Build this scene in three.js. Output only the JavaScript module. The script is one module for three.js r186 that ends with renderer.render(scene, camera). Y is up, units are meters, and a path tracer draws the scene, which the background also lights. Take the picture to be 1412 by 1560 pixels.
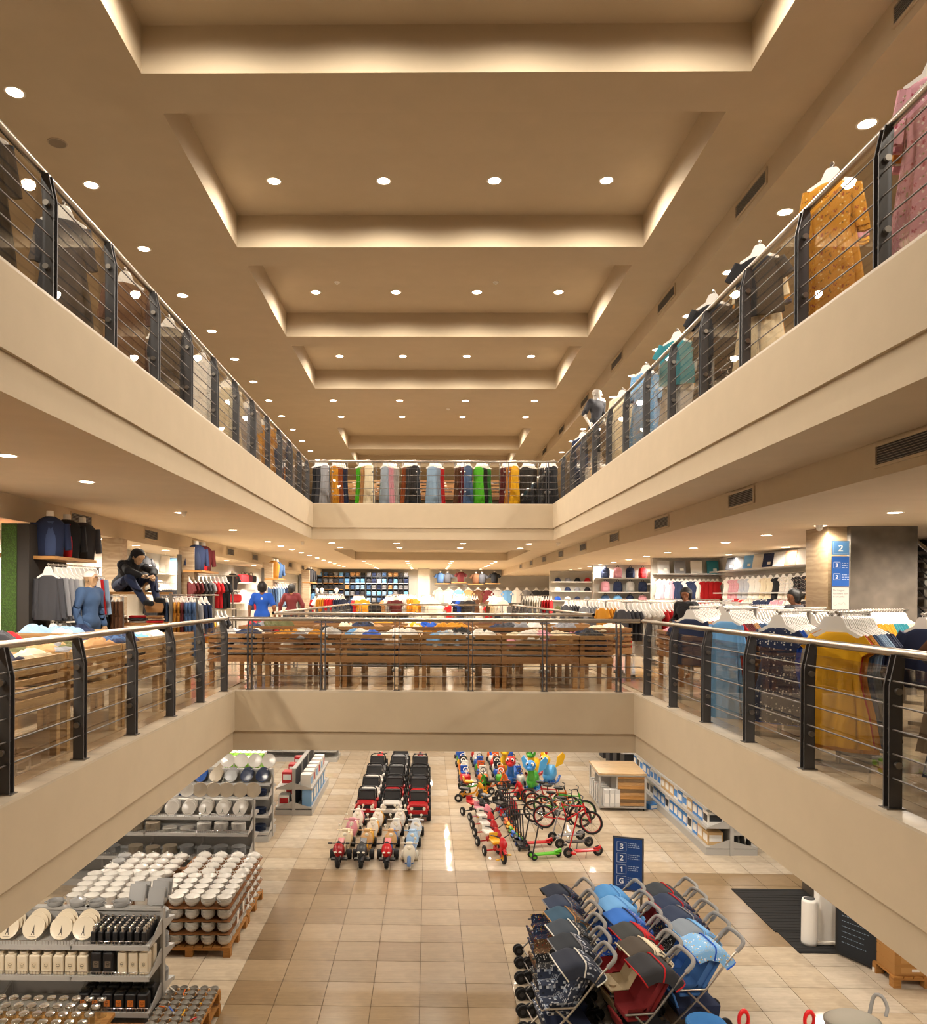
import * as THREE from 'three';
import { mergeGeometries } from 'three/addons/utils/BufferGeometryUtils.js';
import { RoundedBoxGeometry } from 'three/addons/geometries/RoundedBoxGeometry.js';
import { MarchingCubes } from 'three/addons/objects/MarchingCubes.js';

// ---------- camera, exposure ----------
const scene = new THREE.Scene();
const EYE = 5.07;                                   // eye height above the ground floor, metres
const camera = new THREE.PerspectiveCamera(66.05, 1412 / 1560, 0.05, 120);
camera.position.set(0, EYE, 0);
camera.rotation.order = 'YXZ';
camera.rotation.set(0, 0.0145, 0.0055);
camera.setViewOffset(1412, 1560, 70, -126, 1412, 1560);   // shift lens, verticals stay upright
scene.add(camera);
const renderer = new THREE.WebGLRenderer({ antialias: true });
renderer.toneMapping = THREE.LinearToneMapping;
renderer.toneMappingExposure = 1.48;
renderer.shadowMap.enabled = true;
scene.background = new THREE.Color(0x000000);
const LAMP = new THREE.Color().setRGB(1, 0.9, 0.77);     // warm white of the recessed lamps
const K2 = 11, K1 = 12, K0 = 8;                             // candela of the lamps on the upper, middle and unseen ground ceilings

// ---------- helpers ----------
let seed = 7;
const rnd = () => { seed = (seed + 0x6d2b79f5) | 0; let t = Math.imul(seed ^ (seed >>> 15), 1 | seed); t = (t + Math.imul(t ^ (t >>> 7), 61 | t)) ^ t; return ((t ^ (t >>> 14)) >>> 0) / 4294967296; };
const rr = (a, b) => a + (b - a) * rnd();
const pick = (a) => a[Math.floor(rnd() * a.length)];
const PI = Math.PI;
const used = {};
function numbered(n) { const k = used[n] = (used[n] ?? -1) + 1; return k ? n + '_' + String(k).padStart(3, '0') : n; }
function boxUV(g, s = 1) {
  const p = g.attributes.position, n = g.attributes.normal, uv = new Float32Array(p.count * 2);
  for (let i = 0; i < p.count; i++) {
    const x = p.getX(i), y = p.getY(i), z = p.getZ(i), a = Math.abs(n.getX(i)), b = Math.abs(n.getY(i)), c = Math.abs(n.getZ(i));
    if (b >= a && b >= c) { uv[2 * i] = x * s; uv[2 * i + 1] = z * s; } else if (a >= c) { uv[2 * i] = z * s; uv[2 * i + 1] = y * s; } else { uv[2 * i] = x * s; uv[2 * i + 1] = y * s; }
  }
  g.setAttribute('uv', new THREE.BufferAttribute(uv, 2));
  return g;
}
function flat(g) {
  g = g.index ? g.toNonIndexed() : g;
  for (const k of Object.keys(g.attributes)) if (!['position', 'normal', 'uv', 'color'].includes(k)) g.deleteAttribute(k);
  if (!g.attributes.uv) boxUV(g);
  return g;
}
function merge(list) { list = list.flat(Infinity).map(flat); return list.length === 1 ? list[0] : mergeGeometries(list); }
const tf = (g, x = 0, y = 0, z = 0, rx = 0, ry = 0, rz = 0) => { if (rx || ry || rz) g.applyMatrix4(new THREE.Matrix4().makeRotationFromEuler(new THREE.Euler(rx, ry, rz, 'YXZ'))); g.translate(x, y, z); return g; };
const bx = (w, h, d, x = 0, y = 0, z = 0, rx = 0, ry = 0, rz = 0) => tf(new THREE.BoxGeometry(w, h, d), x, y, z, rx, ry, rz);         // centred box
const bb = (x0, x1, y0, y1, z0, z1) => bx(Math.abs(x1 - x0), Math.abs(y1 - y0), Math.abs(z1 - z0), (x0 + x1) / 2, (y0 + y1) / 2, (z0 + z1) / 2);
const rb = (w, h, d, r, x = 0, y = 0, z = 0, rx = 0, ry = 0, rz = 0, s = 2) => tf(new RoundedBoxGeometry(w, h, d, s, Math.min(r, w / 2.01, h / 2.01, d / 2.01)), x, y, z, rx, ry, rz);
const cy = (r0, r1, h, x = 0, y = 0, z = 0, n = 14, rx = 0, ry = 0, rz = 0, open = false) => tf(new THREE.CylinderGeometry(r1, r0, h, n, 1, open), x, y, z, rx, ry, rz);   // r0 bottom, r1 top
const sp = (r, x = 0, y = 0, z = 0, sx = 1, sy = 1, sz = 1, n = 14) => { const g = new THREE.SphereGeometry(r, n, Math.max(6, Math.round(n * 0.7))); g.scale(sx, sy, sz); return tf(g, x, y, z); };
const to = (R, r, x = 0, y = 0, z = 0, rx = 0, ry = 0, rz = 0, a = 8, b = 20, arc = PI * 2) => tf(new THREE.TorusGeometry(R, r, a, b, arc), x, y, z, rx, ry, rz);
const V = (x, y, z) => new THREE.Vector3(x, y, z);
const tube = (pts, r, n = 16, k = 6, closed = false, tension = 0.5) => new THREE.TubeGeometry(new THREE.CatmullRomCurve3(pts.map((p) => V(...p)), closed, 'catmullrom', tension), n, r, k, closed);
function rod(a, b, r, k = 6, r2 = r) {
  const A = V(...a), B = V(...b), d = B.clone().sub(A), g = new THREE.CylinderGeometry(r2, r, d.length(), k);
  g.applyQuaternion(new THREE.Quaternion().setFromUnitVectors(V(0, 1, 0), d.clone().normalize()));
  const m = A.add(B).multiplyScalar(0.5); g.translate(m.x, m.y, m.z); return g;
}
function bar(a, b, w, h) {                            // rectangular bar from a to b, w sideways, h upright
  const A = V(...a), B = V(...b), d = B.clone().sub(A), g = new THREE.BoxGeometry(w, h, d.length()), m = new THREE.Matrix4().lookAt(A, B, Math.abs(d.y) > 0.98 * d.length() ? V(1, 0, 0) : V(0, 1, 0));
  g.applyMatrix4(m); const c = A.add(B).multiplyScalar(0.5); g.translate(c.x, c.y, c.z); return g;
}
const lathe = (pts, n = 16) => new THREE.LatheGeometry(pts.map(([a, b]) => new THREE.Vector2(a, b)), n);
function prism(pts, d, x = 0, y = 0, z = 0, rx = 0, ry = 0, rz = 0, bevel = 0) {                // outline in xy, depth along z, centred
  const s = new THREE.Shape(pts.map(([a, b]) => new THREE.Vector2(a, b)));
  const g = new THREE.ExtrudeGeometry(s, { depth: d - 2 * bevel, bevelEnabled: bevel > 0, bevelThickness: bevel, bevelSize: bevel, bevelOffset: -bevel, bevelSegments: 1, curveSegments: 8 });
  g.translate(0, 0, -d / 2 + bevel); return tf(g, x, y, z, rx, ry, rz);
}
// loft: rings = [[cx, cy, cz, rx, rz, pow?]...] stacked in y, closed at both ends
function loft(rings, n = 14, wob = null) {
  const pos = [], idx = [];
  rings.forEach(([cx, cyy, cz, a, b, pw = 1], i) => {
    for (let k = 0; k < n; k++) {
      const t = (k / n) * 2 * PI, c = Math.cos(t), s = Math.sin(t);
      let f = wob ? 1 + wob(t, i / (rings.length - 1)) : 1;
      pos.push(cx + a * f * Math.sign(c) * Math.abs(c) ** pw, cyy, cz + b * f * Math.sign(s) * Math.abs(s) ** pw);
    }
  });
  for (let i = 0; i < rings.length - 1; i++) for (let k = 0; k < n; k++) { const a = i * n + k, b = i * n + ((k + 1) % n), c = a + n, d = b + n; idx.push(a, c, b, b, c, d); }
  const up = rings[rings.length - 1][1] > rings[0][1];
  for (const [r, flip] of [[0, false], [rings.length - 1, true]]) {
    const m = pos.length / 3; pos.push(rings[r][0], rings[r][1], rings[r][2]);
    for (let k = 0; k < n; k++) { const a = r * n + k, b = r * n + ((k + 1) % n); flip ? idx.push(a, m, b) : idx.push(a, b, m); }
  }
  if (!up) for (let i = 0; i < idx.length; i += 3) { const q = idx[i]; idx[i] = idx[i + 1]; idx[i + 1] = q; }
  const g = new THREE.BufferGeometry();
  g.setAttribute('position', new THREE.Float32BufferAttribute(pos, 3)); g.setIndex(idx); g.computeVertexNormals();
  g.setAttribute('uv', new THREE.Float32BufferAttribute(new Float32Array(pos.length / 3 * 2), 2));
  return boxUV(g);
}
function shade(m) { m.castShadow = true; m.receiveShadow = true; return m; }
function part(parent, name, geo, m, label) {
  let g = Array.isArray(geo) ? merge(geo) : geo;
  if (m.userData.uv) g = boxUV(flat(g), m.userData.uv);
  const o = shade(new THREE.Mesh(g, m)); o.name = name; if (label) o.userData.label = label; parent.add(o); return o;
}
function thing(name, label, category, [x, y, z] = [0, 0, 0], turn = 0, group) {
  const o = new THREE.Group(); o.name = numbered(name); o.position.set(x, y, z); o.rotation.y = turn;
  o.userData = { label, category }; if (group) o.userData.group = group; scene.add(o); return o;
}
function solo(name, label, category, geo, m, pos = [0, 0, 0], turn = 0, group) {
  const o = part(scene, numbered(name), geo, m); o.position.set(...pos); o.rotation.y = turn; o.userData = { label, category }; if (group) o.userData.group = group; return o;
}
function struct(name, geo, m) { const o = part(scene, name, geo, m); o.userData.kind = 'structure'; return o; }
function dup(o, pos, turn, label, group) {
  const c = o.clone(); c.name = numbered(o.name.replace(/_\d{3}$/, '')); c.position.set(...pos); c.rotation.y = turn; c.userData = { ...o.userData };
  if (label) c.userData.label = label; if (group) c.userData.group = group; scene.add(c); return c;
}
// ---------- textures and materials ----------
function hash2(x, y) { let h = Math.imul(x, 374761393) + Math.imul(y, 668265263); h = Math.imul(h ^ (h >>> 13), 1274126177); return ((h ^ (h >>> 16)) >>> 0) / 4294967296; }
function vnoise(x, y, px, py) {
  const i = Math.floor(x), j = Math.floor(y), f = x - i, g = y - j, u = f * f * (3 - 2 * f), v = g * g * (3 - 2 * g), w = (a, b) => hash2(((a % px) + px) % px, ((b % py) + py) % py);
  return (w(i, j) * (1 - u) + w(i + 1, j) * u) * (1 - v) + (w(i, j + 1) * (1 - u) + w(i + 1, j + 1) * u) * v;
}
function tex(n, fn, srgb = true) {
  const d = new Uint8Array(n * n * 4);
  for (let y = 0; y < n; y++) for (let x = 0; x < n; x++) { const c = fn(x / n, y / n), i = (y * n + x) * 4; d[i] = c[0]; d[i + 1] = c[1]; d[i + 2] = c[2]; d[i + 3] = 255; }
  const t = new THREE.DataTexture(d, n, n); t.wrapS = t.wrapT = THREE.RepeatWrapping; t.magFilter = THREE.LinearFilter; t.minFilter = THREE.LinearMipmapLinearFilter; t.generateMipmaps = true;
  if (srgb) t.colorSpace = THREE.SRGBColorSpace; t.needsUpdate = true; return t;
}
const grey = (v) => { v = Math.max(0, Math.min(255, v)); return [v, v, v]; };
const fbm = (u, v, f, o = 4, ay = 1) => { let s = 0, a = 0.5; for (let i = 0; i < o; i++) { s += a * vnoise(u * f, v * f * ay, f, f * ay); f *= 2; a *= 0.5; } return s; };
const stoneTex = tex(256, (u, v) => grey(226 + 34 * (fbm(u, v, 4, 5) - 0.5) + 26 * (fbm(u, v, 3, 4, 8) - 0.5)));
const woodTex = tex(256, (u, v) => { const g = fbm(u, v, 2, 3, 16) - 0.5, k = fbm(u, v, 3, 3, 2) - 0.5, l = Math.sin((v * 8 + k * 2.2) * 2 * PI * 2); return [226 + 40 * g + 24 * k + 8 * l, 214 + 46 * g + 26 * k + 10 * l, 196 + 50 * g + 26 * k + 10 * l].map((c) => Math.max(0, Math.min(255, c))); });
const paintTex = tex(256, (u, v) => grey(247 + 10 * (fbm(u, v, 6, 4) - 0.5)));
const clothBump = tex(128, (u, v) => grey(128 + 60 * Math.sin(u * 64 * PI) * Math.sin(v * 64 * PI) + 40 * (fbm(u, v, 8, 3) - 0.5)), false);
const concTex = tex(256, (u, v) => grey(205 + 170 * (fbm(u, v, 3, 5) - 0.5) + 40 * (fbm(u, v, 16, 2) - 0.5)));
const mats = {};
function mat(color, rough = 0.6, metal = 0, opt = {}) {
  const key = color + '|' + rough + '|' + metal + '|' + (opt.key ?? Object.keys(opt).join());
  if (mats[key]) return mats[key];
  const { uv, key: _k, ...o } = opt;
  const m = new (o.clearcoat || o.transmission || o.sheen || o.specularIntensity ? THREE.MeshPhysicalMaterial : THREE.MeshStandardMaterial)({ color, roughness: rough, metalness: metal, ...o });
  if (uv) m.userData.uv = uv; return mats[key] = m;
}
const M = {
  paint: mat('#cbb99d', 0.85, 0, { map: paintTex, uv: 0.7, key: 'paint' }),
  white: mat('#ece6dc', 0.55), whitePl: mat('#efece6', 0.35), wallW: mat('#c6c1b7', 0.8, 0, { map: paintTex, uv: 0.5, key: 'wall' }),
  steel: mat('#b9b2a8', 0.3, 1), steelDull: mat('#8f8a84', 0.45, 1), post: mat('#4b4a4c', 0.5, 0.1), rodm: mat('#6f6a66', 0.4, 0.5),
  shelf: mat('#b4b2ae', 0.45, 0.1), black: mat('#17171a', 0.5), rubber: mat('#141416', 0.75), dark: mat('#2a2a2e', 0.55), chrome: mat('#d8d8da', 0.15, 1),
  wood: mat('#c09668', 0.55, 0, { map: woodTex, uv: 1.4, key: 'w1' }), wood2: mat('#cda777', 0.55, 0, { map: woodTex, uv: 1.4, key: 'w2' }), wood3: mat('#b3875a', 0.55, 0, { map: woodTex, uv: 1.4, key: 'w3' }),
  pineA: mat('#e2c596', 0.55, 0, { map: woodTex, uv: 1.4, key: 'p1' }), pineB: mat('#d6b683', 0.55, 0, { map: woodTex, uv: 1.4, key: 'p2' }), pineC: mat('#e7cda2', 0.55, 0, { map: woodTex, uv: 1.4, key: 'p3' }), pine: mat('#d3a464', 0.6, 0, { map: woodTex, uv: 1.2, key: 'pine' }), pallet: mat('#c28f4c', 0.75, 0, { map: woodTex, uv: 1.3, key: 'pal' }), ply: mat('#9a6a3c', 0.75, 0, { map: woodTex, uv: 1.3, key: 'ply' }),
  glass: new THREE.MeshPhysicalMaterial({ color: 0xf4f2ee, roughness: 0.0, transmission: 1, thickness: 0, ior: 1.5 }),
  conc: mat('#93877a', 0.8, 0, { map: concTex, uv: 0.5, key: 'conc' }),
};
// printed cloth: coloured dots, checks, flowers or stripes on a plain ground
function printMat(base, kind, cols, n = 26) {
  const S = 128, hex = (c) => [1, 3, 5].map((i) => parseInt(c.slice(i, i + 2), 16)), B = hex(base), C = cols.map(hex), d = [];
  for (let i = 0; i < n; i++) d.push([hash2(i, 3), hash2(i, 5), 0.02 + 0.035 * hash2(i, 7), C[i % C.length]]);
  const t = tex(S, (u, v) => {
    if (kind === 'check') { const a = Math.floor(u * 6), b = Math.floor(v * 6), h = hash2(a, b); return h < 0.45 ? B : C[Math.floor(h * 37) % C.length]; }
    if (kind === 'stripe') return Math.floor(u * 12) % 2 ? B : C[0];
    for (const [x, y, r, c] of d) { let dx = Math.abs(u - x), dy = Math.abs(v - y); dx = Math.min(dx, 1 - dx); dy = Math.min(dy, 1 - dy); const q = kind === 'flower' ? r * (1 + 0.4 * Math.cos(5 * Math.atan2(dy, dx))) : r; if (dx * dx + dy * dy < q * q) return c; }
    return B;
  });
  return mat('#ffffff', 0.88, 0, { map: t, uv: 6, key: 'print' + base + kind + cols.join() });
}
const fab = (c) => mat(c, 0.88, 0, { bumpMap: clothBump, bumpScale: 0.001, uv: 6, key: 'fab' });
// ---------- structure ----------
const F1 = 3.62, F2 = 7.325, ST = 0.885;               // floor levels and slab depth
const XL = -2.92, XR = 3.08, N0 = 0.45;               // atrium edges
const D1 = 11.76, D1b = 15.6, D1c = 30, D2 = 19.54;   // far edge of the middle void, bridge back, end of the second void, far edge of the upper void
const WL = -9.2, WR = 10.4, BK = 43, NB = -5;         // outer walls
const C2 = 10.17, C1 = F2 - ST, C0 = F1 - ST;
const z = (d) => -d;
// ground floor tiles, each laid over a dark grout bed
const tileGeo = boxUV(flat(bb(0.003, 0.597, -0.02, 0, 0.003, 0.597)), 1 / 0.6);
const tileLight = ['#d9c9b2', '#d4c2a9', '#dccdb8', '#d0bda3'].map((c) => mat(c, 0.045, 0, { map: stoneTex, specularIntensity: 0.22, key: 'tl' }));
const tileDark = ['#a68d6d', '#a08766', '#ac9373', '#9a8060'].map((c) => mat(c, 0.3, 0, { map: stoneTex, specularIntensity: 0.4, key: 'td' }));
{
  const fl = new THREE.Group(); fl.name = 'floor'; fl.userData.kind = 'structure'; scene.add(fl);
  part(fl, 'grout_bed', bb(WL, WR, -0.2, -0.012, z(NB), z(BK)), mat('#5f4c36', 0.9));
  const rest = [[], [], [], [], [], [], [], []], cand = [];
  const x0 = -2.49, d0 = 14.49;
  for (let i = -12; i <= 20; i++) for (let k = -47; k <= 31; k++) {
    const x = x0 + 0.6 * i, d = d0 - 0.6 * k;            // tile spans x..x+.6, depth d-.6..d
    if (x < WL || x + 0.6 > WR || d - 0.6 < NB || d > BK) continue;
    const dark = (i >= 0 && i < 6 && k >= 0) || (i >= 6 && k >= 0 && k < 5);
    const v = Math.floor(hash2(i + 50, k + 60) * 4);
    const vis = d > 9.1 && d < 26 && Math.abs(x + 0.3) < 1.35 + (d - 8) * 0.32 + 2.2;
    cand.push([x, d, dark, v, vis ? Math.hypot(x, d) : 1e3 + d]);
  }
  cand.sort((a, b) => a[4] - b[4]);
  cand.forEach(([x, d, dark, v], n) => {
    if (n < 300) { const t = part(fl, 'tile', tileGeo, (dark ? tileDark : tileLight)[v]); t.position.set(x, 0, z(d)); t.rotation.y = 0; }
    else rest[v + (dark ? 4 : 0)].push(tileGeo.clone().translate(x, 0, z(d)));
  });
  rest.forEach((l, n) => { if (l.length) { const o = part(fl, 'tile_field', l, n < 4 ? tileLight[n] : tileDark[n - 4]); o.userData.kind = 'stuff'; } });
}
// middle and upper gallery slabs with fascia, stone kerb and floor finish
const finish = mat('#dcc6a6', 0.12, 0, { map: stoneTex, uv: 0.8, key: 'fin' });
const kerbM = mat('#e2d2ba', 0.3, 0, { map: stoneTex, uv: 1, key: 'kerb' });
function slab(level, x0, x1, d0, d1) {
  struct('floor_' + String(++slab.n).padStart(3, '0'), bb(x0, x1, level - ST, level - 0.02, z(d0), z(d1)), M.paint);
}
slab.n = 0;
for (const [lv, e1] of [[F1, D1], [F2, D2]]) {
  slab(lv, WL, XL, NB, BK); slab(lv, XR, WR, NB, BK); slab(lv, XL, XR, NB, N0);
  if (lv === F1) { slab(lv, XL, XR, D1, D1b); slab(lv, XL, XR, D1c, BK); } else { slab(lv, XL, XR, D2, 24); slab(lv, XL, XR, 31, BK); struct('floor_020', bb(XL + 0.05, XR - 0.05, lv - ST + 0.3, lv - 0.02, z(24), z(31)), M.paint); }
}
let trimN = 0;
function fascia(level, x0, d0, x1, d1, nx, nd) {       // upper panel stands 3 cm proud of the band below it; (nx, nd) points into the void
  const t = 0.03, a = [Math.min(x0, x1), Math.max(x0, x1)], b = [Math.min(d0, d1), Math.max(d0, d1)];
  const ext = (lo, hi, n) => (n > 0 ? [lo, hi + t] : n < 0 ? [lo - t, hi] : [lo, hi]);
  const [ax, bx_] = ext(a[0], a[1], nx), [ad, bd] = ext(b[0], b[1], nd);
  struct('trim_' + ++trimN, bb(ax, bx_, level - 0.6, level - 0.015, z(ad), z(bd)), M.paint);
  const k = 0.16, kx = nx ? [Math.min(x0 + nx * t, x0 - nx * k), Math.max(x0 + nx * t, x0 - nx * k)] : a, kd = nd ? [Math.min(d0 + nd * t, d0 - nd * k), Math.max(d0 + nd * t, d0 - nd * k)] : b;
  struct('trim_' + ++trimN, bb(kx[0], kx[1], level - 0.015, level + 0.006, z(kd[0]), z(kd[1])), kerbM);
}
for (const [lv, e] of [[F1, D1], [F2, D2]]) { fascia(lv, XL, N0, XL, e, 1, 0); fascia(lv, XR, N0, XR, e, -1, 0); fascia(lv, XL, e, XR, e, 0, -1); fascia(lv, XL, N0, XR, N0, 0, 1); }
fascia(F1, XL, D1b, XR, D1b, 0, 1); fascia(F1, XL, D1c, XR, D1c, 0, -1); fascia(F1, XL, D1b, XL, D1c, 1, 0); fascia(F1, XR, D1b, XR, D1c, -1, 0);
{ // gallery floor finish as tiles with open joints
  const t12 = tileGeo;
  for (const [lv, list] of [[F1, [[WL, XL - 0.16, NB, BK], [XR + 0.16, WR, NB, BK], [XL, XR, D1 + 0.16, D1b - 0.16], [XL, XR, D1c + 0.16, BK], [XL, XR, NB, N0 - 0.16]]], [F2, [[WL, XL - 0.16, NB, BK], [XR + 0.16, WR, NB, BK], [XL, XR, D2 + 0.16, BK], [XL, XR, NB, N0 - 0.16]]]]) {
    const all = [];
    for (const [x0, x1, d0, d1] of list) {
      const nx = Math.max(1, Math.round((x1 - x0) / 0.6)), nd = Math.max(1, Math.round((d1 - d0) / 0.6)), w = (x1 - x0) / nx, h = (d1 - d0) / nd;
      for (let i = 0; i < nx; i++) for (let k = 0; k < nd; k++) all.push(bb(x0 + i * w + 0.002, x0 + (i + 1) * w - 0.002, lv - 0.02, lv, z(d0 + k * h + 0.002), z(d0 + (k + 1) * h - 0.002)));
    }
    const o = struct(lv === F1 ? 'floor_tiles' : 'floor_tiles_001', all, lv === F1 ? finish : mat('#8f7a5e', 0.5, 0, { map: stoneTex, uv: 0.8, key: 'fin2' })); o.userData.kind = 'structure';  // unseen upper floor given a darker colour to cut bounce onto the ceiling
  }
}
// middle ceiling: flat at C1 with dropped bulkheads to both sides and a coffer over the second void
const BL = -5.83, BR = 3.94, LOWL = EYE + 1.02, LOWR = EYE + 1.056;
struct('ceiling_001', bb(WL, BL, LOWL, C1, z(NB), z(BK)), M.paint);
struct('ceiling_002', bb(BR, WR, LOWR, C1, z(NB), z(BK)), M.paint);
struct('ceiling_004', bb(WL, WR, C0 - 0.02, C0, z(NB), z(N0)), M.paint);
// upper ceiling: plate with five coffers, right side dropped
const BR2 = 3.94, LOW2 = EYE + 4.75, CH = 0.47, CXL = -2.85, CXR = 3.1;
const coffers = [[4.5, 7.69], [8.33, 11.56], [12.2, 15.57], [16.15, 19.5], [24.1, 27.6], [28.3, 31.5]];
{
  let d = NB, n = 10; const H = 0.8;
  const add = (g) => struct('ceiling_' + String(n++).padStart(3, '0'), g, M.paint);
  add(bb(WL, CXL, C2, C2 + H, z(NB), z(BK))); add(bb(CXR, BR2, C2, C2 + H, z(NB), z(BK))); add(bb(BR2, WR, LOW2, C2 + H, z(NB), z(BK)));
  for (const [a, b] of coffers) { add(bb(CXL, CXR, C2, C2 + H, z(d), z(a))); add(bb(CXL, CXR, C2 + CH, C2 + H, z(a), z(b))); d = b; }
  add(bb(CXL, CXR, C2, C2 + H, z(d), z(BK)));
}
struct('wall_left', bb(WL - 0.2, WL, 0, C2 + 0.8, z(NB), z(BK)), M.wallW);
struct('wall_right', bb(WR, WR + 0.2, 0, C2 + 0.8, z(NB), z(BK)), M.wallW);
struct('wall_back', bb(WL - 0.2, WR + 0.2, 0, C2 + 0.8, z(BK), z(BK + 0.2)), M.wallW);
struct('wall_front', bb(WL - 0.2, WR + 0.2, 0, C2 + 0.8, z(NB - 0.2), z(NB)), M.wallW);

// ---------- recessed lamps ----------
const glow = new THREE.MeshStandardMaterial({ color: 0xffffff, emissive: LAMP, emissiveIntensity: 9 });
const ringGeo = merge([lathe([[0.082, 0.0], [0.1, -0.004], [0.106, 0.0], [0.106, 0.004]], 20)]), discGeo = merge([tf(new THREE.CircleGeometry(0.082, 14), 0, -0.002, 0, PI / 2)]);
let lampProto;
function lamp(x, y, d, cd, label, group, angle = 1.48, r = 1) {
  let o;
  const nm = numbered('downlight');
  o = new THREE.Group(); o.name = nm; scene.add(o);
  part(o, 'trim_ring', ringGeo, M.white); part(o, 'lens', discGeo, glow);
  o.position.set(x, y - 0.001, z(d)); o.scale.set(r, 1, r); o.userData = { label, category: 'ceiling light', group };
  const s = new THREE.SpotLight(LAMP, cd, 0, angle, 0.35, 2); s.position.set(x, y - 0.03, z(d)); s.target.position.set(x, y - 3, z(d)); s.castShadow = true; s.shadow.radius = 4; s.shadow.mapSize.set(256, 256); scene.add(s); scene.add(s.target);
}
for (let k = -3; k < 17; k++) {
  lamp(-4.25, C2, 7.97 + 1.82 * k, K2, 'round recessed lamp in the row over the left upper gallery', 'lamps over the left upper gallery');
  lamp(4.37, LOW2, 7.97 + 1.82 * k, K2, 'round recessed lamp on the lower strip of ceiling over the right upper gallery', 'lamps over the right upper gallery');
}
const cn = ['unseen nearest', 'first', 'second', 'third', 'fourth', 'fifth'];
[[6.7, 0], [10.6, 1], [14.5, 2], [18.4, 3], [26.2, 4], [30.2, 5]].forEach(([d, n]) => { for (const x of [-2.12, -0.64, 0.85, 2.35]) lamp(x, C2 + CH, d, K2, n ? `round recessed lamp inside the ${cn[n]} full ceiling coffer` : 'round recessed lamp inside the coffer above the front gallery', 'lamps in ceiling coffer ' + n); });
for (const d of [20.7, 22.6]) for (const x of [-2.55, -0.8, 0.93, 2.74]) lamp(x, C2, d, K2, 'round recessed lamp on the flat ceiling between coffers', 'lamps on the flat strip of ceiling');
for (const d of [4.2, 6, 7.83, 9.66, 13.3, 16.9, 20.6, 22.4, 24.2, 26, 27.8, 29.7, 31.5, 33.4, 35.2, 37, 39, 41]) lamp(-4.23, C1, d, K1, 'round recessed lamp on the ceiling of the left middle gallery', 'lamps over the left middle gallery');
for (let k = -2; k < 14; k++) lamp(5.8, LOWR, 9.9 + 1.87 * k, K1, 'round recessed lamp on the dropped ceiling over the right clothes racks', 'lamps over the right middle gallery');
for (let k = 0; k < 7; k++) lamp(7.6, LOWR, 10.5 + 3.2 * k, K1, 'round recessed lamp near the children wall display', 'lamps by the right wall display');
for (const d of [9, 11, 13, 14.8, 16.7, 18.6, 20.5, 22.4, 24.2, 28, 32]) lamp(-6.25, LOWL, d, K1, 'round recessed lamp on the dropped ceiling in front of the menswear wall', 'lamps by the menswear wall');
for (const d of [21, 23]) for (const x of [-2.6, -0.87, 0.9, 2.65]) lamp(x, C1, d, K1, 'round recessed lamp under the end of the upper gallery', 'lamps under the upper gallery end');
for (let k = 0; k < 6; k++) for (const x of [-2.7, -0.9, 0.92, 2.72]) lamp(x, C1, 32.4 + 1.85 * k, K1, 'round recessed lamp in the far lines toward the jeans wall', 'lamps toward the back wall');
// ground ceiling, under the galleries: lamps out of view that light the ground floor
for (const d of [4, 7.5, 11, 14.5, 18, 22, 26]) for (const x of [-7, -4.4, 4.6, 7.2]) lamp(x, C0, d, K0 * (Math.abs(x) < 5 ? 1.15 : 0.85), 'unseen recessed lamp under the middle gallery, placed to light the ground floor', 'unseen lamps under the middle gallery');
for (const d of [13.6, 32.5]) for (const x of [-1.6, 0.1, 1.8]) lamp(x, C0, d, K0 * 0.6, 'unseen recessed lamp under the bridge, placed to light the ground floor', 'unseen lamps under the bridge');  // also out of view, placed to light the floor below
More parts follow.
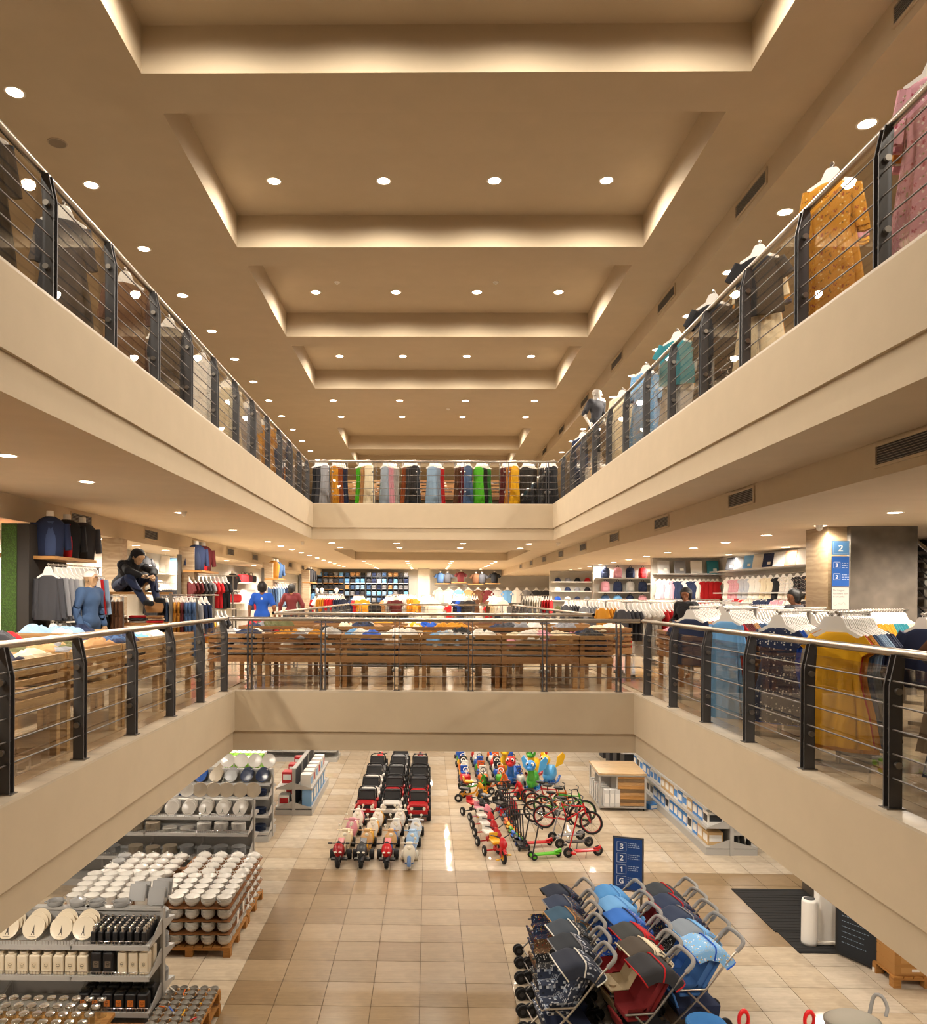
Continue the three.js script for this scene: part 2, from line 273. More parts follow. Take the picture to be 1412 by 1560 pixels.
// ---------- railings: twin flat posts, steel handrail, five rods, glass with round clamps ----------
const RH = 1.1;
const plateShape = [[-0.045, 0], [0.045, 0], [0.045, 0.84], [0.0, 1.05], [-0.05, 1.05], [-0.06, 1.0], [-0.045, 0.8]].map(([a, b]) => [a, b]);   // +x is toward the void; the head leans away from it
const plateGeo = merge([prism(plateShape, 0.012)]);
const clampGeo = merge([cy(0.024, 0.024, 0.03, 0, 0, 0, 12, 0, 0, PI / 2)]);
function railing(name, label, lv, a, b, nrm, posts, opt = {}) {   // a, b = [x, d] on the post line; nrm = [nx, nd] into the void
  const A = V(a[0], lv, z(a[1])), B = V(b[0], lv, z(b[1])), L = A.distanceTo(B), dir = B.clone().sub(A).normalize();
  const t = thing(name, label, 'railing', [A.x, lv, A.z], Math.atan2(-dir.z, dir.x));     // local x runs along the railing
  const nv = V(nrm[0], 0, -nrm[1]), side = Math.sign(nv.clone().applyAxisAngle(V(0, 1, 0), -t.rotation.y).z) || 1;   // local z sign of the void
  part(t, 'handrail', tube([[-(opt.e0 ?? 0), RH - 0.03, -side * 0.05], [L / 2, RH - 0.03, -side * 0.05], [L + (opt.e1 ?? 0), RH - 0.03, -side * 0.05]], 0.031, 4, 12), M.steel, 'brushed steel handrail');
  for (const h of [0.22, 0.385, 0.55, 0.715, 0.88]) part(t, 'rod', rod([0, h, side * 0.02], [L, h, side * 0.02], 0.0065, 6), M.rodm);
  const pg = plateGeo.clone(); pg.rotateY(side > 0 ? -PI / 2 : PI / 2);
  posts.forEach((s, i) => {
    for (const o of [-0.031, 0.031]) { const p = part(t, 'post', pg, M.post); p.position.set(s + o, 0.006, 0); }
    const f = part(t, 'foot_plate', bx(0.1, 0.008, 0.13, s, 0.01, 0), M.steelDull);
    for (const h of [0.31, 0.81]) for (const o of [-0.055, 0.055]) { const c = part(t, 'glass_clamp', clampGeo, M.steelDull); c.position.set(s + o, h, -side * 0.005); }
  });
  for (let i = 0; i < posts.length - 1; i++) { const p0 = posts[i] + 0.055, p1 = posts[i + 1] - 0.055; part(t, 'glass_panel', bb(p0, p1, 0.09, 0.97, -side * 0.03 - 0.003, -side * 0.03 + 0.003), M.glass); }
  return t;
}
const seq = (a, b, n) => Array.from({ length: n }, (_, i) => a + (b - a) * i / (n - 1));
{
  const pl = XL - 0.1, pr = XR + 0.1, f = (d) => d + 0.1;
  const every = (s0, step, L) => { const o = []; for (let s = s0; s < L - 0.05; s += step) o.push(s); return o; };
  // left and right runs start at the front gallery edge
  const rail = (nm, lb, lv, x, d0, d1, nx, first, step) => railing(nm, lb, lv, [x, d0], [x, d1], [nx, 0], every(first - d0 > 0 ? (first - d0) % step : 0, step, d1 - d0), { e1: 0.05 });
  rail('gallery_railing', 'steel and glass railing along the left side of the middle gallery', F1, pl, N0, f(D1), 1, 5.59, 1.202);
  rail('gallery_railing', 'steel and glass railing along the right side of the middle gallery beside the clothes racks', F1, pr, N0, f(D1), -1, 5.44, 1.212);
  railing('gallery_railing', 'steel and glass railing in front of the slatted wooden bins on the bridge', F1, [pl, f(D1)], [pr, f(D1)], [0, -1], [0.32, 1.43, 2.54, 3.65, 4.76, 5.87]);
  rail('gallery_railing', 'steel and glass railing along the left side of the upper gallery', F2, pl, N0, f(D2), 1, 5.0, 1.205);
  rail('gallery_railing', 'steel and glass railing along the right side of the upper gallery', F2, pr, N0, f(D2), -1, 5.6, 1.205);
  railing('gallery_railing', 'steel and glass railing at the far end of the upper gallery', F2, [pl, f(D2)], [pr, f(D2)], [0, -1], [0.55, 1.65, 2.75, 3.85, 4.95, 5.95]);
  railing('gallery_railing', 'steel and glass railing behind the wooden bins on the bridge', F1, [pl, D1b - 0.1], [pr, D1b - 0.1], [0, 1], seq(0.4, 5.8, 6));
  railing('gallery_railing', 'steel and glass railing at the far end of the second opening', F1, [pl, f(D1c)], [pr, f(D1c)], [0, -1], seq(0.4, 5.8, 6));
  rail('gallery_railing', 'steel and glass railing on the left of the second opening beyond the bridge', F1, pl, D1b - 0.1, f(D1c), 1, D1b + 1, 1.2);
  rail('gallery_railing', 'steel and glass railing on the right of the second opening beyond the bridge', F1, pr, D1b - 0.1, f(D1c), -1, D1b + 1, 1.2);
}
// ---------- clothing ----------
const COL = { navy: '#1e2a4a', black: '#18181c', charcoal: '#3a3a3f', grey: '#86868a', 'light grey': '#b7b5b2', white: '#e8e4dc', cream: '#ddd0b4', red: '#bb151d', maroon: '#5e1a1d', mustard: '#c48413', yellow: '#e3ab10', blue: '#1f57c0', 'sky blue': '#6fa9e0', denim: '#3c5880', 'pale denim': '#8ba8c6', green: '#2f7d33', 'lime green': '#4db31a', olive: '#5d5c36', brown: '#5e3b22', tan: '#b98d5e', pink: '#dd9fae', orange: '#d2601f', teal: '#2b7c88', rust: '#93481a', 'grey blue': '#8f9db0', ochre: '#a8731c' };
const PRINTS = { 'navy spotted': ['#1e2a4a', 'dot', ['#d8d4cc', '#c9c5bd'], 14], 'mustard floral': ['#bf8418', 'flower', ['#8a2f1c', '#e6cf98', '#6a4a18'], 22], 'pink floral': ['#d29aa6', 'flower', ['#a8475a', '#ecd9d4', '#8f8f60'], 24], 'black floral': ['#1a1a1e', 'flower', ['#b9b2a8', '#8f3a3a', '#d8cfc0'], 18], 'white floral': ['#dcd6ca', 'flower', ['#7d94b8', '#b86a74', '#8a9a6a'], 22], 'striped white': ['#dedad2', 'stripe', ['#7f93b4']], 'sky blue spotted': ['#7db2e2', 'dot', ['#e6ecf2', '#d8b24a'], 18], 'blue starry': ['#1c4cae', 'dot', ['#e0c04a', '#e8e4dc', '#6aa4dc'], 26], 'brown camouflage': ['#5e4630', 'flower', ['#b99a68', '#8a2f1c', '#2a221c', '#d8c8a4'], 30], 'black spotted': ['#1c1c20', 'dot', ['#e6e2da', '#c9c5bd', '#8a8a8e'], 26], 'navy checked': ['#2a3348', 'check', ['#8d99ac', '#c9cdd4', '#1a2030']], 'navy speckled': ['#1d2946', 'dot', ['#c8a24a', '#a83a30', '#8fb0d8'], 22] };
const PM = {};
const fc = (n) => (PRINTS[n] ? (PM[n] ??= printMat(...PRINTS[n])) : fab(COL[n] ?? n));
function drape(g, amp, k, ph, y0) { const p = g.attributes.position; for (let i = 0; i < p.count; i++) { const f = Math.min(1, Math.max(0, (y0 - p.getY(i)) / 0.35)); p.setZ(i, p.getZ(i) + amp * f * (Math.sin(p.getX(i) * k + ph + p.getY(i) * 2) + 0.5 * Math.sin(p.getX(i) * k * 1.9 + ph * 3 - p.getY(i) * 5))); } g.computeVertexNormals(); return g; }
const hook = tube([[0, -0.05, 0], [0, -0.03, 0], [0.018, -0.012, 0], [0.014, 0.008, 0], [-0.004, 0.01, 0], [-0.012, -0.002, 0]], 0.003, 10, 4);
const hangerGeo = merge([hook, prism([[-0.2, -0.22], [-0.2, -0.2], [-0.09, -0.14], [-0.055, -0.06], [-0.035, -0.04], [0.035, -0.04], [0.055, -0.06], [0.09, -0.14], [0.2, -0.2], [0.2, -0.22], [0.05, -0.2], [-0.05, -0.2]], 0.02)]);
const clipGeo = merge([hook, bx(0.3, 0.014, 0.014, 0, -0.065, 0), bx(0.03, 0.05, 0.022, -0.12, -0.08, 0), bx(0.03, 0.05, 0.022, 0.12, -0.08, 0)]);
const sleeve = (s, a, b, r0, r1) => { const g = rod([s * a[0], a[1], 0], [s * b[0], b[1], 0], r0, 10, r1); g.scale(1, 1, 0.4); return g; };
const folds = (amp, k, ph) => (t, f) => amp * (1 - f) ** 1.2 * Math.sin(t * k + ph) + amp * 0.4 * (1 - f) * Math.sin(t * (k * 2 + 1) + ph * 2);
const GAR = {};
for (let v = 0; v < 2; v++) {
  const ph = v * 1.7;
  GAR['tee' + v] = [loft([[0, -0.76, 0, 0.24, 0.032], [0, -0.5, 0, 0.228, 0.03], [0, -0.3, 0, 0.225, 0.032], [0, -0.19, 0, 0.215, 0.034], [0, -0.14, 0, 0.15, 0.03], [0, -0.112, 0, 0.08, 0.028]], 32, folds(0.1, 5, ph)), sleeve(1, [0.19, -0.17], [0.3, -0.36], 0.075, 0.072), sleeve(-1, [0.19, -0.17], [0.3, -0.36], 0.075, 0.072)];
  GAR['longsleeve' + v] = [loft([[0, -0.8, 0, 0.24, 0.034], [0, -0.5, 0, 0.228, 0.03], [0, -0.3, 0, 0.225, 0.034], [0, -0.19, 0, 0.215, 0.036], [0, -0.14, 0, 0.15, 0.032], [0, -0.112, 0, 0.08, 0.03]], 32, folds(0.1, 6, ph)), sleeve(1, [0.2, -0.17], [0.29, -0.76], 0.07, 0.045), sleeve(-1, [0.2, -0.17], [0.29, -0.76], 0.07, 0.045)];
  GAR['dress' + v] = [loft([[0, -1.08, 0, 0.27, 0.085], [0, -0.8, 0, 0.235, 0.065], [0, -0.56, 0, 0.19, 0.045], [0, -0.46, 0, 0.175, 0.035], [0, -0.3, 0, 0.2, 0.036], [0, -0.18, 0, 0.2, 0.034], [0, -0.14, 0, 0.14, 0.03], [0, -0.112, 0, 0.09, 0.026]], 38, folds(0.12, 8, ph)), sleeve(1, [0.17, -0.165], [0.25, -0.28], 0.06, 0.066), sleeve(-1, [0.17, -0.165], [0.25, -0.28], 0.06, 0.066)];
  GAR['gown' + v] = [loft([[0, -1.4, 0, 0.27, 0.09], [0, -1.0, 0, 0.235, 0.07], [0, -0.62, 0, 0.19, 0.045], [0, -0.5, 0, 0.18, 0.038], [0, -0.3, 0, 0.195, 0.038], [0, -0.18, 0, 0.195, 0.034], [0, -0.14, 0, 0.15, 0.03], [0, -0.112, 0, 0.09, 0.026]], 40, folds(0.12, 9, ph)), sleeve(1, [0.18, -0.165], [0.25, -0.55], 0.06, 0.055), sleeve(-1, [0.18, -0.165], [0.25, -0.55], 0.06, 0.055)];
  GAR['maxi' + v] = [loft([[0, -1.36, 0, 0.21, 0.075], [0, -1.0, 0, 0.195, 0.065], [0, -0.6, 0, 0.165, 0.045], [0, -0.46, 0, 0.155, 0.035], [0, -0.3, 0, 0.175, 0.034], [0, -0.19, 0, 0.17, 0.03], [0, -0.14, 0, 0.13, 0.026], [0, -0.112, 0, 0.09, 0.024]], 40, folds(0.12, 9, ph))];
  GAR['trousers' + v] = [loft([[-0.075, -1.02, 0, 0.075, 0.03], [-0.08, -0.5, 0, 0.088, 0.034], [-0.085, -0.28, 0, 0.095, 0.036]], 10, folds(0.1, 3, ph)), loft([[0.075, -1.02, 0, 0.075, 0.03], [0.08, -0.5, 0, 0.088, 0.034], [0.085, -0.28, 0, 0.095, 0.036]], 10, folds(0.1, 3, ph)), loft([[0, -0.32, 0, 0.185, 0.038], [0, -0.2, 0, 0.175, 0.036], [0, -0.085, 0, 0.165, 0.03]], 16)];
  GAR['shorts' + v] = [loft([[-0.09, -0.5, 0, 0.1, 0.034], [-0.085, -0.28, 0, 0.095, 0.036]], 10), loft([[0.09, -0.5, 0, 0.1, 0.034], [0.085, -0.28, 0, 0.095, 0.036]], 10), loft([[0, -0.32, 0, 0.185, 0.038], [0, -0.2, 0, 0.175, 0.036], [0, -0.085, 0, 0.165, 0.03]], 16)];
  GAR['skirt' + v] = [loft([[0, -0.62, 0, 0.25, 0.075], [0, -0.4, 0, 0.21, 0.06], [0, -0.2, 0, 0.17, 0.04], [0, -0.085, 0, 0.15, 0.028]], 22, folds(0.16, 8, ph))];
}
for (const k in GAR) { const long = /dress|gown|skirt|maxi/.test(k); GAR[k].forEach((g, i) => { if (g.index && !/trousers|shorts/.test(k)) drape(g, long ? 0.014 : 0.009, long ? 46 : 34, k.length + i, -0.25); }); GAR[k] = boxUV(merge(GAR[k]), 6); if (!/trousers|shorts|skirt/.test(k)) GAR[k].translate(0, -0.06, 0); }
const WORD = { tee: 'T-shirt', longsleeve: 'long-sleeved shirt', dress: 'dress', gown: 'long dress', maxi: 'sleeveless long dress', trousers: 'pair of trousers', shorts: 'pair of shorts', skirt: 'skirt' };
let hv = 0;
function hang(kind, color, p, turn, where, s = 1, word) {
  const v = hv++ % 2, clip = ['trousers', 'shorts', 'skirt'].includes(kind), o = new THREE.Group();
  o.name = numbered((s < 0.8 ? 'childrens_' : 'hanging_') + (word ?? kind)); o.position.set(...p); o.rotation.y = turn; o.scale.setScalar(s); scene.add(o);
  part(o, 'garment', GAR[kind + v], fc(color)); part(o, 'hanger', clip ? clipGeo : hangerGeo, M.whitePl, 'white plastic hanger');
  const l = `${color} ${word ?? WORD[kind]} ${where}`;
  o.userData = { label: l, category: kind === 'longsleeve' ? 'shirt' : kind === 'tee' ? word ?? 'T-shirt' : /gown|maxi/.test(kind) ? 'dress' : kind, group: l };
  return o;
}
// a free-standing rail; local z runs along it, +z is its front end
function rack(x, lv, d, ang, L, H, where, list, opt = {}) {
  const t = thing(opt.name ?? 'clothes_rack', opt.label ?? where.replace(/^on the (.*?)(rack|rail)\b/, 'grey steel $1$2'), 'clothes rack', [x, lv, z(d)], ang);
  part(t, 'rail', rod([0, H, -L / 2], [0, H, L / 2], 0.012, 8), M.steel);
  for (const s of [-1, 1]) { part(t, 'upright', bx(0.03, H, 0.03, 0, H / 2, s * L * 0.42), M.steelDull); part(t, 'foot', bx(0.5, 0.04, 0.05, 0, 0.02, s * L * 0.42), M.steelDull); }
  const u = V(Math.sin(ang), 0, Math.cos(ang)), total = list.reduce((n, e) => n + e[2], 0), step = Math.min(opt.step ?? 0.06, (L - 0.04) / total);
  let i = 0;
  for (const [kind, color, n, s = opt.s ?? 1] of list) for (let k = 0; k < n; k++, i++) {
    const q = L / 2 - 0.015 - i * step;
    hang(kind, color, [x + u.x * q, lv + H + 0.004, z(d) + u.z * q], ang + rr(-0.06, 0.06), where, s * rr(0.97, 1.03), kind === 'tee' ? opt.word : undefined);
  }
  return t;
}
// crumpled garments
const heapGeos = Array.from({ length: 7 }, (_, v) => {
  const g = new THREE.SphereGeometry(1, 26, 13), p = g.attributes.position;
  for (let i = 0; i < p.count; i++) {
    let X = p.getX(i), Y = p.getY(i), Z = p.getZ(i);
    const f = 0.95 + 0.3 * Math.sin(X * 5.1 + v * 2.1 + Z * 3) + 0.34 * Math.sin(Z * 9.3 - v * 1.3 + X * 5) + 0.2 * Math.sin(X * 14 + v), r = 1 + 0.12 * Math.sin(5 * Math.atan2(Z, X) + v);
    p.setXYZ(i, X * 0.2 * r, Math.max(-0.3, Y) * 0.085 * Math.min(1.35, Math.max(0.35, f)), Z * 0.16 * r);
  }
  g.computeVertexNormals(); return boxUV(flat(g), 6);
});
function heap(color, p, where, s = 1, sy = 1) {
  const o = solo(/bridge/.test(where) ? 'heaped_bridge_garment' : /left/.test(where) ? 'heaped_left_garment' : 'heaped_garment', `${color} garment ${where}`, 'clothing', heapGeos[Math.floor(rnd() * 7)], fc(color), p, rr(0, 6.28), `${color} garment ${where}`);  // the same crumpled garments throughout, named only by where they lie
  o.scale.set(s * rr(0.85, 1.15), s * sy * rr(0.8, 1.3), s * rr(0.85, 1.15)); return o;
}
// slatted wooden bin on four legs
const slatG = {};
function slat(w, h, d) { const k = [w, h, d].map((q) => q.toFixed(3)).join(); return slatG[k] ??= merge([bx(w, h, d)]); }
function bin(x, lv, d, turn, w, dp, top, label, heapWhere, colors, n = 12, ms = [M.wood, M.wood2, M.wood3]) {
  const t = thing('slatted_bin', label, 'display bin', [x, lv, z(d)], turn), bot = top - 0.43, W = () => pick(ms);
  const P = (nm, g, m, px, py, pz) => { const q = part(t, nm, g, m); q.position.set(px, py, pz); return q; };
  for (const sx of [-1, 1]) for (const sz of [-1, 1]) P('leg', slat(0.065, top, 0.065), W(), sx * (w / 2 - 0.05), top / 2, sz * (dp / 2 - 0.05));
  for (const sz of [-1, 1]) {
    P('apron', slat(w, 0.1, 0.022), W(), 0, bot + 0.05, sz * (dp / 2));
    for (let k = 0; k < 4; k++) P('slat', slat(w, k === 3 ? 0.06 : 0.045, 0.022), W(), 0, bot + 0.165 + k * 0.08, sz * (dp / 2));
  }
  for (const sx of [-1, 1]) {
    P('apron', slat(0.022, 0.1, dp - 0.03), W(), sx * (w / 2 - 0.011), bot + 0.05, 0);
    for (let k = 0; k < 4; k++) P('slat', slat(0.022, k === 3 ? 0.06 : 0.045, dp - 0.03), W(), sx * (w / 2 - 0.011), bot + 0.165 + k * 0.08, 0);
  }
  P('base_board', slat(w - 0.08, 0.02, dp - 0.08), M.wood3, 0, bot + 0.02, 0);
  const c = Math.cos(turn), s = Math.sin(turn);
  for (let k = 0; k < n; k++) {
    const u = rr(-0.5, 0.5) * (w - 0.34), v = rr(-0.5, 0.5) * (dp - 0.3), hi = k < n * 0.45 ? bot + rr(0.1, 0.3) : top - rr(0.02, 0.07);
    heap(pick(colors), [x + u * c + v * s, lv + hi, z(d) - u * s + v * c], heapWhere, 1, k < n * 0.45 ? 1.3 : 1);
  }
  return t;
}
// ---------- middle level: bins on the bridge ----------
{
  const mix = ['navy', 'white', 'cream', 'black', 'mustard', 'pink', 'light grey', 'denim', 'red', 'charcoal', 'sky blue', 'yellow'];
  const front = [[-2.78, 1.0, 'navy and grey sportswear', ['navy', 'charcoal', 'denim', 'light grey', 'white']], [-1.97, 1.2, 'white and grey tops', ['white', 'light grey', 'grey', 'mustard', 'black']], [-0.75, 1.22, 'blue and white tops', ['sky blue', 'blue', 'white', 'charcoal']], [0.5, 1.24, 'white and pale blue tops', ['white', 'light grey', 'pale denim', 'sky blue', 'black']], [1.73, 1.2, 'black bags and white tops', ['black', 'white', 'cream', 'pink']], [2.6, 0.52, 'black tops', ['black', 'charcoal', 'navy']]];
  front.forEach(([x, w, t, c], i) => bin(i === 0 ? -3.02 : x, F1, 12.66, 0, i === 0 ? 0.85 : w, 0.82, 0.82, `slatted wooden bin of ${t} against the bridge railing`, `heaped in the bridge bin of ${t}`, c, 18));
  const mid = [[-2.7, 'red and grey tops', ['grey', 'red', 'olive', 'navy']], [-1.35, 'pink, cream and navy tops', ['cream', 'pink', 'navy', 'black', 'light grey', 'tan']], [0.0, 'mustard and yellow tops', ['mustard', 'yellow', 'ochre', 'cream', 'blue']], [1.35, 'charcoal and navy tops', ['charcoal', 'navy', 'grey', 'light grey', 'white']], [2.7, 'pink and white tops', ['pink', 'white', 'cream', 'red', 'grey']]];
  mid.forEach(([x, t, c]) => bin(x + 0.1, F1, 13.75, 0, 1.26, 0.82, 0.9, `taller slatted wooden bin of ${t} in the middle of the bridge`, `heaped in the middle bridge bin of ${t}`, c, 16));
  [[-2.1, 'dark jeans', ['navy', 'black', 'denim']], [-0.6, 'cream and mustard shirts', ['cream', 'mustard', 'white']], [0.9, 'brown tops', ['brown', 'tan', 'cream']], [2.3, 'grey tops', ['grey', 'white', 'charcoal']]].forEach(([x, t, c]) => bin(x, F1, 14.85, 0, 1.3, 0.78, 0.92, `slatted wooden bin of ${t} by the rear bridge railing`, `heaped in the rear bridge bin of ${t}`, c, 8));
  // bins along the left railing
  [[5.15, 'red and grey hooded tops', ['red', 'grey', 'light grey', 'red']], [6.45, 'dark red and black shirts', ['maroon', 'black', 'tan', 'navy', 'cream']], [7.75, 'beige trousers', ['tan', 'cream', 'olive', 'grey']], [9.05, 'navy and olive tops', ['denim', 'olive', 'navy', 'white', 'charcoal']], [10.35, 'white and blue shirts', ['white', 'light grey', 'sky blue', 'cream']]].forEach(([d, t, c]) => bin(-3.72, F1, d, PI / 2, 1.2, 0.86, 0.9, `slatted pine bin of ${t} beside the left railing`, `heaped in the left bin of ${t}`, c, 18, [M.pineA, M.pineB, M.pineC]));
  [[6.0, 'folded khaki shirts', ['tan', 'cream', 'olive']], [7.4, 'folded grey jeans', ['grey', 'charcoal', 'denim']], [8.8, 'folded black tops', ['black', 'charcoal', 'red']], [10.3, 'folded blue shirts', ['pale denim', 'white', 'navy']]].forEach(([d, t, c]) => bin(-4.75, F1, d, PI / 2, 1.2, 0.84, 0.94, `slatted pine bin of ${t} behind the left row of bins`, `heaped in the inner left bin of ${t}`, c, 12, [M.pineA, M.pineB, M.pineC]));
  // bins seen behind the racks on the right
  [[4.35, 9.3], [4.6, 11.2], [4.4, 13.2]].forEach(([x, d], i) => bin(x, F1, d, PI / 2, 1.2, 0.82, 0.86, `slatted wooden bin of ${['grey', 'white', 'pink'][i]} childrens clothes among the right racks`, `heaped in the right bin of ${['grey', 'white', 'pink'][i]} clothes`, [['grey', 'white', 'charcoal'], ['white', 'cream', 'sky blue'], ['pink', 'white', 'cream']][i], 9));
}
// clothes racks behind the right railing
{
  const a = -0.85;
  rack(3.72, F1, 6.95, a, 0.75, 1.32, 'on the rack fronted by a yellow dress', [['dress', 'yellow', 1], ['dress', 'red', 1], ['dress', 'mustard', 3], ['dress', 'denim', 3], ['dress', 'pale denim', 5], ['dress', 'navy', 5]], { step: 0.038, word: 'blouse' });
  rack(4.05, F1, 5.75, a, 0.9, 1.29, 'on the rack of black and striped dresses', [['dress', 'black', 3], ['dress', 'white', 1], ['dress', 'mustard', 1], ['dress', 'black', 5], ['dress', 'charcoal', 3], ['dress', 'cream', 3], ['dress', 'rust', 5]], { step: 0.042, word: 'blouse' });
  rack(4.75, F1, 6.9, a, 1.0, 1.29, 'on the rack of brown and navy dresses', [['dress', 'brown', 3], ['dress', 'red', 1], ['dress', 'navy', 5], ['dress', 'tan', 1], ['dress', 'ochre', 1], ['dress', 'navy', 6], ['dress', 'rust', 5]], { step: 0.042, word: 'blouse' });
  rack(4.35, F1, 8.25, a, 0.95, 1.29, 'on the rack of dark red tops', [['tee', 'tan', 3], ['tee', 'rust', 3], ['tee', 'maroon', 14], ['tee', 'olive', 3]], { step: 0.04, word: 'blouse' });
  rack(3.85, F1, 8.35, a, 0.8, 1.3, 'on the rack fronted by a navy spotted dress', [['dress', 'navy spotted', 1], ['dress', 'blue', 3], ['dress', 'cream', 3], ['dress', 'tan', 5], ['dress', 'maroon', 3]], { step: 0.038, word: 'blouse' });
  rack(3.85, F1, 9.75, a, 0.8, 1.3, 'on the rack fronted by a sky blue dress', [['gown', 'sky blue', 1], ['dress', 'red', 1], ['dress', 'maroon', 6], ['dress', 'tan', 3], ['dress', 'denim', 5]], { step: 0.038, s: 0.92 });
  rack(3.9, F1, 11.2, a, 0.8, 1.3, 'on the rack fronted by a navy top', [['tee', 'navy', 1], ['tee', 'tan', 3], ['tee', 'red', 1], ['tee', 'grey', 6], ['tee', 'olive', 3], ['tee', 'pale denim', 5]], { step: 0.038, word: 'blouse' });
  rack(6.0, F1, 9.2, a, 1.1, 1.28, 'on the rack of maroon tops by the concrete pillar', [['tee', 'maroon', 19], ['tee', 'navy', 8]], { step: 0.042, word: 'blouse' });
  rack(6.1, F1, 7.6, a, 1.1, 1.28, 'on the rack of black tops nearest the staircase', [['tee', 'black', 13], ['tee', 'rust', 8], ['tee', 'navy', 6]], { step: 0.042, word: 'blouse' });
  rack(5.3, F1, 11.0, a, 1.0, 1.29, 'on the rack of cream tops beside the floor sign', [['tee', 'cream', 13], ['tee', 'white', 10]], { step: 0.042, word: 'blouse' });
  rack(4.9, F1, 12.6, a, 1.0, 1.34, 'on the rack of striped pale tops', [['tee', 'white', 10], ['tee', 'pale denim', 6], ['tee', 'pink', 5]], { step: 0.042, word: 'blouse' });
  [[5.25, 6.0, 'rust, olive and black', ['rust', 'olive', 'black']], [5.45, 8.3, 'navy, red and grey', ['navy', 'red', 'grey']], [6.75, 8.75, 'tan, white and denim', ['tan', 'white', 'denim']], [4.95, 9.6, 'floral and striped', ['white floral', 'striped white', 'black floral']], [6.15, 10.7, 'mustard, teal and cream', ['mustard', 'teal', 'cream']], [4.6, 10.6, 'pale denim and pink', ['pale denim', 'pink', 'pale denim']], [7.0, 7.2, 'maroon and charcoal', ['maroon', 'charcoal', 'maroon']], [5.9, 13.4, 'pink floral and white', ['pink floral', 'white', 'white floral']], [6.7, 15.6, 'red, navy and white', ['red', 'navy', 'white']], [6.6, 17.6, 'yellow, cream and grey', ['yellow', 'cream', 'grey']]].forEach(([x, d, n, c]) => rack(x, F1, d, -1.1, 1.0, 1.28, `on the rack of ${n} tops`, [['tee', c[0], 6], ['tee', c[1], 5], ['tee', c[2], 5]], { step: 0.056, s: 0.92, word: 'blouse' }));
  // further racks toward the back on the right
  const kids = [['charcoal', 'white', 'red'], ['white', 'pink', 'sky blue'], ['mustard', 'red', 'white'], ['navy', 'white', 'grey'], ['grey', 'cream', 'black'], ['denim', 'yellow', 'white']];
  [[4.1, 14.5], [5.4, 15.2], [4.2, 16.6], [5.4, 17.6], [4.3, 19], [5.6, 20], [4.3, 21.5], [5.5, 23]].forEach(([x, d], i) => { const c = kids[i % 6]; rack(x, F1, d, -1.25, 1.3, 1.34, `on the ${['bag wall', 'second opening', 'railing side', 'toy shelf', 'aisle', 'vent', 'rear', 'back corner'][i]} rack of ${c.join(', ')} clothes`, [['tee', c[0], 4], ['dress', c[1], 5], ['tee', c[2], 4]], { step: 0.09, s: 0.85 }); });
}
// racks beyond the second opening, in front of the jeans wall
{
  const sets = [['light grey', 'white', 'red'], ['mustard', 'red', 'navy'], ['maroon', 'light grey', 'tan'], ['white', 'light grey', 'mustard'], ['charcoal', 'blue', 'navy'], ['white', 'cream', 'brown'], ['navy', 'grey', 'yellow']];
  sets.forEach((c, i) => rack(-4.6 + i * 1.5, F1, 33 + (i % 2) * 1.5, 0.5, 1.1, 1.4, `on the distant rack of ${c.join(', ')} tops`, [['tee', c[0], 3], ['tee', c[1], 3], ['tee', c[2], 3]], { step: 0.12 }));
  [[-4.0, 31.5], [-1.2, 35.8], [1.6, 36.2], [4.2, 31.2]].forEach(([x, d], i) => { const c = sets[(i * 2 + 1) % 7]; rack(x, F1, d, 1.2, 1.3, 1.45, `on the distant cross rack of ${c.slice().reverse().join(', ')} shirts`, [['longsleeve', c[2], 4], ['longsleeve', c[1], 4], ['longsleeve', c[0], 4]], { step: 0.1 }); });
}
